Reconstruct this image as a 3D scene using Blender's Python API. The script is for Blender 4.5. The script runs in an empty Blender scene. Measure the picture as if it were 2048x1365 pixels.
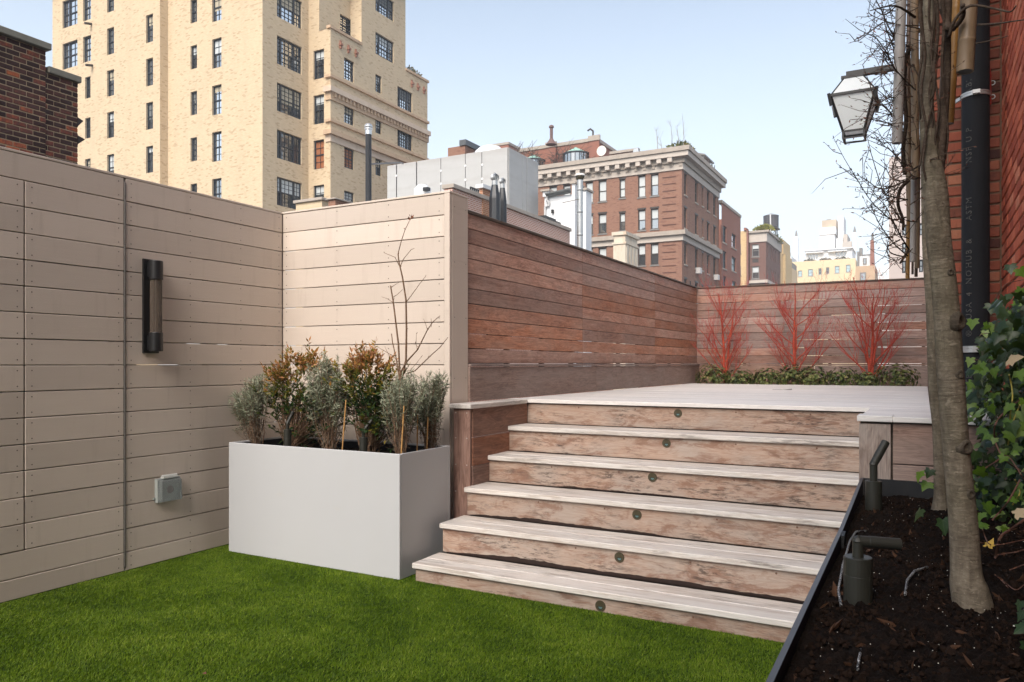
import bpy, math, random
import numpy as np
from mathutils import Vector, Matrix, Euler

# ------------------------------------------------------------------ camera, sky, sun
scene = bpy.context.scene
FPX, HX, HY, CAMZ = 1516.0, 1024.0, 728.0, 1.3        # calibration of the 2048 px wide photograph
ANG = math.atan(826.0 / FPX)
SA, CA = math.sin(ANG), math.cos(ANG)

cam_data = bpy.data.cameras.new('camera')
cam = bpy.data.objects.new('camera', cam_data)
scene.collection.objects.link(cam)
cam.location = (0, 0, CAMZ)
cam.rotation_euler = (math.radians(90), 0, ANG)
cam_data.sensor_width = 36.0
cam_data.lens = FPX / 2048 * 36
cam_data.shift_y = 45.5 / 2048
cam_data.clip_start = 0.05
cam_data.clip_end = 6000
scene.camera = cam

SUN_EL, SUN_AZ = math.radians(42), math.radians(174)   # azimuth clockwise from +Y; the light comes from behind the camera
world = bpy.data.worlds.new('World')
scene.world = world
world.use_nodes = True
wt = world.node_tree
wt.nodes.clear()
w_out = wt.nodes.new('ShaderNodeOutputWorld')
w_bg = wt.nodes.new('ShaderNodeBackground')
w_sky = wt.nodes.new('ShaderNodeTexSky')
w_sky.sky_type = 'NISHITA'
w_sky.sun_disc = False
w_sky.sun_elevation = SUN_EL
w_sky.sun_rotation = SUN_AZ
w_sky.altitude = 0
w_sky.air_density = 1.0
w_sky.dust_density = 4.0
w_sky.ozone_density = 1.0
# thin bright overcast: the clear sky veiled evenly by white cloud, denser towards the horizon all round
w_tc = wt.nodes.new('ShaderNodeTexCoord')
w_sep = wt.nodes.new('ShaderNodeSeparateXYZ')
w_map = wt.nodes.new('ShaderNodeMapRange')
w_map.inputs['From Min'].default_value = 0.0
w_map.inputs['From Max'].default_value = 0.6
w_map.inputs['To Min'].default_value = 0.88
w_map.inputs['To Max'].default_value = 0.06
w_mix = wt.nodes.new('ShaderNodeMix')
w_mix.data_type = 'RGBA'
w_mix.inputs[7].default_value = (6.5, 7.25, 7.8, 1)
w_bg.inputs['Strength'].default_value = 0.088
L_ = wt.links.new
L_(w_tc.outputs['Generated'], w_sep.inputs[0])
L_(w_sep.outputs['Z'], w_map.inputs['Value'])
L_(w_map.outputs[0], w_mix.inputs[0])
L_(w_sky.outputs[0], w_mix.inputs[6])
L_(w_mix.outputs[2], w_bg.inputs['Color'])
L_(w_bg.outputs[0], w_out.inputs['Surface'])

sun_data = bpy.data.lights.new('sun', 'SUN')
sun_data.energy = 1.45
sun_data.angle = math.radians(36)
sun_data.color = (1.0, 0.955, 0.9)
sun = bpy.data.objects.new('sun', sun_data)
scene.collection.objects.link(sun)
sdir = Vector((math.sin(SUN_AZ) * math.cos(SUN_EL), math.cos(SUN_AZ) * math.cos(SUN_EL), math.sin(SUN_EL)))
sun.rotation_euler = sdir.to_track_quat('Z', 'Y').to_euler()
sun.location = (0, 0, 60)

scene.view_settings.view_transform = 'Standard'
scene.view_settings.look = 'None'
scene.view_settings.gamma = 1.0
scene.view_settings.use_curve_mapping = False
scene.view_settings.exposure = 1.25
scene.render.engine = 'CYCLES'
scene.cycles.use_denoising = True
scene.cycles.max_bounces = 6
scene.cycles.transparent_max_bounces = 8

# ------------------------------------------------------------------ photograph geometry helpers
def _r(px):
    k = (px - HX) / FPX
    return -SA + CA * k, CA + SA * k
def on_x(px, X):                       # Y and depth where the column px meets the plane X = const
    rx, ry = _r(px); d = X / rx
    return ry * d, d
def on_y(px, Y):                       # X and depth where the column px meets the plane Y = const
    rx, ry = _r(px); d = Y / ry
    return rx * d, d
def zat(py, d):
    return CAMZ + (HY - py) * d / FPX
def at(px, py, d):
    rx, ry = _r(px)
    return Vector((rx * d, ry * d, zat(py, d)))
def on_z(px, py, z):
    d = (CAMZ - z) * FPX / (py - HY)
    return at(px, py, d)

# ------------------------------------------------------------------ object helpers
COL = scene.collection
ORG = {}
def tag(o, label=None, category=None, group=None, kind=None):
    if label: o['label'] = label
    if category: o['category'] = category
    if group: o['group'] = group
    if kind: o['kind'] = kind
    return o
def thing(name, loc, label=None, category=None, group=None, kind=None):
    o = bpy.data.objects.new(name, None)
    o.empty_display_size = 0.1
    COL.objects.link(o)
    o.location = loc
    ORG[o] = Vector(loc)
    return tag(o, label, category, group, kind)
def link(name, me, mat, parent=None, origin=(0, 0, 0), rot=None):
    o = bpy.data.objects.new(name, me)
    if mat is not None and not me.materials:
        me.materials.append(mat)
    COL.objects.link(o)
    og = Vector(origin)
    ORG[o] = og
    if parent is not None:
        o.parent = parent
        o.location = og - ORG[parent]
    else:
        o.location = og
    if rot is not None:
        o.rotation_euler = rot
    return o

class MB:
    """collects faces in world coordinates; build() links them as one mesh object"""
    def __init__(s):
        s.v = []; s.f = []; s.tint = None
    def add(s, vs, fs):
        n = len(s.v)
        s.v.extend(tuple(p) for p in vs)
        s.f.extend(tuple(i + n for i in f) for f in fs)
        return s
    def box(s, x0, x1, y0, y1, z0, z1):
        return s.add([(x0, y0, z0), (x1, y0, z0), (x1, y1, z0), (x0, y1, z0), (x0, y0, z1), (x1, y0, z1), (x1, y1, z1), (x0, y1, z1)],
                     [(0, 3, 2, 1), (4, 5, 6, 7), (0, 1, 5, 4), (1, 2, 6, 5), (2, 3, 7, 6), (3, 0, 4, 7)])
    def hexa(s, b, t):                 # bottom quad, top quad
        return s.add(list(b) + list(t), [(3, 2, 1, 0), (4, 5, 6, 7), (0, 1, 5, 4), (1, 2, 6, 5), (2, 3, 7, 6), (3, 0, 4, 7)])
    def quad(s, a, b, c, d):
        return s.add([a, b, c, d], [(0, 1, 2, 3)])
    def bar(s, a, b, w, h=None):       # square bar from a to b
        a = Vector(a); b = Vector(b); h = h or w
        t = (b - a).normalized()
        up = Vector((0, 0, 1)) if abs(t.z) < 0.95 else Vector((0, 1, 0))
        u = t.cross(up).normalized(); v = u.cross(t)
        q = [(-w / 2, -h / 2), (w / 2, -h / 2), (w / 2, h / 2), (-w / 2, h / 2)]
        return s.hexa([a + u * i + v * j for i, j in q], [b + u * i + v * j for i, j in q])
    def tube(s, pts, rad, n=6, cap=True):
        pts = [Vector(p) for p in pts]
        if not hasattr(rad, '__len__'): rad = [rad] * len(pts)
        base = len(s.v)
        ref = None
        for i, p in enumerate(pts):
            t = (pts[min(i + 1, len(pts) - 1)] - pts[max(i - 1, 0)])
            t = t.normalized() if t.length > 1e-9 else Vector((0, 0, 1))
            if ref is None:
                ref = Vector((1, 0, 0)) if abs(t.x) < 0.8 else Vector((0, 1, 0))
            u = (ref - t * ref.dot(t)).normalized(); ref = u
            w = t.cross(u)
            for k in range(n):
                a = 2 * math.pi * k / n
                q = p + (u * math.cos(a) + w * math.sin(a)) * rad[i]
                s.v.append((q.x, q.y, q.z))
        for i in range(len(pts) - 1):
            for k in range(n):
                a = base + i * n + k; b = base + i * n + (k + 1) % n
                s.f.append((a, b, b + n, a + n))
        if cap:
            s.f.append(tuple(base + k for k in range(n))[::-1])
            m = base + (len(pts) - 1) * n
            s.f.append(tuple(m + k for k in range(n)))
        return s
    def lathe(s, c, prof, n=20, axis='z'):   # prof: (radius, height)
        c = Vector(c); base = len(s.v)
        for r, h in prof:
            for k in range(n):
                a = 2 * math.pi * k / n
                x, y = r * math.cos(a), r * math.sin(a)
                q = {'z': (x, y, h), 'y': (x, h, y), 'x': (h, x, y)}[axis]
                s.v.append((c.x + q[0], c.y + q[1], c.z + q[2]))
        for i in range(len(prof) - 1):
            for k in range(n):
                a = base + i * n + k; b = base + i * n + (k + 1) % n
                s.f.append((a, b, b + n, a + n))
        s.f.append(tuple(base + k for k in range(n)))
        m = base + (len(prof) - 1) * n
        s.f.append(tuple(m + k for k in range(n)))
        return s
    def build(s, name, mat, parent=None, origin=None, smooth=False, tint=None):
        if origin is None:
            a = np.array(s.v)
            lo, hi = a.min(0), a.max(0)
            origin = ((lo[0] + hi[0]) / 2, (lo[1] + hi[1]) / 2, lo[2])
        og = Vector(origin)
        me = bpy.data.meshes.new(name)
        me.from_pydata([(p[0] - og.x, p[1] - og.y, p[2] - og.z) for p in s.v], [], s.f)
        if smooth:
            me.polygons.foreach_set('use_smooth', [True] * len(me.polygons))
        if tint is not None:
            at_ = me.attributes.new('tint', 'FLOAT', 'FACE')
            at_.data.foreach_set('value', tint)
        me.update()
        return link(name, me, mat, parent, og)

_bm = {}
def board_mesh(L, H, T, bev=0.003):
    key = (round(L, 4), round(H, 4), round(T, 4), bev)
    if key in _bm: return _bm[key].copy()
    x, z, y = L / 2, H / 2, T / 2
    vs, idx = [], {}
    for sx in (-1, 1):
        for sy in (-1, 1):
            for sz in (-1, 1):
                for ax in range(3):
                    c = [sx * x, sy * y, sz * z]
                    for k in range(3):
                        if k != ax: c[k] -= (sx, sy, sz)[k] * bev
                    idx[(sx, sy, sz, ax)] = len(vs); vs.append(tuple(c))
    fs = []
    for ax in range(3):
        o = [k for k in range(3) if k != ax]
        for s in (-1, 1):
            f = []
            for a, b in ((-1, -1), (1, -1), (1, 1), (-1, 1)):
                c = [0, 0, 0]; c[ax] = s; c[o[0]] = a; c[o[1]] = b
                f.append(idx[(c[0], c[1], c[2], ax)])
            fs.append(f)
        for a in (-1, 1):
            for b in (-1, 1):
                f = []
                for s, w in ((-1, o[0]), (1, o[0]), (1, o[1]), (-1, o[1])):
                    c = [0, 0, 0]; c[ax] = s; c[o[0]] = a; c[o[1]] = b
                    f.append(idx[(c[0], c[1], c[2], w)])
                fs.append(f)
    for sx in (-1, 1):
        for sy in (-1, 1):
            for sz in (-1, 1):
                fs.append([idx[(sx, sy, sz, k)] for k in range(3)])
    me = bpy.data.meshes.new('board')
    me.from_pydata(vs, [], fs)
    me.update()
    import bmesh
    b = bmesh.new(); b.from_mesh(me); bmesh.ops.recalc_face_normals(b, faces=b.faces); b.to_mesh(me); b.free()
    _bm[key] = me
    return me.copy()
HP = math.pi / 2
ROT = {'x': (0, 0, 0), 'y': (0, 0, HP), 'z': (0, HP, 0), 'zx': (0, HP, HP), 'xf': (HP, 0, 0), 'yf': (HP, 0, HP)}
def board(name, mat, parent, c, L, H, T, axis='x', bev=0.003):
    """L along the grain, H wide, T thick; axis x, y, z: grain direction, f: lying flat, zx: upright and facing X"""
    return link(name, board_mesh(L, H, T, bev), mat, parent, c, ROT[axis])

# ------------------------------------------------------------------ materials
class NT:
    def __init__(s, name):
        s.m = bpy.data.materials.new(name)
        s.m.use_nodes = True
        s.t = s.m.node_tree
        s.b = s.t.nodes['Principled BSDF']
    def n(s, typ, props=None, **inp):
        nd = s.t.nodes.new('ShaderNode' + typ)
        for k, v in (props or {}).items(): setattr(nd, k, v)
        for k, v in inp.items():
            key = int(k[1:]) if k[0] == '_' and k[1:].isdigit() else k.replace('_', ' ')
            s.put(nd.inputs[key], v)
        return nd
    def put(s, sock, v):
        if isinstance(v, bpy.types.NodeSocket): s.t.links.new(v, sock)
        elif isinstance(v, bpy.types.Node): s.t.links.new(v.outputs[0], sock)
        else:
            if sock.type == 'RGBA' and len(v) == 3: v = (*v, 1)
            sock.default_value = v
    def math(s, op, a, b=0.0):
        nd = s.t.nodes.new('ShaderNodeMath'); nd.operation = op
        s.put(nd.inputs[0], a); s.put(nd.inputs[1], b)
        return nd.outputs[0]
    def mix(s, f, a, b, mode='MIX'):
        nd = s.t.nodes.new('ShaderNodeMix'); nd.data_type = 'RGBA'; nd.blend_type = mode
        s.put(nd.inputs[0], f); s.put(nd.inputs[6], a); s.put(nd.inputs[7], b)
        return nd.outputs[2]
    def ramp(s, f, stops):
        nd = s.t.nodes.new('ShaderNodeValToRGB')
        e = nd.color_ramp.elements
        while len(e) < len(stops): e.new(0.5)
        for i, (p, c) in enumerate(stops):
            e[i].position = p
            e[i].color = (*c, 1) if hasattr(c, '__len__') else (c, c, c, 1)
        s.put(nd.inputs[0], f)
        return nd.outputs[0]
    def noise(s, vec, scale, detail=4, rough=0.55, dist=0.0, w=None):
        nd = s.n('TexNoise', {'noise_dimensions': '4D' if w is not None else '3D'}, Vector=vec, Scale=scale, Detail=detail, Roughness=rough, Distortion=dist)
        if w is not None: s.put(nd.inputs['W'], w)
        return nd.outputs[0]
    def obj(s): return s.n('TexCoord').outputs['Object']
    def rnd(s): return s.n('ObjectInfo').outputs['Random']
    def scale(s, vec, sc): return s.n('VectorMath', {'operation': 'MULTIPLY'}, _0=vec, _1=sc).outputs[0]
    def bump(s, h, strength=0.3, dist=0.01):
        nd = s.n('Bump', None, Height=h, Strength=strength, Distance=dist)
        s.t.links.new(nd.outputs[0], s.b.inputs['Normal'])
    def out(s, col, rough=0.7, spec=0.3, metal=0.0):
        s.put(s.b.inputs['Base Color'], col); s.put(s.b.inputs['Roughness'], rough)
        s.b.inputs['Specular IOR Level'].default_value = spec
        s.put(s.b.inputs['Metallic'], metal)
        return s.m

def wood(name, dark, mid, light, stain=(0.06, 0.045, 0.04), stain_amt=0.5, var=0.3, figure=1.0, rough=0.62, grey=None, grey_amt=0.0, streak=0.35, sat=0.5, st_lo=0.56):
    """boards with the grain along local X: cathedral figure, fine pores, blotches of weathering, each board its own tone"""
    m = NT(name); co = m.obj(); w = m.math('MULTIPLY', m.rnd(), 71.0)
    fig = m.noise(m.scale(co, (1.1, 7.0, 7.0)), 1.5, 4, 0.5, 1.6 * figure, w)
    rings = m.math('FRACT', m.math('MULTIPLY', fig, 9.0))
    rings = m.math('ABSOLUTE', m.math('SUBTRACT', rings, 0.5))
    fine = m.noise(m.scale(co, (5.0, 150.0, 150.0)), 1.0, 3, 0.6, 0.3, w)
    blot = m.noise(m.scale(co, (1.6, 4.5, 4.5)), 1.3, 4, 0.6, 0.4, w)
    t = m.math('ADD', m.math('MULTIPLY', fig, 0.55), m.math('MULTIPLY', rings, 0.42))
    t = m.math('ADD', t, m.math('MULTIPLY', m.math('SUBTRACT', fine, 0.5), 0.55))
    c = m.ramp(t, [(0.18, dark), (0.46, mid), (0.78, light)])
    if grey is not None:
        g = m.math('MULTIPLY', m.ramp(blot, [(0.38, 0.0), (0.62, 1.0)]), grey_amt)
        c = m.mix(g, c, m.mix(fine, tuple(x * 0.7 for x in grey), tuple(x * 1.15 for x in grey)))
    st = m.noise(m.scale(co, (4.2, 8.0, 8.0)), 2.2, 7, 0.72, 0.8, m.math('ADD', w, 9.0))
    c = m.mix(m.math('MULTIPLY', m.ramp(st, [(st_lo, 0.0), (st_lo + 0.15, 1.0)]), stain_amt), c, stain)
    pale = m.noise(m.scale(co, (8.0, 60.0, 60.0)), 1.0, 4, 0.6, 0.5, m.math('ADD', w, 3.0))
    c = m.mix(m.math('MULTIPLY', m.ramp(pale, [(0.5, 0.0), (0.75, 1.0)]), streak), c, tuple(min(1, x * 1.25 + 0.02) for x in light))
    vv = m.n('MapRange', None, Value=m.rnd(), To_Min=1 - var, To_Max=1 + var).outputs[0]
    r2 = m.math('FRACT', m.math('MULTIPLY', m.rnd(), 17.31))
    hsv = m.n('HueSaturation', None, Color=c, Value=vv, Saturation=m.math('ADD', m.math('MULTIPLY', r2, sat), 1.0 - sat * 0.55))
    m.bump(m.math('ADD', m.math('MULTIPLY', fine, 0.6), m.math('MULTIPLY', rings, 0.25)), 0.35, 0.003)
    return m.out(hsv.outputs[0], rough, 0.25)

def plain(name, col, rough=0.6, spec=0.3, metal=0.0, vary=0.12, sc=6.0, bump=0.0, dirt=None, dirt_amt=0.3):
    m = NT(name); co = m.obj()
    a = m.noise(co, sc, 5, 0.6)
    c = m.mix(a, tuple(x * (1 - vary) for x in col), tuple(min(1, x * (1 + vary)) for x in col))
    if dirt is not None:
        d = m.noise(m.scale(co, (2.2, 2.2, 0.5)), sc * 0.5, 5, 0.65)
        c = m.mix(m.math('MULTIPLY', m.ramp(d, [(0.48, 0.0), (0.75, 1.0)]), dirt_amt), c, dirt)
    if bump: m.bump(m.noise(co, sc * 9, 4, 0.6), bump, 0.01)
    return m.out(c, rough, spec, metal)

def brick_wall_mat(name, c1, c2, mortar, bw=0.215, bh=0.075, speck=None, speck_amt=0.1, dirt=None, dirt_amt=0.3, offset=True, joint=0.012):
    """far brickwork: courses on any upright axis-aligned wall"""
    m = NT(name); co = m.obj()
    sp = m.n('SeparateXYZ', None, Vector=co)
    u = m.math('ADD', sp.outputs[0], sp.outputs[1])
    uv = m.n('CombineXYZ', None, X=u, Y=sp.outputs[2]).outputs[0]
    br = m.n('TexBrick', {'offset': 0.5}, Vector=uv, Color1=c1, Color2=c2, Mortar=mortar, Scale=1.0, Mortar_Size=joint, Mortar_Smooth=0.2, Bias=0.0, Brick_Width=bw, Row_Height=bh)
    c = br.outputs[0]
    if speck is not None:
        row = m.math('FLOOR', m.math('DIVIDE', sp.outputs[2], bh * 1.15))
        half = m.math('MULTIPLY', m.math('MODULO', row, 2.0), 0.5)
        cell = m.math('FLOOR', m.math('ADD', m.math('DIVIDE', u, bw * 1.1), half))
        wn = m.n('TexWhiteNoise', {'noise_dimensions': '2D'}, Vector=m.n('CombineXYZ', None, X=cell, Y=row).outputs[0]).outputs[0]
        patch = m.noise(co, 0.25, 3, 0.6)
        thr = m.math('ADD', wn, m.math('MULTIPLY', m.math('SUBTRACT', patch, 0.5), 0.35))
        c = m.mix(m.math('MULTIPLY', m.ramp(thr, [(1 - speck_amt - 0.03, 0.0), (1 - speck_amt + 0.03, 1.0)]), 0.55), c, speck)
    lg = m.noise(co, 0.35, 5, 0.6)
    c = m.mix(0.25, c, m.mix(lg, tuple(x * 0.75 for x in c1), tuple(min(1, x * 1.2) for x in c2)))
    if dirt is not None:
        d = m.noise(m.scale(co, (1.0, 1.0, 0.22)), 0.9, 5, 0.65)
        c = m.mix(m.math('MULTIPLY', m.ramp(d, [(0.5, 0.0), (0.78, 1.0)]), dirt_amt), c, dirt)
    m.bump(br.outputs[1], 0.25, -0.01)
    return m.out(c, 0.85, 0.2)

def leafmat(name, stops, rough=0.5, trans=0.25, spec=0.35):
    m = NT(name)
    a = m.n('Attribute', {'attribute_name': 'tint'}).outputs['Fac']
    c = m.ramp(a, stops)
    m.out(c, rough, spec)
    tr = m.n('BsdfTranslucent', None, Color=c)
    mx = m.n('MixShader', None, _0=trans, _1=m.b.outputs[0], _2=tr.outputs[0])
    m.t.links.new(mx.outputs[0], m.t.nodes['Material Output'].inputs[0])
    return m.m

def glassmat(name, base, refl, rough=0.03):
    m = NT(name); co = m.obj()
    nz = m.noise(co, 1.2, 2, 0.5)
    m.out(m.mix(nz, tuple(x * 0.6 for x in base), tuple(x * 1.4 for x in base)), 0.4, 0.4)
    m.bump(m.noise(co, 0.7, 1, 0.5), 0.06, 0.08)
    g = m.n('BsdfGlossy', None, Color=(0.92, 0.96, 1.0), Roughness=rough)
    m.t.links.new(m.t.nodes['Bump'].outputs[0], g.inputs['Normal'])
    mx = m.n('MixShader', None, _0=refl, _1=m.b.outputs[0], _2=g.outputs[0])
    m.t.links.new(mx.outputs[0], m.t.nodes['Material Output'].inputs[0])
    return m.m

def tan_mat():
    m = NT('tan_board_paint'); co = m.obj(); w = m.math('MULTIPLY', m.rnd(), 50.0)
    g = m.noise(m.scale(co, (3.0, 90.0, 90.0)), 1.0, 3, 0.6, 0.2, w)
    b = m.noise(m.scale(co, (1.0, 3.0, 3.0)), 1.2, 4, 0.6, 0.0, w)
    c = m.mix(m.math('ADD', m.math('MULTIPLY', g, 0.35), m.math('MULTIPLY', b, 0.65)), (0.54, 0.455, 0.385), (0.65, 0.565, 0.49))
    st = m.noise(m.scale(co, (9.0, 1.0, 0.9)), 1.4, 4, 0.6, 0.3, m.math('ADD', w, 5.0))
    c = m.mix(m.math('MULTIPLY', m.ramp(st, [(0.56, 0.0), (0.78, 1.0)]), 0.42), c, (0.38, 0.305, 0.25))
    vv = m.n('MapRange', None, Value=m.rnd(), To_Min=0.9, To_Max=1.09).outputs[0]
    c = m.n('HueSaturation', None, Color=c, Value=vv).outputs[0]
    m.bump(g, 0.25, 0.002)
    return m.out(c, 0.6, 0.25)

M = {}
M['tan'] = tan_mat()
M['screw'] = plain('dark_screw', (0.09, 0.07, 0.055), 0.5, 0.4)
M['screw_light'] = plain('steel_screw', (0.45, 0.42, 0.4), 0.4, 0.5, 0.4)
M['steel'] = plain('galvanised_steel', (0.42, 0.43, 0.43), 0.42, 0.5, 0.7, 0.15, 14)
M['hinge'] = plain('piano_hinge_steel', (0.17, 0.16, 0.15), 0.45, 0.4, 0.5, 0.2, 30)
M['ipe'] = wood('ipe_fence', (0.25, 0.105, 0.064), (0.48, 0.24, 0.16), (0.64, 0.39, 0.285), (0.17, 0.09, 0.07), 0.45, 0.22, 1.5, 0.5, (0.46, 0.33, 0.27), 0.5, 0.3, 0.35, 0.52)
M['ipe_far'] = wood('ipe_fence_end', (0.2, 0.11, 0.085), (0.32, 0.195, 0.155), (0.43, 0.3, 0.25), (0.12, 0.08, 0.07), 0.3, 0.2, 1.0, 0.48, (0.3, 0.24, 0.22), 0.6, 0.25)
M['ipe_cap'] = wood('ipe_cap', (0.05, 0.034, 0.026), (0.1, 0.07, 0.052), (0.16, 0.115, 0.09), (0.03, 0.025, 0.02), 0.5, 0.2, 1.0, 0.6, (0.14, 0.12, 0.1), 0.4, 0.2)
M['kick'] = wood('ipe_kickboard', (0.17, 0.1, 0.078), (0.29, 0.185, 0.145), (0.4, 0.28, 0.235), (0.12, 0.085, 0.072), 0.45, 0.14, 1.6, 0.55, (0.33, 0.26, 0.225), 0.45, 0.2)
M['post'] = wood('ipe_post', (0.13, 0.055, 0.035), (0.26, 0.125, 0.083), (0.36, 0.2, 0.145), (0.05, 0.035, 0.03), 0.3, 0.12, 0.9, 0.5, (0.18, 0.13, 0.11), 0.3, 0.2)
M['post_grey'] = wood('weathered_post', (0.14, 0.085, 0.062), (0.255, 0.175, 0.135), (0.38, 0.29, 0.24), (0.08, 0.06, 0.05), 0.35, 0.12, 1.2, 0.55, (0.31, 0.27, 0.235), 0.6, 0.4)
def worn_step(name, pale, pink, brown, grey, along, k_brown, k_grey, k_dark, dark, rough=.7, spec=.2):
    """weathered step timber: pale ground, rubbed pink-brown patches, grey bleached areas, dark scuffs and drips"""
    m = NT(name); co = m.obj(); r = m.rnd(); w = m.math('MULTIPLY', r, 71.0)
    fig = m.noise(m.scale(co, (along * .8, 9.0, 9.0)), 1.6, 4, .5, 1.8, w)
    rings = m.math('ABSOLUTE', m.math('SUBTRACT', m.math('FRACT', m.math('MULTIPLY', fig, 11.0)), .5))
    fine = m.noise(m.scale(co, (along * 3.0, 160.0, 160.0)), 1.0, 3, .6, .3, w)
    c = m.mix(m.math('ADD', m.math('MULTIPLY', rings, 1.3), m.math('MULTIPLY', m.math('SUBTRACT', fine, .5), 1.0)), pink, pale)
    big = m.noise(m.scale(co, (1.6, 2.5, 2.5)), 1.2, 5, .6, .5, m.math('ADD', w, 4.0))
    c = m.mix(m.math('MULTIPLY', m.ramp(big, [(.42, 0.0), (.58, 1.0)]), k_grey), c, m.mix(fine, tuple(x * .72 for x in grey), tuple(x * 1.2 for x in grey)))
    drip = m.noise(m.scale(co, (along * 2.2, 8.0, 8.0)), 1.6, 7, .7, .7, m.math('ADD', w, 9.0))
    c = m.mix(m.math('MULTIPLY', m.ramp(drip, [(.5, 0.0), (.6, 1.0)]), k_brown), c, brown)
    scuf = m.noise(m.scale(co, (along * 4.0, 24.0, 24.0)), 1.7, 8, .76, .4, m.math('ADD', w, 17.0))
    msk = m.noise(m.scale(co, (1.3, 2.0, 2.0)), 1.4, 3, .55, 0, m.math('ADD', w, 29.0))
    sc = m.math('MULTIPLY', m.ramp(scuf, [(.5, 0.0), (.6, 1.0)]), m.ramp(msk, [(.42, 0.0), (.6, 1.0)]))
    c = m.mix(m.math('MULTIPLY', sc, k_dark), c, dark)
    vv = m.n('MapRange', None, Value=r, To_Min=.9, To_Max=1.08).outputs[0]
    c = m.n('HueSaturation', None, Color=c, Value=vv).outputs[0]
    m.bump(m.math('ADD', m.math('MULTIPLY', fine, .6), m.math('MULTIPLY', rings, .3)), .5, .003)
    return m.out(c, rough, spec)
M['riser'] = worn_step('weathered_riser', (0.45, 0.355, 0.29), (0.32, 0.21, 0.155), (0.19, 0.095, 0.062), (0.36, 0.31, 0.27), 1.2, .7, .65, .9, (0.07, 0.05, 0.042))
M['tread'] = worn_step('weathered_tread', (0.72, 0.69, 0.655), (0.55, 0.49, 0.44), (0.33, 0.26, 0.21), (0.58, 0.56, 0.53), .55, .5, .55, .85, (0.17, 0.145, 0.13), .42, .5)
M['deck'] = wood('silvered_deck', (0.58, 0.54, 0.51), (0.7, 0.67, 0.645), (0.77, 0.75, 0.73), (0.36, 0.3, 0.26), 0.35, 0.07, 1.0, 0.42, (0.62, 0.6, 0.58), 0.6, 0.35)
M['white_panel'] = plain('planter_white', (0.46, 0.468, 0.48), 0.5, 0.35, 0, 0.035, 2.2, 0.0, (0.42, 0.4, 0.36), 0.1)
M['liner'] = plain('black_liner', (0.012, 0.013, 0.018), 0.5, 0.3)
M['black'] = plain('black_metal', (0.012, 0.012, 0.013), 0.42, 0.45, 0, 0.2)
M['bronze'] = plain('bronze_brown_metal', (0.062, 0.05, 0.026), 0.5, 0.5, 0.3, 0.2, 40)
M['spot'] = plain('dark_bronze_spot', (0.023, 0.023, 0.018), 0.45, 0.4, 0.0, 0.15, 20)
M['planter_steel'] = plain('black_planter_steel', (0.011, 0.012, 0.014), 0.5, 0.4, 0.0, 0.3, 12, 0.1, (0.035, 0.03, 0.027), 0.35)
M['rim'] = plain('planter_rim_edge', (0.055, 0.055, 0.062), 0.4, 0.5, 0.2, 0.2, 20)
# ------------------------------------------------------------------ setting: ground far below, terrace slab, lawn
GZ = -19.0
M['street'] = plain('street_asphalt', (0.055, 0.055, 0.058), 0.9, 0.2, 0, 0.2, 0.3)
g = MB().quad((-2500, -2500, GZ), (2500, -2500, GZ), (2500, 2500, GZ), (-2500, 2500, GZ)).build('ground', M['street'], None, (0, 0, GZ))
tag(g, 'grey street level far below the roof terrace', kind='structure')
M['slab'] = plain('concrete_slab', (0.3, 0.29, 0.27), 0.9, 0.2, 0, 0.15, 2, 0.2)
tag(MB().box(-4.62, 3.0, -12.2, 12.2, GZ, -0.03).build('roof_slab', M['slab']), 'concrete roof slab carrying the terrace', kind='structure')
FX, BY = -4.40, 4.335              # faces of the tan fence and the tan partition
M['turf_base'] = plain('turf_backing', (0.022, 0.045, 0.006), 0.95, 0.1, 0, 0.4, 9)
tag(MB().quad((FX - .02, -5.5, 0), (-0.28, -5.5, 0), (-0.28, 4.4, 0), (FX - .02, 4.4, 0)).build('lawn', M['turf_base'], None, (-2, 1, 0)),
    'artificial turf lawn of the lower terrace', kind='structure')

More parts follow.
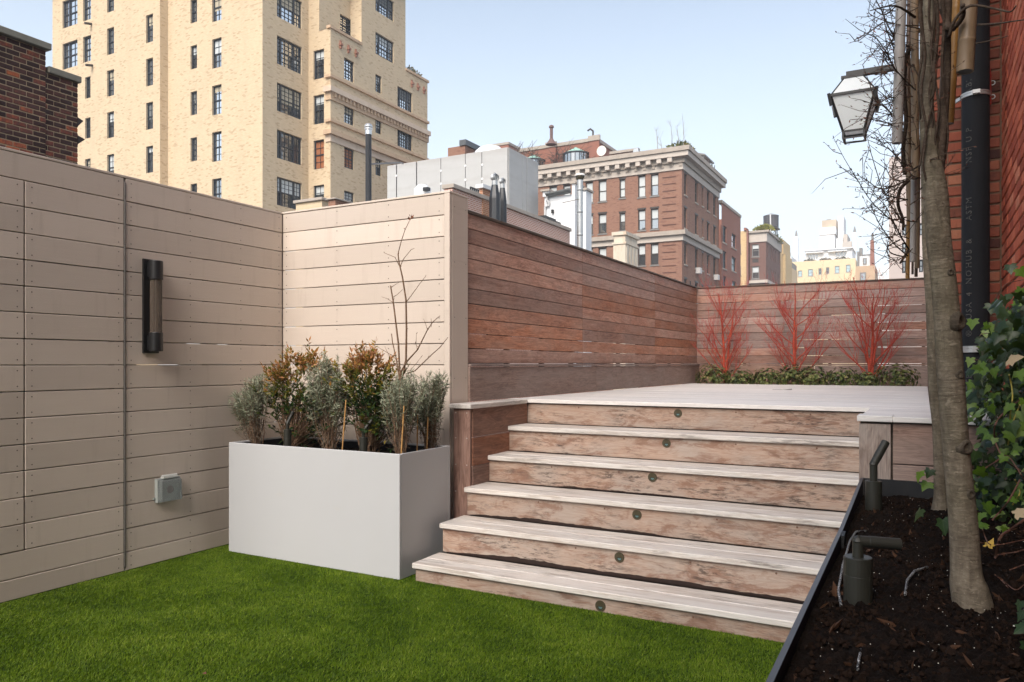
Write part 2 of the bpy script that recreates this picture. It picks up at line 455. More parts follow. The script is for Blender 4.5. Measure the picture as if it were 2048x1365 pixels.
def grass():
    rng = np.random.default_rng(7)
    n = 720000
    x = rng.uniform(FX + .015, -0.292, n); y = 4.3 - rng.uniform(0, 1, n) ** 1.0 * 3.35
    keep = ~((x > -4.225) & (x < -2.76) & (y > 3.665)) & ~((x > -2.665) & (y > 3.7))
    x, y = x[keep], y[keep]; n = len(x)
    cl = np.sin(x * 5.1 + 2 * np.sin(y * 3.7)) * np.sin(y * 4.9 + 1.7 * np.sin(x * 2.9)) * 0.5 + 0.5
    cl2 = np.sin(x * 13 + 3 * np.sin(y * 9)) * np.sin(y * 15 + 2 * np.sin(x * 11)) * 0.5 + 0.5
    a = rng.uniform(0, 2 * np.pi, n)
    h = rng.uniform(.006, .0145, n) * (0.85 + 0.3 * cl2)
    w = rng.uniform(.0012, .0025, n)
    lean = rng.uniform(.1, 1.25, n) * h
    la = rng.normal(0, 1.0, n) + 1.2 * cl + 0.6
    dx, dy = np.cos(a) * w, np.sin(a) * w
    tx, ty = x + np.cos(la) * lean, y + np.sin(la) * lean
    z0 = np.full(n, .0015)
    V = np.empty((n, 3, 3), np.float32)
    V[:, 0] = np.stack([x - dx, y - dy, z0], 1)
    V[:, 1] = np.stack([x + dx, y + dy, z0], 1)
    V[:, 2] = np.stack([tx, ty, h], 1)
    me = bpy.data.meshes.new('grass')
    me.vertices.add(n * 3); me.vertices.foreach_set('co', V.ravel())
    me.loops.add(n * 3); me.loops.foreach_set('vertex_index', np.arange(n * 3, dtype=np.int32))
    me.polygons.add(n); me.polygons.foreach_set('loop_start', np.arange(0, n * 3, 3, dtype=np.int32))
    t = np.clip(rng.normal(0.5, .2, n) + (cl - .5) * 0.2 + (cl2 - .5) * 0.2, 0, 1).astype(np.float32)
    at_ = me.attributes.new('tint', 'FLOAT', 'FACE'); at_.data.foreach_set('value', t)
    me.update(calc_edges=True)
    mt = leafmat('turf_blades', [(0.0, (0.024, 0.056, 0.002)), (0.4, (0.085, 0.155, 0.004)), (0.75, (0.155, 0.24, 0.008)), (1.0, (0.26, 0.32, 0.045))], 0.55, 0.35, 0.25)
    tag(link('grass', me, mt), 'short artificial grass blades of the lawn', 'grass', kind='stuff')
grass()
leaf_litter = MB().add([on_z(408, 1348, .028) + Vector(q) for q in ((-.012, 0, 0), (0, -.008, .004), (.014, 0, .001), (.002, .009, .006))], [(0, 1, 2, 3)])
tag(leaf_litter.build('fallen_leaf', plain('dead_leaf', (0.12, 0.05, 0.03), 0.7)), 'tiny brown dead leaf lying on the turf', 'leaf')

def screws(parent, pts, nrm, mat, r=0.0042, name='screw_heads'):
    mb = MB()
    n = Vector(nrm); u = n.orthogonal().normalized(); v = n.cross(u)
    for p in pts:
        p = Vector(p) + n * 0.0015
        mb.add([p + u * r * math.cos(k * math.pi / 3) + v * r * math.sin(k * math.pi / 3) for k in range(6)], [tuple(range(6))])
    return tag(mb.build(name, mat, parent), kind='stuff')

# ------------------------------------------------------------------ tan fence, its hidden gate, tan partition
P_ = 0.1468
rows = [(2.3195 - P_ * (k + 1) + .0028, 2.3195 - P_ * k - .0028) for k in range(15)]
rows = [(2.3195 + .0028, 2.462)] + rows + [(0.004, 2.3195 - 15 * P_ - .0028)]
BT = 0.022
hinge_y, slit_y = on_x(249.5, FX)[0], on_x(49, FX)[0]
left_end = 0.4
fence = thing('board_fence', (FX - BT / 2, 3.0, 0), 'long tan painted board fence along the lawn with a lamp mounted on it', 'fence')
gate = thing('hidden_gate', (FX - BT / 2, (hinge_y + slit_y) / 2, 0.26), 'flush tan board gate set in the fence, hung on a long steel hinge', 'gate')
sc_f, sc_g = [], []
for i, (a, b) in enumerate(rows):
    zc, hh = (a + b) / 2, b - a
    def fb(parent, y0, y1, sc):
        dx = random.Random(i * 7 + int(y0 * 31)).uniform(-.0012, .0012)
        board('board', M['tan'], parent, (FX - BT / 2 + dx, (y0 + y1) / 2, zc), y1 - y0, hh, BT, 'y', .0022)
        ys = [y0 + .035, y1 - .035]
        ln = y1 - y0
        if ln > 1.2: ys += [y0 + ln * .36, y0 + ln * .69]
        for yy in ys:
            for zz in (a + .027, b - .027): sc.append((FX + dx + .0003, yy, zz))
    fb(fence, hinge_y + .007, BY - .004, sc_f)
    if 1 <= i <= 14:
        fb(gate, slit_y + .004, hinge_y - .007, sc_g)
        fb(fence, left_end, slit_y - .004, sc_f)
    else:
        fb(fence, left_end, hinge_y - .007, sc_f)
screws(fence, sc_f, (1, 0, 0), M['screw'])
screws(gate, sc_g, (1, 0, 0), M['screw'])
hb = MB()
zz = 0.03
while zz < 2.44:
    hb.lathe((FX + .001, hinge_y, zz), [(.0055, 0), (.0055, .092)], 8); zz += .0965
hb.box(FX - .006, FX - .001, hinge_y - .007, hinge_y + .007, .02, 2.45)
hb.build('hinge', M['hinge'], gate)
board('cap', M['tan'], fence, (FX - .052, (left_end + BY) / 2 + .03, 2.472), BY - left_end + .06, .107, .015, 'yf', .002)
for y in (0.5, slit_y - .06, hinge_y + .06, 3.0, 3.7, 4.24):
    board('post', M['tan'], fence, (FX - BT - .05, y, 1.2), 2.4, .085, .085, 'z')
def rear_layer(parent, mat, x_or_y, lo, hi, rws, axis, seed, sgn, offs=(-1, 1, -1, 1, 0), shut=0.0):
    # the back skin of the fence: short boards, slightly out of line with the front gaps
    rq = random.Random(seed)
    for (a, b) in rws:
        p = lo
        while p < hi - .02:
            q = min(hi, p + rq.uniform(.35, .9)); dz = rq.choice(offs) * .005
            c = (x_or_y, (p + q) / 2, (a + b) / 2 + dz) if axis == 'y' else ((p + q) / 2, x_or_y, (a + b) / 2 + dz)
            if rq.random() < shut: c = (c[0], c[1], (a + b) / 2); hh_ = b - a + .0053
            else: hh_ = b - a
            board('rear_board', mat, parent, c, q - p - .001, hh_, .02, axis, .001 if hh_ == b - a else .0004); p = q
rear_layer(fence, M['tan'], FX - .1, left_end, BY, rows, 'y', 3, 1, (0,), .93)
board('corner_post', M['tan'], fence, (FX - .045, BY + .02, 1.23), 2.46, .06, .05, 'z')
# stain marks: slim dribbles with their own outline come from the board material

PXR = -2.843                       # right end of the tan partition
part = thing('board_partition', ((FX + PXR) / 2, BY + .1, 0), 'pale tan board partition wall behind the white planter', 'wall')
sc_p = []
for i, (a, b) in enumerate(rows):
    x0, x1 = FX + .004, PXR - .048
    board('board', M['tan'], part, ((x0 + x1) / 2, BY + BT / 2, (a + b) / 2), x1 - x0, b - a, BT, 'x', .0022)
    for xx in (x0 + .04, x0 + .55, x0 + 1.03, x1 - .04):
        for zz in (a + .027, b - .027): sc_p.append((xx, BY - .0003, zz))
screws(part, sc_p, (0, -1, 0), M['screw'])
board('corner_trim', M['tan'], part, (PXR - .0235, BY + .009, 1.234), 2.465, .045, .026, 'z')
board('end_panel', M['tan'], part, (PXR - .011, BY + .129, 1.234), 2.465, .205, .021, 'zx', .002)
board('cap', M['tan'], part, ((FX + PXR) / 2 - .001, BY + .113, 2.4745), PXR - FX + .004, .232, .014, 'xf', .002)
pe = []
for zz in (2.38, 2.0, 1.62, 1.2, .85):
    for yy in (BY + .055, BY + .2): pe.append((PXR + .0003, yy, zz))
screws(part, pe, (1, 0, 0), M['screw'])
MB().box(FX + .02, PXR - .06, BY + .2, BY + .222, 0, 2.46).build('back_panel', M['tan'], part)

# ------------------------------------------------------------------ wall heater lamp and outlet box on the tan fence
ly0, ly1 = on_x(287, FX)[0], on_x(318, FX)[0]
lz1, lz0 = 1.3 + (728 - 522) * 4.95 / FPX, 1.3 + (728 - 707) * 4.95 / FPX
lamp = thing('wall_lamp', (FX, (ly0 + ly1) / 2, lz0), 'black wall lamp with a clear ribbed glass tube on the tan fence', 'wall lamp')
yc = ly0 + .045; hl = lz1 - lz0
MB().box(FX + .001, FX + .016, yc - .055, yc + .055, lz0, lz1).build('back_plate', M['black'], lamp)
def capsule(z0, z1): return MB().lathe((FX + .062, yc, 0), [(.001, z0), (.04, z0), (.042, z0 + .004), (.042, z1 - .004), (.04, z1), (.001, z1)], 28)
c1 = capsule(lz1 - .012 - hl * .2, lz1 - .012); c1.box(FX + .014, FX + .05, yc - .03, yc + .03, lz1 - hl * .19, lz1 - .02)
c1.build('top_cap', M['black'], lamp)
c2 = capsule(lz0 + .012, lz0 + .012 + hl * .2); c2.box(FX + .014, FX + .05, yc - .03, yc + .03, lz0 + .02, lz0 + hl * .19)
c2.build('bottom_cap', M['black'], lamp)
gm = NT('ribbed_glass'); gm.out((0.26, 0.21, 0.17), 0.2, 0.4); gm.b.inputs['Transmission Weight'].default_value = 0.7; gm.b.inputs['IOR'].default_value = 1.25
prof = MB(); nn = 48; zA, zB = lz0 + .012 + hl * .2, lz1 - .012 - hl * .2
vs = []
for z in (zA, zB):
    for k in range(nn):
        r = .034 + (.0016 if k % 2 else 0); a = 2 * math.pi * k / nn
        vs.append((FX + .062 + r * math.cos(a), yc + r * math.sin(a), z))
prof.add(vs, [(k, (k + 1) % nn, nn + (k + 1) % nn, nn + k) for k in range(nn)])
prof.build('glass_tube', gm.m, lamp)
MB().lathe((FX + .062, yc, zA), [(.006, 0), (.006, zB - zA)], 10).build('lamp_rod', plain('lamp_element', (0.2, 0.16, 0.13), 0.5), lamp)

oy0, oy1 = on_x(309, FX)[0], on_x(354, FX)[0]
oz0, oz1 = zat(999, 5.05), zat(953, 5.05)
box = thing('outlet_box', (FX, (oy0 + oy1) / 2, oz0), 'weatherproof grey outlet box with a clear cover low on the tan fence', 'outlet')
gp = plain('grey_plastic', (0.32, 0.345, 0.33), 0.45, 0.4)
OH = oz1 - oz0
b_ = MB().box(FX + .001, FX + .032, oy0, oy1, oz0, oz1)
b_.build('box', gp, box)
cm = NT('clear_cover'); cm.out((0.6, 0.64, 0.63), 0.15, 0.5); cm.b.inputs['Transmission Weight'].default_value = 0.8; cm.b.inputs['IOR'].default_value = 1.2
cv = MB()
cv.hexa([(FX + .033, oy0 + .004, oz0 + .003), (FX + .066, oy0 + .012, oz0 + .006), (FX + .066, oy1 - .012, oz0 + .006), (FX + .033, oy1 - .004, oz0 + .003)],
        [(FX + .033, oy0 + .004, oz1 - .004), (FX + .062, oy0 + .012, oz1 - .016), (FX + .062, oy1 - .012, oz1 - .016), (FX + .033, oy1 - .004, oz1 - .004)])
cv.build('cover', cm.m, box)
hg = MB().box(FX + .02, FX + .05, oy0 + .03, oy1 - .03, oz1 + .001, oz1 + .012)
hg.lathe((FX + .035, oy0 + .03, oz1 + .016), [(.007, 0), (.007, oy1 - oy0 - .06)], 10, 'y')
hg.build('cover_hinge', plain('pale_plastic', (0.55, 0.56, 0.53), 0.4), box)
so = MB().lathe((FX + .0325, (oy0 + oy1) / 2, (oz0 + oz1) / 2), [(.024, 0), (.024, .006), (.018, .006), (.018, .002)], 20, 'x')
so.build('socket', plain('socket_brown', (0.12, 0.08, 0.07), 0.5), box)
MB().box(FX + .001, FX + .012, oy0 - .014, oy0 - .001, oz0 + .02, oz0 + .032).box(FX + .001, FX + .012, oy1 + .001, oy1 + .014, oz0 + .02, oz0 + .032).build('lug', gp, box)

# ------------------------------------------------------------------ white planter box
QX0, QX1, QY0, QY1, QZ = -4.225, -2.762, 3.662, 4.215, .758
pl = thing('planter_box', ((QX0 + QX1) / 2, (QY0 + QY1) / 2, 0), 'white rectangular planter box standing on the turf', 'planter')
board('front_panel', M['white_panel'], pl, ((QX0 + QX1) / 2, QY0 + .009, QZ / 2 + .002), QX1 - QX0, QZ - .004, .018, 'x', .0035)
board('back_panel', M['white_panel'], pl, ((QX0 + QX1) / 2, QY1 - .009, QZ / 2 + .002), QX1 - QX0, QZ - .004, .018, 'x', .0035)
board('side_panel', M['white_panel'], pl, (QX1 - .0085, (QY0 + QY1) / 2, QZ / 2 + .002), QY1 - QY0 - .0372, QZ - .005, .016, 'y', .002)
board('side_panel', M['white_panel'], pl, (QX0 + .0085, (QY0 + QY1) / 2, QZ / 2 + .002), QY1 - QY0 - .0372, QZ - .005, .016, 'y', .002)
ln = MB()
a, b, c, d = QX0 + .019, QX1 - .019, QY0 + .02, QY1 - .02
for (x0, x1, y0, y1) in ((a, b, c, c + .004), (a, b, d - .004, d), (a, a + .004, c + .005, d - .005), (b - .004, b, c + .005, d - .005)):
    ln.box(x0, x1, y0, y1, .5, QZ - .012)
ln.build('liner', M['liner'], pl)

def soil_mat():
    m = NT('potting_soil'); co = m.obj()
    a = m.noise(co, 60, 6, 0.7); b = m.noise(co, 9, 4, 0.6)
    c = m.ramp(a, [(0.3, (0.003, 0.002, 0.0016)), (0.52, (0.0085, 0.0052, 0.0038)), (0.72, (0.022, 0.0125, 0.008)), (0.85, (0.045, 0.026, 0.016))])
    c = m.mix(m.math('MULTIPLY', b, 0.4), c, (0.012, 0.008, 0.006))
    m.bump(a, 0.8, 0.02)
    return m.out(c, 0.95, 0.08)
M['soil'] = soil_mat()
def soil_sheet(name, x0, x1, y0, y1, zf, nx, ny, seed, amp=.012):
    rng = np.random.default_rng(seed)
    vs, fs = [], []
    for j in range(ny + 1):
        for i in range(nx + 1):
            x = x0 + (x1 - x0) * i / nx; y = y0 + (y1 - y0) * j / ny
            edge = 0.3 if i in (0, nx) or j in (0, ny) else 1
            vs.append((x, y, zf(x, y) + edge * (rng.normal(0, amp * .45) + amp * math.sin(x * 23 + 3 * math.sin(y * 11)) * math.sin(y * 19 + x * 7))))
    for j in range(ny):
        for i in range(nx):
            k = j * (nx + 1) + i
            fs.append((k, k + 1, k + nx + 2, k + nx + 1))
    return MB().add(vs, fs), vs
s1, _ = soil_sheet('s', a + .005, b - .005, c + .005, d - .005, lambda x, y: .70, 60, 24, 1, .01)
s1.build('soil', M['soil'], pl, smooth=True)
scr = MB()
for (px, py) in ((560, 990), (675, 1018), (725, 1150)):
    p = on_y(px, QY0); q = Vector((p[0], QY0 - .0012, zat(py, p[1])))
    scr.add([q + Vector(v) for v in ((-.026, 0, .008), (-.025, 0, .0105), (.02, 0, -.004), (.021, 0, -.0065))], [(0, 1, 2, 3)])
tag(scr.build('scuff', plain('scuff_mark', (0.5, 0.44, 0.36), 0.6), pl), kind='stuff')

# ------------------------------------------------------------------ stairs with posts and cheek boards
SXL, SXR = -2.672, -0.302
RZ = [.115 + .183 * k for k in range(6)]
RY = [3.675 + .29 * k for k in range(6)]
DECK = RZ[5]
TT = .032
stairs = thing('stairs', ((SXL + SXR) / 2, RY[0], 0), 'six weathered hardwood steps rising from the turf to the deck', 'stairs')
xm, xl = (SXL + SXR) / 2, SXR - SXL
rr = random.Random(3)
for k in range(6):
    zt = RZ[k]
    zb = RZ[k - 1] + .001 if k else .002
    board('riser_board', M['riser'], stairs, (xm, RY[k] + .022 + .011, (zb + zt - TT - .002) / 2), xl - .004, zt - TT - .002 - zb, .022, 'x', .0025)
    if k < 5:
        w = .1425
        for j in range(2):
            yy = RY[k] + w / 2 + j * (w + .005)
            board('tread_board', M['tread'], stairs, (xm - .004, yy, zt - TT / 2 + rr.uniform(-.001, .001)), xl + .012, w, TT, 'xf', .004)
        MB().box(SXL + .012, SXR, RY[k] + .05, RY[k] + .33, .0 if k == 0 else RZ[k - 1] - .1, zt - TT - .004).build('carriage', M['ipe_cap'], stairs)
PYF = 4.318
LXP = -2.815
board('post', M['post'], stairs, ((LXP + SXL) / 2 + .004, PYF + .012, .5), .996, SXL - LXP - .012, .024, 'z', .003)
for k, (z0, z1) in enumerate(((.805, .995), (.611, .801), (.417, .607), (.223, .413))):
    board('cheek_board', M['post'], stairs, (SXL - .006, (PYF + .03 + RY[5] + .02) / 2, (z0 + z1) / 2), RY[5] - PYF - .012, z1 - z0, .02, 'y', .002)
board('cap', M['tread'], stairs, ((LXP + SXL) / 2 + .002, (PYF + RY[5]) / 2 - .012, DECK - .016), RY[5] - PYF + .012, SXL - LXP + .03, .03, 'yf', .003)
screws(stairs, [(x, PYF - .0003, z) for x in (LXP + .03, SXL - .025) for z in (.97, .8, .62, .44)], (0, -1, 0), M['screw_light'], .005)
plugs = []
for k in range(6):
    z = (RZ[k - 1] if k else 0) + .13
    if k: plugs += [(x + .06 * math.sin(k * 5 + x), RY[k] + .0217, z) for x in (-2.2, -1.75, -1.05, -.6)]
    else: plugs += [(-2.3, RY[0] + .0217, .06), (-1.0, RY[0] + .0217, .055)]
screws(stairs, plugs, (0, -1, 0), plain('wood_plug', (0.14, 0.075, 0.05), 0.7), .006, 'wood_plugs')

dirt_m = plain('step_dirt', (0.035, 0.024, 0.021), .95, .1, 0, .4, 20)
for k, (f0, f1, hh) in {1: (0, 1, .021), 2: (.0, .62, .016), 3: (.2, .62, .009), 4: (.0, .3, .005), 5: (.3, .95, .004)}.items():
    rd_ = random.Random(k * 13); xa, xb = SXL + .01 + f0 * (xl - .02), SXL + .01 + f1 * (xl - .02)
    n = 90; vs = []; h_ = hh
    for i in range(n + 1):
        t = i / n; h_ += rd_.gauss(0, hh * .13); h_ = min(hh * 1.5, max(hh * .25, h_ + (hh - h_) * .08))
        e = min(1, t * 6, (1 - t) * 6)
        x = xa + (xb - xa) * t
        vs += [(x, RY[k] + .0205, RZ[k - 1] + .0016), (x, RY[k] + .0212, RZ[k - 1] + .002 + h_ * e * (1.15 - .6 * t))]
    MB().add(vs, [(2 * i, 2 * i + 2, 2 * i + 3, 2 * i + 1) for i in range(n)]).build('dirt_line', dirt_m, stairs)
ordinal = ['lowest', 'second', 'third', 'fourth', 'fifth', 'top']
ltgt = [(1201, 1212), (1239, 1115), (1274, 1030), (1305, 955), (1333, 887), (1356, 827)]
lens_m = NT('step_lens'); lens_m.out((0.1, 0.17, 0.165), 0.3, 0.4)
for k, (px, py) in enumerate(ltgt):
    Y = RY[k] + .022
    X, d = on_y(px, Y); z = zat(py, d)
    lab = f'round bronze step light in the {ordinal[k]} riser of the stairs' if k in (0, 5) else f'round bronze step light in the {ordinal[k]} riser up from the turf'
    o = thing('step_light', (X, Y, z), lab, 'step light', 'step lights in the stair risers')
    R = .0285
    MB().lathe((X, Y - .004, z), [(R, 0), (R, .006), (R * .5, .006)], 28, 'y').lathe((X, Y - .004, z), [(.0005, 0), (R * .96, -.0015), (R, .0)], 28, 'y').build('bezel', M['bronze'], o)
    nn = 14
    arc = [(R * .52 * math.cos(math.pi + math.pi * i / nn), R * .62 * math.sin(math.pi + math.pi * i / nn)) for i in range(nn + 1)]
    MB().add([(X + u, Y - .0064, z + v - .001) for u, v in arc], [tuple(range(nn + 1))]).build('slot', M['black'], o)
    MB().add([(X + u * .72 + .002, Y - .0072, z + v * .62 - .0035) for u, v in arc], [tuple(range(nn + 1))]).build('lens', lens_m.m, o)

# ------------------------------------------------------------------ upper deck
WFX = -2.868                       # face of the long hardwood fence
HWX, HWY, HSX = 0.03, 5.8, 0.433   # house: wall beside the deck, its return, side wall by the planter
deck = thing('deck', (-1.4, 7.5, DECK), 'silver weathered hardwood deck at the top of the stairs', kind='structure')
yy = RY[5]; w = .1405; k = 0
DEND = 10.22
while yy < DEND:
    x1 = HWX - .002 if yy + w > HWY - .01 else HSX - .004
    if yy + w > HWY - .01 and yy < HWY: x1 = HWX - .002
    x0 = SXL + .002 if k == 0 else WFX + .05
    if k == 0: x0 = LXP - .02
    board('plank', M['deck'], deck, ((x0 + x1) / 2, yy + w / 2, DECK - .014 + rr.uniform(-.0008, .0008)), x1 - x0, w, .028, 'xf', .003)
    yy += w + .0045; k += 1
YE = yy
DXR = -.15
yy2 = PYF - .014; n2 = 5; w2 = (RY[5] - .006 - yy2) / n2 - .004
for j in range(n2):
    x0 = DXR + .006 if j == 0 else SXR + .005
    board('plank', M['deck'], deck, ((x0 + HSX - .004) / 2, yy2 + w2 / 2 + j * (w2 + .004), DECK - .014), HSX - .004 - x0, w2, .028, 'xf', .003)
board('post_cap', M['deck'], deck, ((SXR + DXR) / 2 - .001, yy2 + w2 / 2, DECK - .0125), DXR - SXR + .014, w2, .031, 'xf', .003)
board('post', M['post_grey'], deck, ((SXR + DXR) / 2 - .001, PYF + .014, .5), .98, DXR - SXR - .004, .026, 'z', .003)
for z0, z1 in ((.79, .995), (.58, .785), (.37, .575)):
    board('skirt_board', M['kick'], deck, ((DXR + HSX) / 2 + .003, PYF + .021, (z0 + z1) / 2), HSX - DXR - .006, z1 - z0, .02, 'x', .002)
MB().box(SXR + .004, HSX - .006, PYF + .05, RY[5] + .06, .02, DECK - .034).build('joists', M['ipe_cap'], deck)
MB().box(WFX + .06, HWX - .004, RY[5] + .06, YE, .7, DECK - .034).build('joists', M['ipe_cap'], deck)
sk = MB().tube([on_z(1545, 779, DECK + .004), on_z(1570, 780, DECK + .005), on_z(1583, 779, DECK + .006)], [.002, .003, .006], 6)
tag(sk.build('twig', plain('twig_grey', (0.3, 0.28, 0.27), 0.7)), 'small fallen twig lying on the deck', 'twig')

# ------------------------------------------------------------------ hardwood fences round the deck
pitch = .1075
frows = [(1.302 + pitch * k + .003, 1.302 + pitch * (k + 1) - .003) for k in range(10)]
FY0, FY1 = BY + .232, 10.80
j1, j2 = on_x(1165, WFX)[0], on_x(1310, WFX)[0]
wf = thing('hardwood_fence', (WFX - .01, (FY0 + FY1) / 2, DECK), 'long reddish hardwood slat fence running along the deck', 'fence')
for i, (a, b) in enumerate(frows):
    t = .1 if i == 8 else 0
    for (y0, y1) in ((FY0, j1), (j1, j2), (j2, FY1)):
        board('board', M['ipe'], wf, (WFX - .01 + rr.uniform(-.001, .001), (y0 + y1) / 2, (a + b) / 2), y1 - y0 - .003, b - a, .02, 'y', .002)
board('cap', M['ipe_cap'], wf, (WFX - .018, (FY0 + FY1) / 2, 1.302 + 10 * pitch + .009), FY1 - FY0, .075, .018, 'yf')
j3, j4 = on_x(1193, WFX + .04)[0], on_x(1330, WFX + .04)[0]
for (y0, y1) in ((FY0, j3), (j3, j4), (j4, FY1 - .03)):
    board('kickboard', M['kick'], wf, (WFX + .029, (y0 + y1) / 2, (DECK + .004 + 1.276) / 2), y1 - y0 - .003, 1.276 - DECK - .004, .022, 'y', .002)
board('ledge', M['kick'], wf, (WFX + .02, (FY0 + FY1 - .03) / 2, 1.289), FY1 - .03 - FY0, .06, .02, 'yf')
y = FY0 + .06
while y < FY1:
    board('batten', M['ipe_cap'], wf, (WFX - .04, y, 1.7), 1.2, .04, .035, 'z'); y += .62
rear_layer(wf, M['ipe_cap'], WFX - .085, FY0, FY1, frows, 'y', 5, 1)
FA = math.radians(3.0)
FE = 0.06
ffv = thing('end_fence', (-1.4, FY1 + .1, DECK), 'pinkish hardwood slat fence closing the far end of the deck', 'fence')
def far_pt(x, dy=0): return (x, FY1 + (x - WFX) * math.tan(FA) + dy)
fj = [WFX, -1.62, -.3, FE]
def far_board(name, m, x0, x1, zc, h, t, dy, flat=False):
    xc = (x0 + x1) / 2; X, Y = far_pt(xc, dy)
    o = link(name, board_mesh((x1 - x0) / math.cos(FA) - .003, h, t, .002), m, ffv, (X, Y, zc), (HP if flat else 0, 0, FA))
    return o
for i, (a, b) in enumerate(frows):
    cut = (WFX + 1.18, WFX + 2.2) if i % 3 == 1 else (WFX + 1.62,)
    xs = [WFX + .002, *cut, FE]
    for x0, x1 in zip(xs[:-1], xs[1:]):
        far_board('board', M['ipe_far'], x0, x1, (a + b) / 2, b - a, .02, .01)
far_board('cap', M['ipe_cap'], WFX, FE, 1.302 + 10 * pitch + .009, .07, .018, .018, True)
for x0, x1 in ((WFX, -1.3), (-1.3, FE)):
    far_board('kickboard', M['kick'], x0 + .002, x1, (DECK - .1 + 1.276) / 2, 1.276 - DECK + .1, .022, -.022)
far_board('ledge', M['kick'], WFX, FE, 1.289, .05, .02, -.012, True)
for k in range(6):
    X, Y = far_pt(WFX + .1 + k * .55, .045)
    link('batten', board_mesh(1.2, .04, .03), M['ipe_cap'], ffv, (X, Y, 1.7), (0, HP, 0))
rq = random.Random(12)
for (a, b) in frows:
    p = WFX
    while p < FE - .02:
        q = min(FE, p + rq.uniform(.3, .8)); X, Y = far_pt((p + q) / 2, .085)
        link('rear_board', board_mesh(q - p - .001, b - a, .02, .001), M['ipe_cap'], ffv, (X, Y, (a + b) / 2 + rq.choice((-1, 1, -1, 1, 0)) * .005), (0, 0, FA)); p = q
bed, _ = soil_sheet('s', WFX + .02, HWX, YE + .004, 11.0, lambda x, y: DECK - .05, 60, 16, 4, .012)
tag(bed.build('planting_bed', M['soil'], smooth=True), 'dark soil bed along the far fence', kind='structure')
# ------------------------------------------------------------------ brick house wall on the right
M['mortar_red'] = plain('red_mortar', (0.11, 0.055, 0.04), 0.9, 0.15, 0, 0.3, 30, 0.3)
M['mortar_tan'] = plain('tan_mortar', (0.15, 0.09, 0.06), 0.9, 0.15, 0, 0.3, 30, 0.3)
M['house_brick_far'] = brick_wall_mat('house_brickwork', (0.2, 0.05, 0.03), (0.15, 0.042, 0.028), (0.1, 0.06, 0.045), .215, .072)
def brick_mat(name, stops, bump=0.5):
    m = NT(name); co = m.obj(); r = m.rnd(); w = m.math('MULTIPLY', r, 60.0)
    a = m.noise(co, 26, 5, 0.65, 0.2, w)
    t = m.math('ADD', r, m.math('MULTIPLY', m.math('SUBTRACT', a, 0.5), 0.5))
    c = m.ramp(t, stops)
    st = m.noise(m.scale(co, (9, 9, 3)), 3, 4, 0.6, 0, w)
    c = m.mix(m.math('MULTIPLY', m.ramp(st, [(0.55, 0.0), (0.75, 1.0)]), 0.4), c, tuple(x * 0.5 for x in stops[0][1]))
    m.bump(m.noise(co, 90, 4, 0.6), bump, 0.004)
    return m.out(c, 0.85, 0.2)
M['brick_red'] = brick_mat('red_brick', [(0.0, (0.25, 0.05, 0.027)), (0.4, (0.38, 0.085, 0.045)), (0.75, (0.45, 0.115, 0.06)), (1.0, (0.47, 0.17, 0.1))])
M['brick_dim'] = brick_mat('mixed_red_brick', [(0.0, (0.06, 0.026, 0.022)), (0.3, (0.15, 0.05, 0.032)), (0.7, (0.25, 0.07, 0.042)), (1.0, (0.3, 0.12, 0.07))])
HH = 6.8
house = thing('brick_house', (1.8, 6, GZ), 'red brick house wall rising on the right of the terrace', 'house')
BRZ0, BRZ1 = 1.12, 3.95
BYN = 4.32
# core behind the separate bricks (mortar), plain brickwork elsewhere
MB().box(HSX + .008, 3.0, BYN, HWY + .3, BRZ0, BRZ1).build('mortar', M['mortar_red'], house)
MB().box(HWX + .008, HSX + .006, HWY + .008, HWY + .3, DECK, BRZ1).build('mortar', M['mortar_tan'], house)
MB().box(HSX, 3.0, -12.0, BYN - .002, 0, HH).box(HSX, 3.0, BYN, HWY, BRZ1 + .002, HH).box(HSX, 3.0, BYN, HWY + .2, 0, BRZ0 - .002).build('wall', M['house_brick_far'], house)
MB().box(HWX, 3.0, HWY, 12.2, BRZ1 + .002, HH).box(HWX, 3.0, HWY + .302, 12.2, 0, BRZ1).box(HWX, HSX, HWY, HWY + .3, 0, DECK - .002).build('wall', M['house_brick_far'], house)
bm_side = board_mesh(.198, .059, .05, .004)
rb = random.Random(11)
ch = .0722
nr = int((BRZ1 - BRZ0) / ch)
bm_side.materials.append(M['brick_red'])
for r in range(nr):
    z = BRZ0 + ch * (r + .5)
    y = HWY - .003 - (.105 if r % 2 else 0.0)
    if r % 2:
        o = link('brick', board_mesh(.095, .059, .05, .004), M['brick_red'], house, (HSX + .025 + .0005, HWY - .052, z), (0, 0, HP))
    while y - .198 > BYN + .0:
        link('brick', bm_side, None, house, (HSX + .025 + rb.uniform(-.0015, .0015), y - .099, z), (0, rb.uniform(-.01, .01), HP))
        y -= .21
bm_ret = board_mesh(.188, .059, .05, .004); bm_ret.materials.append(M['brick_dim'])
for r in range(int((BRZ1 - DECK) / ch)):
    z = DECK + .004 + ch * (r + .5)
    xs = [HWX + .1, HWX + .3] if r % 2 else [HWX + .052, HWX + .2, HWX + .352]
    for i, x in enumerate(xs):
        me = bm_ret
        if not r % 2 and i != 1: me = board_mesh(.09, .059, .05, .004); me.materials.append(M['brick_dim'])
        link('brick', me, None, house, (x, HWY + .025 + rb.uniform(-.002, .002), z))

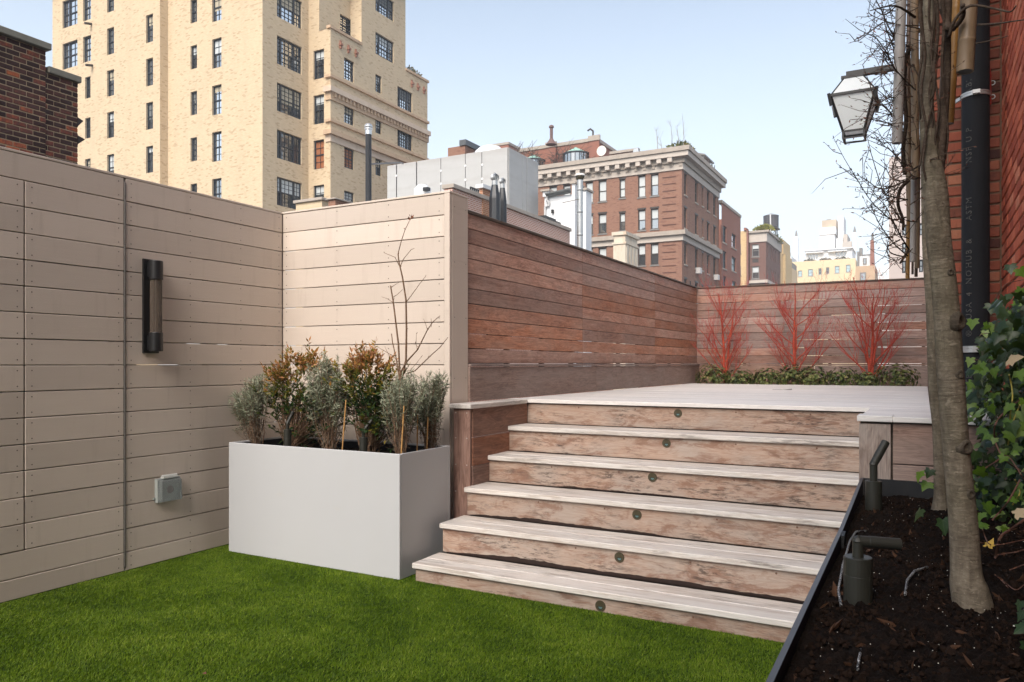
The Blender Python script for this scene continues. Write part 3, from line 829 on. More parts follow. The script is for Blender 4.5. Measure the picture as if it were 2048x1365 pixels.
# ------------------------------------------------------------------ black drain pipe with clamps and lettering
pd = 4.72
pc = at(1951, 700, pd); PX, PY, PR = pc.x, pc.y, .076
pipe = thing('drain_pipe', (PX, PY, DECK), 'thick black cast iron drain pipe with white lettering on the brick wall', 'pipe')
MB().lathe((PX, PY, DECK), [(PR, .0), (PR, 5.9)], 40).build('pipe', plain('black_cast_iron', (0.007, 0.0075, 0.009), 0.7, 0.18, 0, 0.25, 8, 0.1), pipe, smooth=True)
def band(z, h, r, bolt=True):
    mb = MB().lathe((PX, PY, z), [(PR + .0005, 0), (PR + r, .002), (PR + r, h * .35), (PR + r * .5, h * .42), (PR + r * .5, h * .58), (PR + r, h * .65), (PR + r, h - .002), (PR + .0005, h)], 40)
    if bolt:
        mb.box(PX - .02, PX + .02, PY - PR - .022, PY - PR - .002, z + .004, z + h - .004)
    return mb
cl = band(zat(197, pd), .03, .005)
cl.bar((PX - PR - .004, PY, zat(197, pd) + .01), (PX - PR - .075, PY + .06, zat(197, pd) - .01), .012, .02)
cl.build('clamp', M['steel'], pipe)
band(zat(706, pd), .042, .006).build('clamp', M['steel'], pipe)
band(zat(826, pd), .062, .004, False).build('coupling', M['steel'], pipe)
def wrap(mb, pts, faces, z0, ang0, off):
    mb.add([(PX + (PR + off) * math.cos(ang0 + u / PR), PY + (PR + off) * math.sin(ang0 + u / PR), z0 + v) for u, v in pts], faces)
ANGP = -HP - .55
st = MB(); n = 8
q = [(-.016 + .032 * i / n, v) for v in (-.018, .018) for i in range(n + 1)]
wrap(st, q, [(i, i + 1, n + 2 + i, n + 1 + i) for i in range(n)], zat(812, pd), ANGP + .1, .0052)
st.build('sticker', plain('white_sticker', (0.7, 0.72, 0.74), 0.5), pipe)
st = MB()
wrap(st, [(.011 * math.cos(a * math.pi / 8), .011 * math.sin(a * math.pi / 8)) for a in range(16)], [tuple(range(16))], zat(811, pd), ANGP + .1, .0062)
st.build('sticker_disc', plain('blue_print', (0.03, 0.16, 0.5), 0.5), pipe)
lm = NT('pipe_lettering'); lc = lm.noise(lm.obj(), 60, 3, .6)
lm.out(lm.mix(lc, (0.012, 0.012, 0.013), (0.11, 0.105, 0.095)), 0.7)
def lettering(txt, py_bottom, size, name='lettering'):
    cu = bpy.data.curves.new('t', 'FONT'); cu.body = txt; cu.size = size; cu.resolution_u = 2; cu.space_character = 1.25
    ob = bpy.data.objects.new('t', cu); COL.objects.link(ob)
    me = bpy.data.meshes.new_from_object(ob.evaluated_get(bpy.context.evaluated_depsgraph_get()))
    bpy.data.objects.remove(ob)
    mb = MB()
    z0 = zat(py_bottom, pd)
    mb.add([(PX + (PR + .0012) * math.cos(ANGP + (-v.co.y + size * .35) / PR), PY + (PR + .0012) * math.sin(ANGP + (-v.co.y + size * .35) / PR), z0 + v.co.x) for v in me.vertices],
           [tuple(p.vertices) for p in me.polygons])
    mb.build(name, lm.m, pipe)
bpy.context.view_layer.update()
for t, y in (('OTTE', 796), ('\u00ae', 674), ('USA', 640), ('4', 594), ('NO', 570), ('HUB', 538), ('&', 490), ('ASTM', 444), ('NSF', 330), ('U P', 288), ('ABI', 192)):
    lettering(t, y, .05)

rd = at(1983, 163, 4.75)
cleat = thing('shutter_hook', (rd.x, rd.y, rd.z), 'small red painted hook rod with steel eyelets on the brick return', 'hook')
MB().tube([(rd.x, HWY - .03, rd.z - .1), (rd.x, HWY - .03, rd.z + .09), (rd.x + .002, HWY - .03, rd.z + .14)], [.011, .011, .003], 8).build('rod', plain('red_paint', (0.3, 0.035, 0.025), 0.35, 0.5), cleat)
ey = MB()
for dz in (-.05, .04):
    ey.tube([(rd.x + .016 + .014 * math.cos(t * math.pi / 6), HWY - .03, rd.z + dz + .014 * math.sin(t * math.pi / 6)) for t in range(13)], .003, 6)
ey.build('eyelet', M['steel'], cleat)

# ------------------------------------------------------------------ lantern on its arm
LD = 5.55
def lp(px, py): return at(px, py, LD)
lc_ = lp(1708, 205)
LY = lc_.y
lan = thing('lantern', (lc_.x, LY, zat(285, LD)), 'black framed glass lantern hanging from an arm off the house', 'lantern')
hw, hb, ht = .146, .07, .064
hz = [zat(268, LD), zat(207, LD) , zat(164, LD)]     # bottom of panes, eaves, top of the roof
hz = [zat(266, LD), zat(197, LD), zat(160, LD)]
cx, cy = lc_.x + .002, LY
fr, pn = MB(), []
def ring(w, z): return [Vector((cx - w, cy - w, z)), Vector((cx + w, cy - w, z)), Vector((cx + w, cy + w, z)), Vector((cx - w, cy + w, z))]
r0, r1, r2 = ring(hb, hz[0]), ring(hw, hz[1]), ring(ht, hz[2])
rb_ = ring(hb, hz[0] - .05)
for i in range(4):
    j = (i + 1) % 4
    fr.bar(r0[i], r0[j], .012); fr.bar(r1[i], r1[j], .018); fr.bar(r2[i], r2[j], .012)
    fr.bar(r0[i], r1[i], .012); fr.bar(r1[i], r2[i], .008)
    fr.bar(rb_[i], rb_[j], .01); fr.bar(rb_[i], r0[i], .014)
ears = ring(hw + .012, hz[1])
for i in range(4):
    fr.bar(ears[i] + Vector((0, 0, .012)), ears[i] - Vector((0, 0, .075)) - (ears[i] - Vector((cx, cy, hz[1]))) * .1, .022, .022)
fr.build('frame', M['black'], lan)
frost = NT('frosted_lantern_glass'); frost.out((0.88, 0.93, 0.94), 0.25, 0.5)
tl = frost.n('BsdfTranslucent', None, Color=(0.97, 1.0, 1.0))
mx = frost.n('MixShader', None, _0=.35, _1=frost.b.outputs[0], _2=tl.outputs[0])
frost.t.links.new(mx.outputs[0], frost.t.nodes['Material Output'].inputs[0])
for i in range(4):
    j = (i + 1) % 4
    MB().quad(r0[i], r0[j], r1[j], r1[i]).build('pane', frost.m, lan)
    MB().quad(r1[i], r1[j], r2[j], r2[i]).build('roof_pane', frost.m, lan)
MB().box(cx - ht - .02, cx + ht + .01, cy - ht, cy + ht, hz[2], hz[2] + .02).build('roof_plate', M['black'], lan)
MB().box(cx - ht + .01, HWX, cy - .022, cy + .022, hz[2] + .021, hz[2] + .062).build('arm', M['black'], lan)
MB().box(HWX - .012, HWX - .0005, cy - .07, cy + .07, hz[2] - .1, hz[2] + .16).build('mounting_plate', M['black'], lan)

# ------------------------------------------------------------------ black steel planter on the right with its soil
RX = -0.286
rj = on_x(1681, RX)[0]
RE = 4.30
sp_ = thing('steel_planter', (.05, 3.0, 0), 'low black steel planter wall beside the stairs holding the trees', 'planter')
def side(y0, y1, z0a, z1a, z0b, z1b):
    return MB().hexa([(RX - .004, y0, z0a), (RX + .006, y0, z0a), (RX + .006, y1, z0b), (RX - .004, y1, z0b)], [(RX - .004, y0, z1a), (RX + .006, y0, z1a), (RX + .006, y1, z1b), (RX - .004, y1, z1b)])
side(.2, rj, .01, .606, .01, .654).build('side_plate', M['planter_steel'], sp_)
side(rj + .002, RE, .01, .653, .01, .706).build('side_plate', M['planter_steel'], sp_)
def lip(y0, y1, za, zb):
    return MB().hexa([(RX - .006, y0, za), (RX + .008, y0, za), (RX + .008, y1, zb), (RX - .006, y1, zb)], [(RX - .006, y0, za + .006), (RX + .008, y0, za + .006), (RX + .008, y1, zb + .006), (RX - .006, y1, zb + .006)])
lip(.2, rj, .6065, .6545).build('rim', M['rim'], sp_)
lip(rj + .002, RE, .6535, .7065).build('rim', M['rim'], sp_)
tb = MB()
pts = [(rj - .085, .56), (rj + .004, .56), (rj + .004, .64), (rj - .004, .655), (rj - .02, .661), (rj - .085, .655)]
tb.add([(RX + .009, y, z) for y, z in pts] + [(RX + .02, y, z) for y, z in pts], [(0, 1, 2, 3, 4, 5), (11, 10, 9, 8, 7, 6)] + [(i, (i + 1) % 6, 6 + (i + 1) % 6, 6 + i) for i in range(6)])
tb.build('joint_plate', M['planter_steel'], sp_)
MB().box(RX + .008, HSX - .002, RE - .012, RE - .002, .02, .712).build('end_plate', M['planter_steel'], sp_)
def soil_z(x, y): return .575 + .012 * y + .035 * max(0, (x - RX) / .7) + .01 * math.sin(y * 4 + x * 5)
ss, sv = soil_sheet('s', RX + .008, HSX - .002, .25, RE - .014, soil_z, 70, 300, 8, .011)
tag(ss.build('soil_bed', M['soil'], smooth=True), 'dark potting soil filling the steel planter', kind='structure')
def debris():
    rng = np.random.default_rng(21)
    groups = (('soil_crumbs', 6500, (.002, .011), plain('soil_crumb', (0.015, 0.0088, 0.006), 0.95, 0.06, 0, 0.5, 30), 'loose dark soil crumbs scattered over the planter', 1.0),
              ('perlite_specks', 700, (.0007, .0019), plain('perlite', (0.7, 0.66, 0.58), 0.8), 'white perlite specks in the planter soil', .9),
              ('bark_chips', 240, (.004, .012), plain('bark_chip', (0.06, 0.028, 0.014), 0.85, 0.2, 0, 0.5, 30), 'brown bark chips scattered over the planter soil', .35))
    for name, n, (a, b), mt, lab, fl in groups:
        mb = MB()
        for i in range(n):
            x = rng.uniform(RX + .03, HSX - .02); y = rng.uniform(.9, RE - .05); z = soil_z(x, y) + rng.uniform(-.002, .008)
            s = rng.uniform(a, b) * (1 if rng.random() < .85 else 1.5)
            ax = [Vector(rng.normal(0, 1, 3)).normalized() for _ in range(2)]
            u = ax[0]; v = (ax[1] - u * ax[1].dot(u)).normalized(); w = u.cross(v)
            p = Vector((x, y, z)); k = 1.0 if name != 'bark_chips' else 2.2
            mb.add([p + u * s * k, p + v * s * .7, p - u * s * k, p - v * s * .7, p + w * s * fl, p - w * s * fl],
                   [(0, 1, 4), (1, 2, 4), (2, 3, 4), (3, 0, 4), (1, 0, 5), (2, 1, 5), (3, 2, 5), (0, 3, 5)])
        tag(mb.build(name, mt), lab, 'soil', kind='stuff')
debris()

# garden spotlights: ground tube, stem, knuckle, head
def spotlight(base, label, r, h, stem, head_dir, head_len, hr, group='garden spotlights'):
    o = thing('garden_spotlight', base, label, 'spotlight', group)
    b = Vector(base)
    MB().lathe(b - Vector((0, 0, .05)), [(r * .97, 0), (r, .004), (r, h * .62 + .05), (r * .97, h * .63 + .05), (r, h * .64 + .05), (r, h + .048), (r * .94, h + .05), (.001, h + .05)], 28).build('housing', M['spot'], o)
    t = b + Vector((0, 0, h))
    MB().lathe(t, [(hr * .9, .0), (hr * .9, stem), (hr * .75, stem + .002)], 20).build('stem', M['spot'], o)
    k = t + Vector((0, 0, stem))
    MB().lathe(k - Vector((0, 0, hr * .6)), [(.001, -hr * .3), (hr * .7, 0), (hr * 1.02, hr * .6), (hr * .75, hr * 1.2), (.001, hr * 1.6)], 16).build('knuckle', M['spot'], o)
    dv = Vector(head_dir).normalized()
    hd = MB(); hd.tube([k + dv * hr * .2, k + dv * head_len * .25, k + dv * head_len * .26, k + dv * head_len], [hr * .95, hr * .95, hr, hr], 20)
    hd.build('head', M['spot'], o, smooth=False)
    MB().tube([k + dv * (head_len + .0005), k + dv * (head_len + .002)], [hr * .8, hr * .8], 16).build('lens', M['black'], o)
CR = Vector((CA, SA, 0)); CF = Vector((-SA, CA, 0))
d1 = 2.17; p1 = at(1716, 1210, d1)
spotlight((p1.x, p1.y, p1.z), 'dark spotlight with its head bent level at the near end of the steel planter', .0385, .138, .045, CR * .97 + CF * -.1 + Vector((0, 0, -.06)), .115, .0165)
d2 = 3.45; p2 = at(1747, 1019, d2)
spotlight((p2.x, p2.y, p2.z), 'dark spotlight with its head tilted up in the corner of the steel planter', .0355, .13, .075, CR * .55 + CF * .25 + Vector((0, 0, .75)), .125, .0185)

# drip hoses on the soil
hm = NT('drip_hose'); hv = hm.noise(hm.scale(hm.obj(), (40, 40, 40)), 6, 2, .5)
hm.out(hm.ramp(hv, [(.52, (.012, .012, .013)), (.6, (.5, .5, .5))]), .4)
def hose(pts, label, r=.004):
    ps = [on_z(px, py, soil_z(0, 2.3) + dz) for px, py, dz in pts]
    out = []
    for a, b in zip(ps[:-1], ps[1:]):
        for k in range(6): out.append(a.lerp(b, k / 6))
    out.append(ps[-1])
    tag(MB().tube(out, r, 8).build('drip_hose', hm.m, smooth=True), label, 'hose', 'drip hoses in the steel planter')
hose([(1732, 1062, .004), (1712, 1064, .012), (1700, 1082, .014), (1686, 1130, .012), (1677, 1180, .01), (1682, 1212, 0)], 'black and white drip hose looping beside the level spotlight')
hose([(1855, 1135, .0), (1830, 1142, .012), (1815, 1160, .014), (1810, 1190, .0)], 'short black drip hose arching out of the soil by the thick trunk')
hose([(1722, 1299, 0), (1718, 1318, .012), (1715, 1340, 0)], 'stub of drip hose poking from the soil near the rim', .003)
# ------------------------------------------------------------------ plants
def bark(name, c0, c1, c2, sc=1.0, moss=None, patch=0.0):
    m = NT(name); co = m.obj()
    a = m.noise(m.scale(co, (14 * sc, 14 * sc, 3.5 * sc)), 2.0, 6, .65, .5)
    b = m.noise(m.scale(co, (6 * sc, 6 * sc, 30 * sc)), 1.5, 5, .7, 1.0)
    f = m.noise(co, 90 * sc, 4, .7)
    c = m.ramp(m.math('ADD', m.math('MULTIPLY', a, .55), m.math('MULTIPLY', b, .45)), [(.3, c0), (.5, c1), (.68, c2)])
    c = m.mix(m.math('MULTIPLY', m.ramp(f, [(.58, 0.0), (.7, 1.0)]), .35), c, tuple(min(1, x * 1.8) for x in c2))
    if moss: c = m.mix(m.math('MULTIPLY', m.ramp(m.noise(co, 6, 4, .6), [(.45, 0.0), (.7, 1.0)]), .5), c, moss)
    if patch:
        pz = m.noise(m.scale(co, (9, 9, 5)), 1.7, 6, .7, .6)
        c = m.mix(m.math('MULTIPLY', m.ramp(pz, [(.46, 0.0), (.58, 1.0)]), patch), c, tuple(x * .6 for x in c0))
        pl_ = m.noise(m.scale(co, (16, 16, 40)), 1.5, 5, .7, .8)
        c = m.mix(m.math('MULTIPLY', m.ramp(pl_, [(.58, 0.0), (.66, 1.0)]), patch), c, tuple(min(1, x * 1.5) for x in c2))
    m.bump(m.math('ADD', m.math('MULTIPLY', b, .7), m.math('MULTIPLY', f, .3)), .8, .01)
    return m.out(c, .85, .2)
M['bark'] = bark('smooth_grey_bark', (0.08, 0.062, 0.044), (0.17, 0.138, 0.1), (0.27, 0.228, 0.172), 1.4, (0.11, 0.1, 0.06), .35)
M['twig'] = bark('dark_twig_bark', (0.035, 0.024, 0.018), (0.075, 0.052, 0.038), (0.14, 0.105, 0.08), 2.0)
M['red_bark'] = bark('coral_red_bark', (0.13, 0.024, 0.015), (0.33, 0.05, 0.03), (0.52, 0.11, 0.055), 2.0)
M['red_twig'] = plain('coral_red_twig', (0.36, 0.055, 0.045), .5, .3, 0, .35, 8)
M['stem'] = bark('brown_stem', (0.07, 0.04, 0.025), (0.15, 0.09, 0.055), (0.27, 0.18, 0.12), 3.0)
M['bamboo_stake'] = plain('bamboo_stake', (0.45, 0.25, 0.09), .5, .35, 0, .25, 15)

class Leaves:
    def __init__(s): s.mb = MB(); s.t = []
    def leaf(s, p, d, l, w, rg, tint, n=None, fold=.25):
        d = d.normalized()
        n = n or Vector((rg.gauss(0, 1), rg.gauss(0, 1), rg.gauss(0, 1)))
        sd = d.cross(n)
        if sd.length < 1e-5: sd = d.orthogonal()
        sd.normalize(); up = sd.cross(d)
        m = p + d * l * .45
        s.mb.add([p, m + sd * w + up * w * fold, p + d * l, m - sd * w + up * w * fold], [(0, 2, 1), (0, 3, 2)])
        t = min(1, max(0, tint)); s.t += [t, t]
    def build(s, name, mat, parent): return s.mb.build(name, mat, parent, tint=s.t)

def rv(rg, k=1.0): return Vector((rg.gauss(0, k), rg.gauss(0, k), rg.gauss(0, k)))

# ---- lavender and nandina in the white planter
lav_m = leafmat('lavender_leaves', [(0, (0.045, 0.05, 0.035)), (.35, (0.12, 0.13, 0.08)), (.7, (0.235, 0.255, 0.17)), (1, (0.42, 0.44, 0.33))], .6, .2)
lav_dry = leafmat('lavender_dry', [(0, (0.05, 0.04, 0.03)), (.6, (0.15, 0.12, 0.085)), (1, (0.25, 0.21, 0.15))], .7, .1)
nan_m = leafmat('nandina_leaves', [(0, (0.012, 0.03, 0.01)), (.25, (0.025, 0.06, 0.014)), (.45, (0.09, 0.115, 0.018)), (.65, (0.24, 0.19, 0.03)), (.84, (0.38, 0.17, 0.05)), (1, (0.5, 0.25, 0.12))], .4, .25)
SZ = .702
def lavender(base, tips, seed, label, spread=.05, stemr=.006):
    rg = random.Random(seed); b = Vector(base)
    o = thing('lavender_bush', base, label, 'lavender', 'lavender bushes in the white planter')
    st = MB(); lv = Leaves(); dl = Leaves()
    for (tx, ty, tz, n, r) in tips:                     # clump centre (relative), shoots, clump radius
        c = b + Vector((tx, ty, tz))
        for i in range(n):
            w_ = 1.8 if rg.random() < .16 else 1.0
            e = c + w_ * Vector((rg.gauss(0, r * .72), rg.gauss(0, r * .6), rg.gauss(0, r * .7)))
            s = b + Vector((rg.gauss(0, .012), rg.gauss(0, .012), -.01))
            m = s.lerp(e, .5) + rv(rg, .02); m.x = s.x + (m.x - s.x) * .8
            if (e - m).length < .03: continue
            pts = [s, s.lerp(m, .5) + rv(rg, .012), m, m.lerp(e, .6) + rv(rg, .008), e]
            q_ = 1.0 if i % 5 == 0 else .4
            st.tube(pts, [stemr * rg.uniform(.6, 1) * q_, stemr * .6 * q_, stemr * .4 * q_, .0014, .001], 5)
            dv = (e - m).normalized()
            up = (dv + Vector((0, 0, .7))).normalized()
            L = (e - m).length
            k = int(26 + L * 190)
            for q in range(k):
                t = rg.uniform(.05, 1.0)
                p = m.lerp(e, t) + rv(rg, .004)
                d = (up * .55 + rv(rg, .6)).normalized()
                if t < .3 and rg.random() < .5: dl.leaf(p, d - Vector((0, 0, .9)), rg.uniform(.015, .035), .0016, rg, rg.random())
                else: lv.leaf(p, d, rg.uniform(.022, .05), rg.uniform(.0019, .0034), rg, rg.gauss(.38 + .45 * t, .22))
            for q in range(8):
                p = s.lerp(m, rg.uniform(.25, 1)) + rv(rg, .01)
                dl.leaf(p, rv(rg, .4) + Vector((0, 0, -.5)), rg.uniform(.02, .05), .0018, rg, rg.random())
    tag(st.build('stems', M['stem'], o), kind='stuff'); lv.build('foliage', lav_m, o); dl.build('dry_foliage', lav_dry, o)
def pbase(px, py, Y):
    x, d = on_y(px, Y); return (x, Y, SZ)
def rel(px, py, Y, b): 
    x, d = on_y(px, Y); return (x - b[0], Y - b[1], zat(py, d) - b[2])
YL = 3.86
b = pbase(513, 880, YL)
lavender(b, [(*rel(487, 795, YL, b), 26, .06), (*rel(507, 770, YL - .03, b), 26, .06), (*rel(475, 810, YL + .03, b), 14, .035), (*rel(520, 762, YL + .04, b), 12, .035)], 1, 'grey green lavender at the left corner of the white planter')
b = pbase(660, 895, YL)
lavender(b, [(*rel(640, 745, YL, b), 24, .06), (*rel(655, 735, YL + .03, b), 30, .055), (*rel(668, 765, YL - .02, b), 18, .05), (*rel(628, 785, YL, b), 12, .045), (*rel(690, 800, YL + .05, b), 8, .05)], 2, 'tall grey lavender in the middle between the two nandinas')
b = pbase(800, 908, 3.76)
lavender(b, [(*rel(800, 785, 3.76, b), 26, .06), (*rel(815, 765, 3.78, b), 22, .05), (*rel(788, 770, 3.8, b), 14, .045)], 3, 'grey lavender round the foot of the bare sapling', stemr=.008)
b = pbase(862, 893, 4.12)
lavender(b, [(*rel(845, 800, 4.06, b), 22, .065), (*rel(878, 755, 4.08, b), 22, .04), (*rel(868, 785, 4.1, b), 16, .045), (*rel(842, 770, 4.08, b), 14, .045)], 4, 'grey lavender leaning out over the right corner of the planter')

def nandina(base, lobes, seed, label, wid):
    rg = random.Random(seed); b = Vector(base)
    o = thing('nandina_bush', base, label, 'nandina', 'nandinas in the white planter')
    st = MB(); lv = Leaves()
    for (tx, ty, tz, n, r, hue) in lobes:
        c = b + Vector((tx, ty, tz))
        for i in range(int(n * (1.5 if hue > .4 else 2.2))):
            s0 = b + Vector((rg.gauss(0, .03), rg.gauss(0, .02), 0))
            w_ = 1.7 if rg.random() < .15 else 1.0
            a = c + w_ * Vector((rg.gauss(0, r * .68), rg.gauss(0, r * .55), rg.gauss(0, r * .55)))
            stp = s0.lerp(a, .7) + Vector((rg.gauss(0, .01), 0, 0))
            if i % 3 == 0: st.tube([s0, s0.lerp(stp, .5) + rv(rg, .012), stp], [.004, .003, .002], 5)
            out = (a - (b + Vector((0, 0, tz * .6)))).normalized()
            fr = (out + rv(rg, .35) + Vector((0, 0, .15))).normalized()
            L = rg.uniform(.06, .11)
            e = a + fr * L
            st.tube([a, e], [.0012, .0006], 3, False)
            for k in range(9):                             # leaflets along the frond
                t = .2 + .8 * k / 8
                p = a.lerp(e, t)
                side = fr.cross(Vector((0, 0, 1)) + rv(rg, .3)).normalized() * (1 if k % 2 else -1)
                d = (fr * .7 + side * .8 + rv(rg, .25)) if k < 8 else fr
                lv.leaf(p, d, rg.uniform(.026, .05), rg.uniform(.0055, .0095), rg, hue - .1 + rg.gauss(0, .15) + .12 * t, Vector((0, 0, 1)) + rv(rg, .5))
    tag(st.build('stems', M['stem'], o), kind='stuff'); lv.build('foliage', nan_m, o)
YN = 3.98
b = pbase(585, 888, YN)
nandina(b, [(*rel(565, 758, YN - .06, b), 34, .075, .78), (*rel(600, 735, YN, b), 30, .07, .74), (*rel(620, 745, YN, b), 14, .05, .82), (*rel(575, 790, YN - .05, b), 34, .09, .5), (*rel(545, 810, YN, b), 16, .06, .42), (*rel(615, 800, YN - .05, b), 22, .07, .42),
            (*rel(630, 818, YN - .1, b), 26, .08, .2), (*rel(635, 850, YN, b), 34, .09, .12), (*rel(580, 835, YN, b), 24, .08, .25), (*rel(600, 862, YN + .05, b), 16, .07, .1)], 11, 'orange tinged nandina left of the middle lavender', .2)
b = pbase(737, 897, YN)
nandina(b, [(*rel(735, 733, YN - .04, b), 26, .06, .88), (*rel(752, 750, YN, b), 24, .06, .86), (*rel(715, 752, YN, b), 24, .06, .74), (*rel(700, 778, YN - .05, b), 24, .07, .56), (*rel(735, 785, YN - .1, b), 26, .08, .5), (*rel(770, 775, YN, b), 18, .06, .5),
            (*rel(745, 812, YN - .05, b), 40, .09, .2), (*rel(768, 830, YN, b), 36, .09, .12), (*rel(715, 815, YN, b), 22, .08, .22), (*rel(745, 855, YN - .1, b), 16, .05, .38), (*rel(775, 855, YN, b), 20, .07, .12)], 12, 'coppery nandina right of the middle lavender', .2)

for k, (px0, py0, px1, py1, Y, lab) in enumerate(((683, 896, 692, 800, 3.8, 'orange bamboo stake beside the middle lavender'), (801, 906, 808, 812, 3.72, 'bamboo stake close by the sapling stem'), (834, 903, 835, 830, 3.93, 'bamboo stake between the two right lavenders'), (853, 899, 856, 835, 4.04, 'bamboo stake nearest the right corner of the planter'))):
    x0, d0 = on_y(px0, Y); x1, d1 = on_y(px1, Y)
    a = Vector((x0, Y, SZ - .03)); e = Vector((x1, Y, zat(py1, d1)))
    mb = MB(); n = 7; pts, rad = [], []
    for i in range(n):
        for dt, r in ((0, .0042), (.02, .0047), (.04, .0042)):
            pts.append(a.lerp(e, min(1, i / n + dt))); rad.append(r)
    pts.append(e); rad.append(.004)
    tag(mb.tube(pts, rad, 8).build('bamboo_stake', M['bamboo_stake']), lab, 'stake', 'stakes in the white planter')

# ---- bare sapling with one dead leaf
YS = 3.8
def sp3(px, py, dy=0):
    x, d = on_y(px, YS + dy); return Vector((x, YS + dy, zat(py, d)))
sap = thing('bare_sapling', sp3(803, 905), 'thin leafless sapling with one dead leaf at its tip', 'sapling')
mb = MB()
def limb(pts, r0, r1, dy=0.0, n=6):
    ps = [sp3(px, py, dy * i / max(1, len(pts) - 1)) for i, (px, py) in enumerate(pts)]
    mb.tube(ps, [r0 + (r1 - r0) * i / (len(ps) - 1) for i in range(len(ps))], n)
    return ps
limb([(803, 905), (801, 850), (800, 800), (801, 750), (811, 738)], .011, .008)
limb([(803, 760), (812, 720), (813, 660), (812, 600), (805, 555), (798, 525), (796, 508)], .0075, .004)
limb([(796, 508), (802, 485), (810, 460), (819, 442)], .0028, .0018)
limb([(800, 760), (797, 690), (791, 640), (786, 600), (781, 572)], .0065, .0045, .05)
limb([(801, 745), (815, 722), (835, 700), (855, 660), (865, 645), (880, 632)], .006, .0018, -.04)
limb([(812, 748), (830, 742), (858, 715), (880, 695), (896, 675)], .0042, .0016, -.06)
limb([(799, 760), (793, 720), (785, 685), (783, 668)], .0045, .003, .04)
limb([(812, 605), (820, 595), (838, 570), (852, 552)], .003, .0013, -.03)
limb([(800, 535), (806, 520), (822, 500), (829, 497)], .0028, .0012, .02)
limb([(800, 535), (790, 515), (768, 506)], .0028, .0012, -.02)
limb([(785, 605), (775, 598), (763, 594)], .002, .001)
limb([(783, 575), (790, 570), (798, 565)], .002, .001)
limb([(786, 595), (794, 590), (804, 581)], .002, .001)
limb([(800, 728), (785, 712), (765, 700), (753, 693)], .0026, .0012, -.03)
limb([(798, 740), (780, 715), (770, 695)], .0024, .001, .03)
limb([(855, 660), (851, 648), (847, 638)], .002, .001); limb([(835, 700), (832, 688), (833, 668)], .002, .001)
limb([(820, 742), (832, 728), (842, 715)], .002, .001)
limb([(862, 655), (863, 645), (862, 637)], .002, .001)
rg = random.Random(9)
for i in range(46):
    f = mb.v[rg.randrange(len(mb.v))]; p = Vector(f)
    mb.tube([p, p + Vector((rg.uniform(-.012, .012), rg.uniform(-.006, .006), rg.uniform(0, .014)))], [.0022, .001], 4)
mb.build('trunk', M['stem'], sap)
dl = Leaves(); p = sp3(820, 436)
for i in range(9): dl.leaf(p + rv(rg, .005), rv(rg, 1), rg.uniform(.018, .032), .01, rg, rg.uniform(.5, 1))
dl.build('dead_leaf', leafmat('dead_leaf_red', [(0, (0.1, 0.03, 0.02)), (1, (0.24, 0.09, 0.04))], .7, .2), sap)

for px, yb, yh, tilt, lab in ((575, 890, 862, .3, 'dark spotlight half hidden under the left nandina in the white planter'), (727, 903, 878, .55, 'dark spotlight with a raised head under the right nandina')):
    Y = 3.77; x, d = on_y(px, Y)
    spotlight((x, Y, SZ), lab, .026, zat(yh, d) - SZ + .01, .04, CR * tilt + Vector((0, 0, .75)) + CF * .25, .085, .0125)

# ---- coral bark maples
def maple(base, H, seed, label, wide, leaders):
    rg = random.Random(seed); b = Vector(base)
    o = thing('coral_bark_maple', base, label, 'tree', 'coral bark maples along the far fence')
    tr, tw = MB(), MB()
    def shoot(p, d, L, r, lev):
        n = 5 if lev < 2 else 4
        pts = [p]; dd = d.normalized()
        for i in range(n):
            dd = (dd + Vector((rg.gauss(0, .1), rg.gauss(0, .1), .1 + .03 * lev))).normalized()
            pts.append(pts[-1] + dd * L / n)
        rad = [r * (1 - .72 * i / n) for i in range(n + 1)]
        (tr if lev < 1 else tw).tube(pts, rad, 6 if lev < 1 else 4, False)
        if lev < 3:
            k = {0: 7, 1: 4, 2: 2}[lev]
            for i in range(k):
                t = rg.uniform(.25, .95); j = min(n - 1, int(t * n)); q = pts[j].lerp(pts[j + 1], t * n - j)
                a = rg.uniform(0, 2 * math.pi)
                side = Vector((math.cos(a), math.sin(a) * .6, 0))
                shoot(q, dd * 1.0 + side * rg.uniform(.45, .8), L * rg.uniform(.36, .55), max(.0009, rad[j] * .5), lev + 1)
    lead = []
    for (dx, top, r) in leaders:
        pts = [b + Vector((dx * t ** 1.3 + rg.gauss(0, .006), rg.gauss(0, .006), top * t)) for t in (0, .12, .25, .4, .55, .7, .85, 1)]
        tr.tube(pts, [r * 1.15, r, r * .95, r * .85, r * .68, r * .5, r * .34, .004], 8)
        lead.append((pts, r))
    for i in range(21):
        pts, r = rg.choice(lead[:2]) if i % 3 else lead[0]
        t = .06 + .72 * (i / 20) ** 1.25; j = min(6, int(t * 7)); q = pts[j].lerp(pts[j + 1], t * 7 - j)
        a = (i * 2.4 + rg.uniform(-.4, .4))
        side = Vector((math.cos(a), math.sin(a) * .5, 0))
        shoot(q, side * rg.uniform(.8, 1.15) * wide + Vector((0, 0, rg.uniform(.6, .85))), H * rg.uniform(.4, .56) * (1 - .35 * t), r * .46 * (1 - .4 * t), 0)
    tr.build('trunk', M['red_bark'], o); tw.build('twigs', M['red_twig'], o)
YM = 10.52
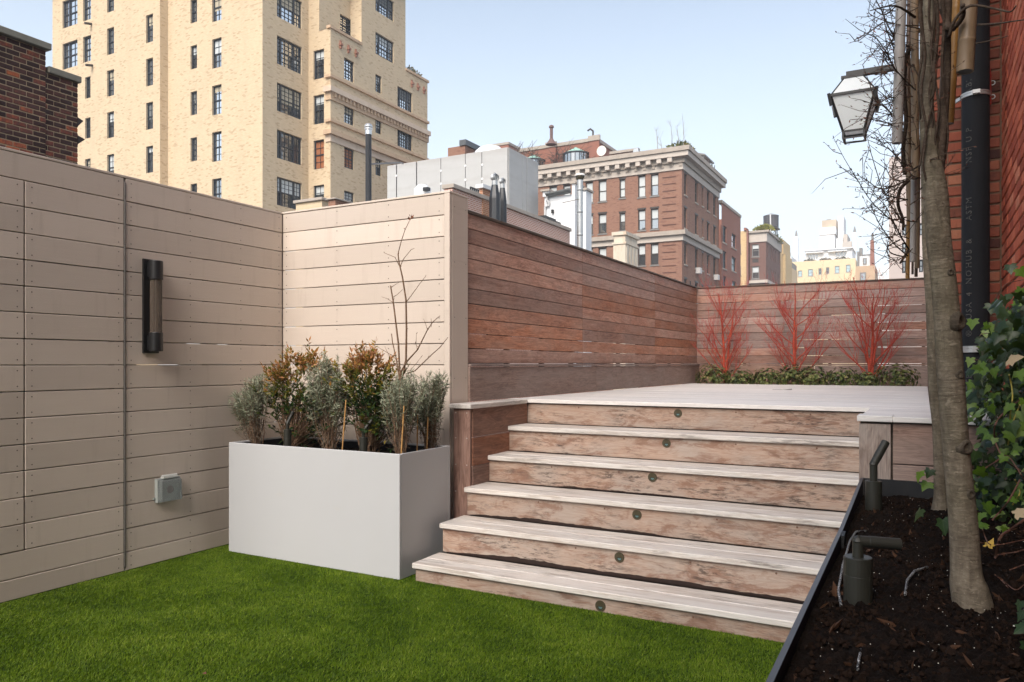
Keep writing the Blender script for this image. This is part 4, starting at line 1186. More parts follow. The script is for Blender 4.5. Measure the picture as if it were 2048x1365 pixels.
for px, yb, H, sd, lab, wide, ld in ((1450.5, 748, 1.32, 5, 'coral red bare maple nearest the corner of the fences', .68, [(-.08, 1.28, .019), (.13, 1.2, .014)]),
                                    (1588, 750, 1.42, 6, 'middle coral red bare maple of the three', 1.0, [(.02, 1.38, .02), (.04, 1.0, .01)]),
                                    (1742, 752, 1.44, 7, 'coral red bare maple nearest the grey tree trunks', .8, [(.03, 1.2, .022), (-.2, 1.42, .012), (.17, 1.28, .012)])):
    x, d = on_y(px, YM)
    maple((x, YM, DECK - .05), H, sd, lab, wide, ld)
# ---- low shrubs at their feet
shr_m = leafmat('shrub_leaves', [(0, (0.025, 0.04, 0.012)), (.35, (0.07, 0.095, 0.024)), (.65, (0.15, 0.17, 0.05)), (.85, (0.23, 0.21, 0.085)), (1, (0.27, 0.17, 0.09))], .5, .2)
def shrub(px, yt, hw, seed, label, Y=10.33, dens=260):
    rg = random.Random(seed); x, d = on_y(px, Y)
    b = Vector((x, Y, DECK - .05)); H = zat(yt, d) - b.z - .02; R = hw * d / FPX
    o = thing('evergreen_shrub', b, label, 'shrub', 'evergreen shrubs in the far bed')
    lv, st = Leaves(), MB()
    for i in range(dens):
        a = rg.uniform(0, 2 * math.pi); rr0 = rg.uniform(0, 1) ** .5
        ph = rg.uniform(.1, 1)
        c = b + Vector((math.cos(a) * R * rr0, math.sin(a) * .13 * rr0, H * (.12 + .88 * ph * (1 - .45 * rr0 ** 2)) + rg.gauss(0, .01)))
        if i % 3 == 0: st.tube([b + Vector(((c.x - b.x) * .5, (c.y - b.y) * .5, 0)), c], [.003, .0015], 3, False)
        out = (c - b - Vector((0, 0, H * .3))).normalized()
        base_t = rg.gauss(.42, .2)
        for k in range(9):
            an = k * 2.4; u = out.orthogonal().normalized(); v = out.cross(u)
            dv = out * .45 + u * math.cos(an) + v * math.sin(an)
            lv.leaf(c, dv, rg.uniform(.02, .036), rg.uniform(.006, .0095), rg, base_t + rg.gauss(0, .12), out)
    tag(st.build('stems', M['stem'], o), kind='stuff'); lv.build('foliage', shr_m, o)
for k, (px, yt, hw, lab) in enumerate(((1425, 724, 33, 'evergreen shrub at the left end of the far bed'), (1480, 737, 34, 'low evergreen shrub right of the corner maple'), (1535, 734, 34, 'evergreen shrub just left of the middle maple'), (1583, 726, 26, 'evergreen shrub at the foot of the middle maple'),
                                       (1628, 728, 32, 'rounded evergreen shrub right of the middle maple'), (1685, 733, 36, 'dense evergreen shrub left of the third maple'), (1733, 741, 20, 'small evergreen shrub at the foot of the third maple'), (1793, 722, 42, 'wide evergreen shrub at the right end of the far bed'))):
    shrub(px, yt, hw, k + 40, lab, 10.33 + .03 * (k % 2), 150 + hw * 3)

# ---- grey barked trees in the steel planter
def ring_trunk(mb, pts, n=18, seed=1, lump=.04):
    rg = random.Random(seed); base = len(mb.v)
    ph = [rg.uniform(0, 6) for _ in range(4)]
    for i, (c, r) in enumerate(pts):
        for k in range(n):
            a = 2 * math.pi * k / n
            q = 1 + lump * math.sin(2 * a + ph[0] + c.z * 3) + lump * .6 * math.sin(3 * a + ph[1] - c.z * 9)
            mb.v.append((c.x + math.cos(a) * r * q, c.y + math.sin(a) * r * q, c.z))
    for i in range(len(pts) - 1):
        for k in range(n):
            a = base + i * n + k; b2_ = base + i * n + (k + 1) % n
            mb.f.append((a, b2_, b2_ + n, a + n))
def smooth_path(keys, per=6):
    out = []
    K = [keys[0]] + keys + [keys[-1]]
    for i in range(1, len(K) - 2):
        for s in range(per):
            t = s / per; P = []
            for j in range(len(keys[0])):
                p0, p1, p2, p3 = (K[i + q][j] for q in (-1, 0, 1, 2))
                P.append(.5 * (2 * p1 + (p2 - p0) * t + (2 * p0 - 5 * p1 + 4 * p2 - p3) * t * t + (3 * p1 - p0 - 3 * p2 + p3) * t ** 3))
            out.append(P)
    out.append(list(keys[-1])); return out
TD = 2.14
k1 = [(1958, 1262, 44), (1955, 1245, 40), (1947, 1212, 37), (1938, 1172, 34), (1932, 1140, 28.5), (1926, 1045, 26.5), (1914, 920, 25), (1903, 773, 25), (1893, 626, 24), (1885, 545, 23), (1877, 480, 22.5), (1871, 385, 22), (1861, 310, 17), (1854, 230, 13), (1853, 140, 12), (1858, 60, 11.5), (1860, -60, 11), (1866, -240, 10)]
tr1 = thing('grey_barked_tree', at(1955, 1250, TD), 'thick grey barked tree trunk with knots rising from the steel planter', 'tree', 'trees in the steel planter')
mb = MB()
P1 = [(at(a, b_, TD), r * TD / FPX) for a, b_, r in smooth_path(k1, 6)]
ring_trunk(mb, P1, 22, 3, .03)
mb.build('trunk', M['bark'], tr1, smooth=True)
kn = MB()
def knot(px, py, rpx, side=.8):
    s = TD / FPX
    kk = min(smooth_path(k1, 6), key=lambda q: abs(q[1] - py))
    sd = max(-.92, min(.92, (px - kk[0]) / kk[2])); n = (-CF * math.sqrt(1 - sd * sd) + CR * sd).normalized()
    c = at(kk[0], py, TD) + n * kk[2] * s * .97
    u = Vector((0, 0, 1)); v = n.cross(u).normalized(); base = len(kn.v); N = 14
    prof_ = [(1.35, -.5), (1.1, .1), (.85, .32), (.6, .25), (.38, -.05), (.05, -.25)]
    for rr0, h in prof_:
        for k in range(N):
            a = 2 * math.pi * k / N; R = rpx * s * rr0 * (1 + .1 * math.sin(3 * a + px))
            q = c + u * R * math.sin(a) + v * R * math.cos(a) + n * h * rpx * s
            kn.v.append(tuple(q))
    for i in range(len(prof_) - 1):
        for k in range(N):
            a = base + i * N + k; b_ = base + i * N + (k + 1) % N; kn.f.append((a, b_, b_ + N, a + N))
knot_m = bark('knot_bark', (0.025, 0.02, 0.015), (0.075, 0.06, 0.044), (0.14, 0.115, 0.088), 2.0)
for kx, ky, kr in ((1919, 893, 14), (1908, 645, 17), (1906, 750, 8), (1928, 985, 9), (1889, 548, 6)):
    kn = MB(); knot(kx, ky, kr); kn.build('knot', knot_m, tr1, smooth=True)
tr2 = thing('grey_barked_tree', at(1878, 1026, 3.4), 'slimmer grey tree trunk behind the thick one in the steel planter', 'tree', 'trees in the steel planter')
k2 = [(1880, 1034, 18), (1880, 1022, 16), (1881, 1000, 13), (1881, 971, 11.5), (1877, 860, 11), (1869, 773, 11), (1864, 626, 10.5), (1856, 516, 10), (1853, 420, 9.5), (1851, 300, 9), (1849, 150, 8.5), (1849, -60, 8)]
mb = MB(); ring_trunk(mb, [(at(a, b_, 3.4), r * 3.4 / FPX) for a, b_, r in smooth_path(k2, 5)], 16, 6, .03)
mb.build('trunk', M['bark'], tr2, smooth=True)
# branches: heavy dark limbs and a haze of budded twigs reaching left
br1, tw1, bud = MB(), MB(), Leaves()
rgb = random.Random(77)
def blimb(keys, d0, d1, r0, r1, mbx=None, n=7):
    ps = []
    sm = smooth_path([(a, b_) for a, b_ in keys], 4)
    for i, (a, b_) in enumerate(sm):
        t = i / (len(sm) - 1); ps.append(at(a, b_, d0 + (d1 - d0) * t))
    (mbx or br1).tube(ps, [r0 + (r1 - r0) * i / (len(ps) - 1) for i in range(len(ps))], n)
    return ps
def budded(keys, d0, d1, r0=.0026, sub=True, dens=1.0):
    ps = blimb(keys, d0, d1, r0, .0007, tw1, 4)
    for i in range(1, len(ps)):
        seg = ps[i] - ps[i - 1]
        if seg.length < 1e-6: continue
        if rgb.random() < .75 * dens:
            s = seg.normalized(); d = s * .8 + rv(rgb, .45)
            bud.leaf(ps[i], d, rgb.uniform(.009, .017), rgb.uniform(.0014, .0022), rgb, rgb.random())
        if sub and rgb.random() < .42 * dens:
            s = seg.normalized(); d = (s * .7 + rv(rgb, .55) + Vector((0, 0, .1))).normalized(); l = rgb.uniform(.04, .13)
            q = [ps[i], ps[i] + d * l * .5 + rv(rgb, .006), ps[i] + d * l]
            tw1.tube(q, [.0013, .001, .0005], 3, False)
            for t in (.35, .7, 1.0):
                bud.leaf(q[0].lerp(q[2], t), d + rv(rgb, .5), rgb.uniform(.008, .015), .0017, rgb, rgb.random())
blimb([(1878, 385), (1862, 350), (1850, 320), (1846, 270), (1850, 210)], 2.14, 2.2, .012, .005)
blimb([(1874, 370), (1880, 310), (1886, 240), (1892, 150), (1894, 60), (1898, -40)], 2.15, 2.08, .016, .009)
blimb([(1898, 60), (1885, 20), (1862, -30)], 2.05, 2.1, .009, .007)
blimb([(1898, 75), (1910, 40), (1940, 12), (1990, 18), (2020, 24), (2032, 12)], 2.05, 1.9, .005, .0015)
blimb([(1905, 60), (1925, 35), (1925, 10)], 2.05, 2.0, .007, .006)
blimb([(1838, 58), (1822, 90), (1812, 120), (1808, 180), (1812, 240), (1806, 300), (1810, 350)], 2.3, 2.35, .007, .006)
blimb([(1862, 190), (1858, 240), (1855, 290), (1840, 325)], 2.2, 2.3, .005, .003)
blimb([(1818, 360), (1800, 380), (1796, 410), (1806, 440), (1806, 460)], 2.3, 2.35, .006, .004)
blimb([(1830, 35), (1790, 12), (1740, 22)], 2.2, 2.0, .004, .0012)
blimb([(1955, 50), (1990, 48), (2048, 40)], 2.0, 1.8, .003, .0015); blimb([(1950, 88), (1990, 80), (2016, 72)], 2.0, 1.95, .0022, .001)
blimb([(1815, 503), (1808, 515), (1801, 526)], 2.3, 2.28, .004, .0035)
for keys, r0 in (([(1860, 385), (1846, 330), (1852, 260), (1842, 190), (1850, 110), (1840, 30), (1846, -30)], .006), ([(1885, 350), (1870, 290), (1878, 220), (1868, 140), (1876, 60), (1870, -30)], .0055), ([(1838, 340), (1848, 280), (1860, 230), (1868, 170), (1862, 100), (1870, 20), (1866, -30)], .005),
                 ([(1850, 300), (1866, 250), (1858, 180), (1872, 110), (1858, 40), (1862, -30)], .0045), ([(1888, 330), (1896, 270), (1888, 200), (1884, 120), (1888, 40), (1882, -30)], .0055), ([(1842, 240), (1836, 170), (1846, 90), (1838, -20)], .005)):
    blimb(keys, 2.14, 2.04, r0 * .45, r0 * .85)
for keys in ([(1885, 50), (1840, 52), (1790, 48), (1745, 32), (1737, 22)], [(1880, 48), (1850, 58), (1800, 50), (1770, 45)], [(1800, 130), (1785, 90), (1770, 50), (1765, 10)], [(1830, 180), (1800, 150), (1780, 120), (1770, 70)],
             [(1815, 360), (1790, 372), (1760, 378), (1735, 362), (1715, 350)], [(1815, 400), (1790, 395), (1768, 385), (1752, 340), (1738, 300), (1722, 320)],
             [(1812, 435), (1785, 440), (1765, 425), (1740, 400), (1715, 360), (1690, 320), (1668, 278)], [(1818, 500), (1800, 470), (1785, 440), (1765, 405), (1735, 385)],
             [(1815, 512), (1790, 490), (1770, 465), (1757, 445), (1745, 420)], [(1812, 515), (1780, 505), (1776, 480), (1790, 470)], [(1800, 320), (1780, 300), (1760, 290), (1735, 280)],
             [(1806, 265), (1785, 250), (1760, 243), (1735, 238), (1700, 240)], [(1800, 200), (1780, 195), (1760, 205), (1745, 215)], [(1806, 150), (1790, 140), (1775, 110), (1745, 70), (1710, 80)],
             [(1800, 90), (1780, 60), (1760, 15), (1745, -10)], [(1806, 300), (1790, 320), (1785, 350), (1790, 372)], [(1850, 90), (1870, 130), (1880, 100)], [(1840, 240), (1855, 210), (1870, 180), (1876, 90)], [(1830, 300), (1860, 270), (1885, 240)],
             [(1825, 340), (1860, 320), (1890, 320)], [(1830, 390), (1860, 360), (1880, 350), (1910, 310)], [(1795, 240), (1770, 215), (1750, 200), (1740, 170), (1725, 130)], [(1800, 480), (1775, 495), (1780, 515), (1800, 515)],
             [(1810, 455), (1795, 430), (1775, 400), (1765, 370)], [(1766, 45), (1745, 60), (1720, 80), (1705, 84)], [(1800, 60), (1772, 100), (1765, 140), (1785, 170)], [(1795, 10), (1770, 30), (1750, 20), (1735, 0)], [(1880, 20), (1850, 10), (1815, 25), (1780, 20)],
             [(1825, 130), (1840, 160), (1850, 200), (1845, 240)], [(1820, 410), (1845, 395), (1860, 400)]):
    budded(keys, 2.25, 2.05 + rgb.uniform(-.1, .25))
for i in range(46):
    x0, y0 = rgb.uniform(1788, 1845), rgb.uniform(-10, 500)
    an = rgb.uniform(2.2, 4.0); l = rgb.uniform(25, 75)
    budded([(x0, y0), (x0 + math.cos(an) * l * .5, y0 + math.sin(an) * l * .4), (x0 + math.cos(an + .3) * l, y0 + math.sin(an + .3) * l)], 2.3, 2.2, .0018, True, .9)
br1.build('branches', M['twig'], tr1, smooth=True); tw1.build('twigs', M['twig'], tr1)
bud.build('buds', leafmat('reddish_buds', [(0, (0.05, 0.028, 0.02)), (.6, (0.12, 0.055, 0.035)), (1, (0.28, 0.1, 0.06))], .5, .1), tr1)

# ---- bamboo canes hanging among the branches
def cane_mat(name, c0, c1):
    m = NT(name); co = m.obj()
    a = m.noise(m.scale(co, (60, 60, 1.2)), 1, 4, .6); b_ = m.noise(co, 7, 4, .6)
    c = m.mix(m.math('ADD', m.math('MULTIPLY', a, .4), m.math('MULTIPLY', b_, .6)), c0, c1)
    st = m.noise(m.scale(co, (14, 14, 5)), 2, 5, .65)
    c = m.mix(m.math('MULTIPLY', m.ramp(st, [(.55, 0.0), (.72, 1.0)]), .5), c, tuple(x * .35 for x in c0))
    return m.out(c, .45, .4)
cm_ = {'pale': cane_mat('cane_pale', (0.26, 0.23, 0.205), (0.45, 0.42, 0.4)), 'tan': cane_mat('cane_tan', (0.14, 0.09, 0.05), (0.3, 0.21, 0.13)), 'orange': cane_mat('cane_orange', (0.17, 0.08, 0.02), (0.36, 0.19, 0.05)), 'brown': cane_mat('cane_brown', (0.07, 0.042, 0.028), (0.16, 0.1, 0.065))}
canes = [(1804, -60, 1794, 287, 9.7, 'pale', 2.2, 'pale grey bamboo cane hanging nearest the lantern'), (1942, -60, 1930, 144, 15.5, 'tan', 2.05, 'thickest bamboo cane hanging in front of the drain pipe'),
         (1916, -40, 1898, 248, 9, 'orange', 2.25, 'orange brown bamboo cane right of the thick trunk'), (1829, -60, 1831, 358, 7.4, 'tan', 2.3, 'long tan bamboo cane ending above the middle cluster'),
         (1824, 120, 1825, 397, 9.2, 'orange', 2.45, 'golden bamboo cane ending at the forked twigs'), (1815, 200, 1820, 441, 6, 'tan', 2.4, 'short brown bamboo cane below the golden one'),
         (1828, 300, 1825, 524, 5.2, 'pale', 2.35, 'pinkish bamboo cane low in the cluster'), (1836, 280, 1834, 537, 4.8, 'tan', 2.4, 'slim tan bamboo cane beside the pinkish one'),
         (1818, 380, 1815, 558, 3.8, 'orange', 2.45, 'thin bamboo cane reaching lowest in the cluster'), (1834, 420, 1832, 554, 3.1, 'brown', 2.5, 'thin dark bamboo cane at the right of the low cluster'), (1894, 10, 1882, 232, 5.5, 'brown', 2.3, 'dark slim cane against the trunk beside the orange one'), (1826, 470, 1825, 549, 2.2, 'brown', 2.5, 'thinnest dark cane in the low cluster'), (1820, -60, 1812, 330, 4.2, 'brown', 2.42, 'long dark cane behind the pale grey one')]
for (xa, ya, xb, yb, hw, cm, dd, lab) in canes:
    a, e = at(xa, ya, dd), at(xb, yb, dd); r = hw * dd / FPX
    o = thing('bamboo_cane', e, lab, 'bamboo', 'bamboo canes hung among the branches')
    L = (a - e).length; nodes = max(2, int(L / .16)); pts, rad = [], []
    for i in range(nodes):
        t = (i + .62) / nodes
        if i == 0: pts.append(e); rad.append(r)
        pts += [e.lerp(a, t - .018), e.lerp(a, t - .006), e.lerp(a, t), e.lerp(a, t + .012)]
        rad += [r, r * 1.07, r * 1.02, r * .985]
    pts.append(a); rad.append(r)
    MB().tube(pts, rad, 16, False).build('cane', cm_[cm], o, smooth=True)
    inn = MB(); ax = (a - e).normalized()
    inn.tube([e + ax * .0005, e + ax * .03], [r * .8, r * .7], 14)
    inn.build('hollow', M['black'], o)
    ringm = MB(); N = 16; u = ax.orthogonal().normalized(); v = ax.cross(u)
    vs = [e + (u * math.cos(2 * math.pi * k / N) + v * math.sin(2 * math.pi * k / N)) * r * f for f in (1, .8) for k in range(N)]
    ringm.add(vs, [(k, (k + 1) % N, N + (k + 1) % N, N + k) for k in range(N)]); ringm.build('cut_end', cm_['tan'], o)

# ---- ivy on the brick wall
def ivy_mesh(seed):
    rg = random.Random(seed)
    out = [(0, 0), (.22, -.16), (.5, -.1), (.42, .12), (.62, .34), (.34, .42), (.22, .62), (0, 1.0), (-.22, .6), (-.36, .42), (-.62, .3), (-.42, .1), (-.5, -.12), (-.2, -.16)]
    vs = [(0, .3, .0)]
    for x, y in out: vs.append((x * (1 + rg.gauss(0, .06)), y * (1 + rg.gauss(0, .05)), -.22 * abs(x) - .12 * (y - .3) ** 2 + rg.gauss(0, .02)))
    n = len(out)
    me = bpy.data.meshes.new('ivy_leaf'); me.from_pydata(vs, [], [(0, 1 + i, 1 + (i + 1) % n) for i in range(n)])
    me.polygons.foreach_set('use_smooth', [True] * n); me.update(); return me
def ivy_mat(name, c0, c1, vein):
    m = NT(name); co = m.obj(); r = m.rnd()
    sp = m.n('SeparateXYZ', None, Vector=co)
    c = m.mix(r, c0, c1)
    nz = m.noise(co, 5, 4, .6, 0, m.math('MULTIPLY', r, 30.0))
    c = m.mix(m.math('MULTIPLY', m.ramp(nz, [(.45, 0.0), (.7, 1.0)]), .4), c, tuple(min(1, x * 1.4) for x in c1))
    vn = m.math('MINIMUM', m.math('ABSOLUTE', sp.outputs[0]), m.math('ABSOLUTE', m.math('SUBTRACT', m.math('ABSOLUTE', sp.outputs[0]), m.math('MULTIPLY', sp.outputs[1], 1.2))))
    c = m.mix(m.math('MULTIPLY', m.ramp(vn, [(.0, 1.0), (.035, 0.0)]), .55), c, vein)
    m.out(c, .38, .35)
    tr = m.n('BsdfTranslucent', None, Color=m.mix(.5, c, (0.2, 0.28, 0.015)))
    mx = m.n('MixShader', None, _0=.22, _1=m.b.outputs[0], _2=tr.outputs[0])
    m.t.links.new(mx.outputs[0], m.t.nodes['Material Output'].inputs[0]); return m.m
iv = [ivy_mesh(k) for k in range(9)]
ivm = [ivy_mat('ivy_dark', (0.008, 0.024, 0.007), (0.022, 0.05, 0.012), (0.07, 0.11, 0.04)), ivy_mat('ivy_mid', (0.045, 0.1, 0.008), (0.1, 0.175, 0.016), (0.12, 0.18, 0.05)), ivy_mat('ivy_light', (0.1, 0.165, 0.03), (0.17, 0.24, 0.06), (0.2, 0.25, 0.1))]
for k, me in enumerate(iv): me.materials.append(ivm[k // 3])
ivy = thing('ivy', (.36, 3.6, .62), 'green ivy with lobed leaves climbing the brick wall above the steel planter', 'ivy')
rgi = random.Random(123)
def ivy_leaf(p, n, size, roll, me):
    n = n.normalized(); up = Vector((math.sin(roll), 0, -math.cos(roll)))
    t = (up - n * up.dot(n)).normalized(); s = t.cross(n)
    R = Matrix((s, t, n)).transposed()
    o = link('leaf', me, None, ivy, p, R.to_euler()); o.scale = (size,) * 3
cnt = 0
while cnt < 285:
    px, py = rgi.uniform(1925, 2095), rgi.uniform(575, 1060)
    lim = 1990 - (py - 575) * .33 if py < 800 else 1935 + 25 * math.sin(py * .045)
    if py > 980: lim = 1925 + 20 * math.sin(py * .05)
    if px < lim + rgi.uniform(-14, 30): continue
    if py < 640 and rgi.random() < .5: continue
    dep = rgi.uniform(2.75, 3.7) if py > 720 else rgi.uniform(3.2, 3.8)
    p = at(px, py, dep)
    if p.x > HSX - .02: p.x = HSX - .02 - rgi.uniform(0, .08)
    if p.z < .64: continue
    nv = Vector((-.55, -.75, .35)) + rv(rgi, .42)
    k = rgi.choices((0, 1, 2), (.34, .51, .15))[0] * 3 + rgi.randrange(3)
    ivy_leaf(p, nv, rgi.uniform(.024, .052), rgi.gauss(0, .6), iv[k]); cnt += 1
for (px, py, dd, s, k) in ((1945, 640, 4.1, .06, 4), (1982, 608, 3.9, .06, 1), (1972, 655, 3.9, .05, 2), (1940, 717, 3.8, .05, 7), (1946, 766, 3.6, .05, 4), (1960, 790, 3.5, .06, 5), (2020, 530, 3.7, .055, 1), (2040, 538, 3.6, .06, 4), (1838, 945, 3.3, .05, 5), (1860, 940, 3.3, .045, 2), (1855, 965, 3.3, .05, 5), (1840, 1020, 2.8, .05, 1), (1900, 1045, 2.7, .06, 0), (1885, 1040, 2.7, .055, 1)):
    ivy_leaf(at(px, py, dd), Vector((-.4, -.85, .3)) + rv(rgi, .25), s, rgi.gauss(0, .4), iv[k])
lm_v, lm_f = [], []
tpl = [tuple(v.co) for v in iv[0].vertices]; tpf = [tuple(p.vertices) for p in iv[0].polygons]
mass = MB(); c_ = 0
while c_ < 900:                                             # the deeper leaves, too crowded to tell apart
    px, py = rgi.uniform(1930, 2100), rgi.uniform(590, 1050)
    lim = 2002 - (py - 575) * .3 if py < 800 else 1945 + 22 * math.sin(py * .045)
    if px < lim: continue
    p = at(px, py, rgi.uniform(3.1, 3.75))
    if p.x > HSX - .012: p.x = HSX - .012 - rgi.uniform(0, .05)
    if p.z < .63: continue
    n = (Vector((-.6, -.65, .3)) + rv(rgi, .5)).normalized(); roll = rgi.gauss(0, .9); up = Vector((math.sin(roll), 0, -math.cos(roll)))
    t = (up - n * up.dot(n)).normalized(); s_v = t.cross(n); sz = rgi.uniform(.03, .058)
    mass.add([p + (s_v * x + t * y + n * z) * sz for x, y, z in tpl], tpf); c_ += 1
tag(mass.build('leaf_mass', ivm[0], ivy, smooth=True), kind='stuff')
for k in range(6):                                         # dark green leaves at the lower right corner
    px, py = rgi.uniform(2026, 2062), rgi.uniform(1180, 1340)
    ivy_leaf(at(px, py, rgi.uniform(1.55, 1.8)), Vector((-.5, -.7, .5)) + rv(rgi, .35), rgi.uniform(.022, .034), rgi.gauss(0, .7), iv[rgi.randrange(3)])
ys_m = plain('ivy_stem_yellow', (0.33, 0.28, 0.05), .5)
rs_ = plain('ivy_stem_red', (0.16, 0.075, 0.05), .6, .3, 0, .3, 10)
def istem(keys, d, r, mbx):
    mbx.tube([at(a, b_, d + .05 * math.sin(i)) for i, (a, b_) in enumerate(smooth_path(list(keys), 4))], r, 5)
for keys, d, r in (([(2048, 560), (2010, 570), (1990, 600)], 3.6, .0022), ([(1955, 680), (1965, 668), (1990, 668), (2015, 672)], 3.6, .002), ([(1952, 700), (1975, 690), (2000, 683)], 3.6, .002), ([(1948, 720), (1975, 720), (1990, 722)], 3.5, .002), ([(1955, 738), (1985, 742)], 3.5, .0018), ([(1955, 762), (1985, 768)], 3.4, .0018),
                   ([(2040, 800), (1995, 840), (1990, 880), (2010, 920), (2048, 945)], 3.0, .003), ([(1965, 940), (1990, 925), (2015, 912), (2048, 960)], 2.9, .0026), ([(1985, 1040), (2015, 1005), (2040, 960)], 2.8, .003),
                   ([(1988, 1140), (1998, 1080), (2020, 1060), (2048, 1040)], 2.5, .0042), ([(1960, 1085), (1995, 1090), (2048, 1080)], 2.5, .002), ([(1995, 1110), (2030, 1105), (2048, 1100)], 2.4, .002), ([(1990, 1150), (2015, 1175), (2018, 1210)], 2.3, .0018), ([(2020, 1140), (2048, 1130)], 2.3, .002), ([(2010, 1195), (2048, 1205)], 2.2, .0018), ([(1965, 1060), (1975, 1085), (1985, 1090)], 2.5, .0018), ([(2005, 1160), (2030, 1180), (2048, 1170)], 2.2, .0015)):
    st_ = MB(); istem(keys, d, r, st_); st_.build('stem', rs_, ivy)
for keys in ([(2018, 750), (2025, 790), (2020, 840), (2030, 870)], [(2040, 810), (2024, 850), (2016, 890)], [(2030, 960), (2040, 985), (2025, 1010)]): yst = MB(); istem(keys, 3.0, .0028, yst); yst.build('stem', ys_m, ivy)
for k, (px, py, d, s) in enumerate(((2018, 718, 3.1, .065), (2030, 1028, 2.65, .05), (1975, 1092, 2.5, .035))):
    me = iv[8].copy(); me.materials.clear(); me.materials.append(plain('dead_ivy_leaf%d' % k, (0.36, 0.27, 0.16) if k < 2 else (0.5, 0.32, 0.06), .7))
    ivy_leaf(at(px, py, d), Vector((-.5, -.5, .7)), s, 1.1 + k, me)
# ------------------------------------------------------------------ the city behind
def mp(axis, c, u, dep, z): return (u, c + dep, z) if axis == 'Y' else (c - dep, u, z)
def fbox(mb, axis, c, u0, u1, d0, d1, z0, z1):
    a = mp(axis, c, u0, d0, z0); b = mp(axis, c, u1, d1, z1)
    return mb.box(min(a[0], b[0]), max(a[0], b[0]), min(a[1], b[1]), max(a[1], b[1]), min(z0, z1), max(z0, z1))
def facade(parent, axis, c, u0, u1, z0, z1, ops, mat, rec=.24, name='wall'):
    us = sorted({u0, u1, *[o[0] for o in ops], *[o[1] for o in ops]})
    zs = sorted({z0, z1, *[o[2] for o in ops], *[o[3] for o in ops]})
    us = [u for u in us if u0 <= u <= u1]; zs = [z for z in zs if z0 <= z <= z1]
    mb = MB()
    for za, zb in zip(zs[:-1], zs[1:]):
        run = None
        for ua, ub in zip(us[:-1], us[1:]):
            um, zm = (ua + ub) / 2, (za + zb) / 2
            hole = any(o[0] < um < o[1] and o[2] < zm < o[3] for o in ops)
            if not hole:
                run = (run[0], ub) if run else (ua, ub)
            if (hole or ub == us[-1]) and run:
                mb.quad(mp(axis, c, run[0], 0, za), mp(axis, c, run[1], 0, za), mp(axis, c, run[1], 0, zb), mp(axis, c, run[0], 0, zb))
                run = None
    for (a, b, lo, hi) in ops:
        q = [(a, lo), (b, lo), (b, hi), (a, hi)]
        for i in range(4):
            (ua, za), (ub, zb) = q[i], q[(i + 1) % 4]
            mb.quad(mp(axis, c, ua, 0, za), mp(axis, c, ub, 0, zb), mp(axis, c, ub, rec, zb), mp(axis, c, ua, rec, za))
    return mb.build(name, mat, parent)
def window(parent, axis, c, op, frame, pane, splits=(), mun=None, fw=.07, sill=None, lintel=None, blind=None, rail=.5, rec=.12):
    u0, u1, z0, z1 = op
    f = MB()
    for a, b, lo, hi in ((u0 + .004, u0 + fw, z0 + .004, z1 - .004), (u1 - fw, u1 - .004, z0 + .004, z1 - .004), (u0 + fw, u1 - fw, z0 + .004, z0 + fw), (u0 + fw, u1 - fw, z1 - fw, z1 - .004)):
        fbox(f, axis, c, a, b, rec, rec + .1, lo, hi)
    cuts = [u0] + [u0 + (u1 - u0) * s for s in splits] + [u1]
    for s in cuts[1:-1]: fbox(f, axis, c, s - fw * .9, s + fw * .9, rec, rec + .1, z0 + fw, z1 - fw)
    zm = z0 + (z1 - z0) * rail
    for a, b in zip(cuts[:-1], cuts[1:]):
        fbox(f, axis, c, a + fw, b - fw, rec + .02, rec + .09, zm - .035, zm + .035)
        if mun:
            nx = mun[0] if len(cuts) == 2 or (b - a) > .34 * (u1 - u0) else max(1, mun[0] - 1)
            for lo, hi in ((z0 + fw, zm - .035), (zm + .035, z1 - fw)):
                for k in range(1, nx):
                    x = a + fw + (b - a - 2 * fw) * k / nx
                    fbox(f, axis, c, x - .012, x + .012, rec + .045, rec + .075, lo, hi)
                for k in range(1, mun[1]):
                    z = lo + (hi - lo) * k / mun[1]
                    fbox(f, axis, c, a + fw, b - fw, rec + .045, rec + .075, z - .012, z + .012)
    w = f.build('window', frame, parent)
    MB().quad(*[mp(axis, c, u, rec + .085, z) for u, z in ((u0 + fw * .5, z0 + fw * .5), (u1 - fw * .5, z0 + fw * .5), (u1 - fw * .5, z1 - fw * .5), (u0 + fw * .5, z1 - fw * .5))]).build('pane', pane, w)
    if blind: 
        zb = z1 - (z1 - z0) * blind[1]
        MB().quad(*[mp(axis, c, u, rec + .078, z) for u, z in ((u0 + fw, zb), (u1 - fw, zb), (u1 - fw, z1 - fw), (u0 + fw, z1 - fw))]).build('blind', blind[0], w)
    if sill: fbox(MB(), axis, c, u0 - .08, u1 + .08, -.07, rec, z0 - .13, z0 - .002).build('sill', sill, w)
    if lintel: fbox(MB(), axis, c, u0 - .06, u1 + .06, -.02, rec * .5, z1 + .002, z1 + .16).build('lintel', lintel, w)
    return w
def opening(axis, c, px0, px1, yt, yb):
    if axis == 'Y':
        a, da = on_y(px0, c); b, db = on_y(px1, c)
    else:
        a, da = on_x(px0, c); b, db = on_x(px1, c)
    d = (da + db) / 2
    return (min(a, b), max(a, b), zat(yb, d), zat(yt, d))
def belt(parent, axis, c, u0, u1, z0, z1, out, mat, name='belt_course'):
    return fbox(MB(), axis, c, u0, u1, -out, .02, z0, z1).build(name, mat, parent)

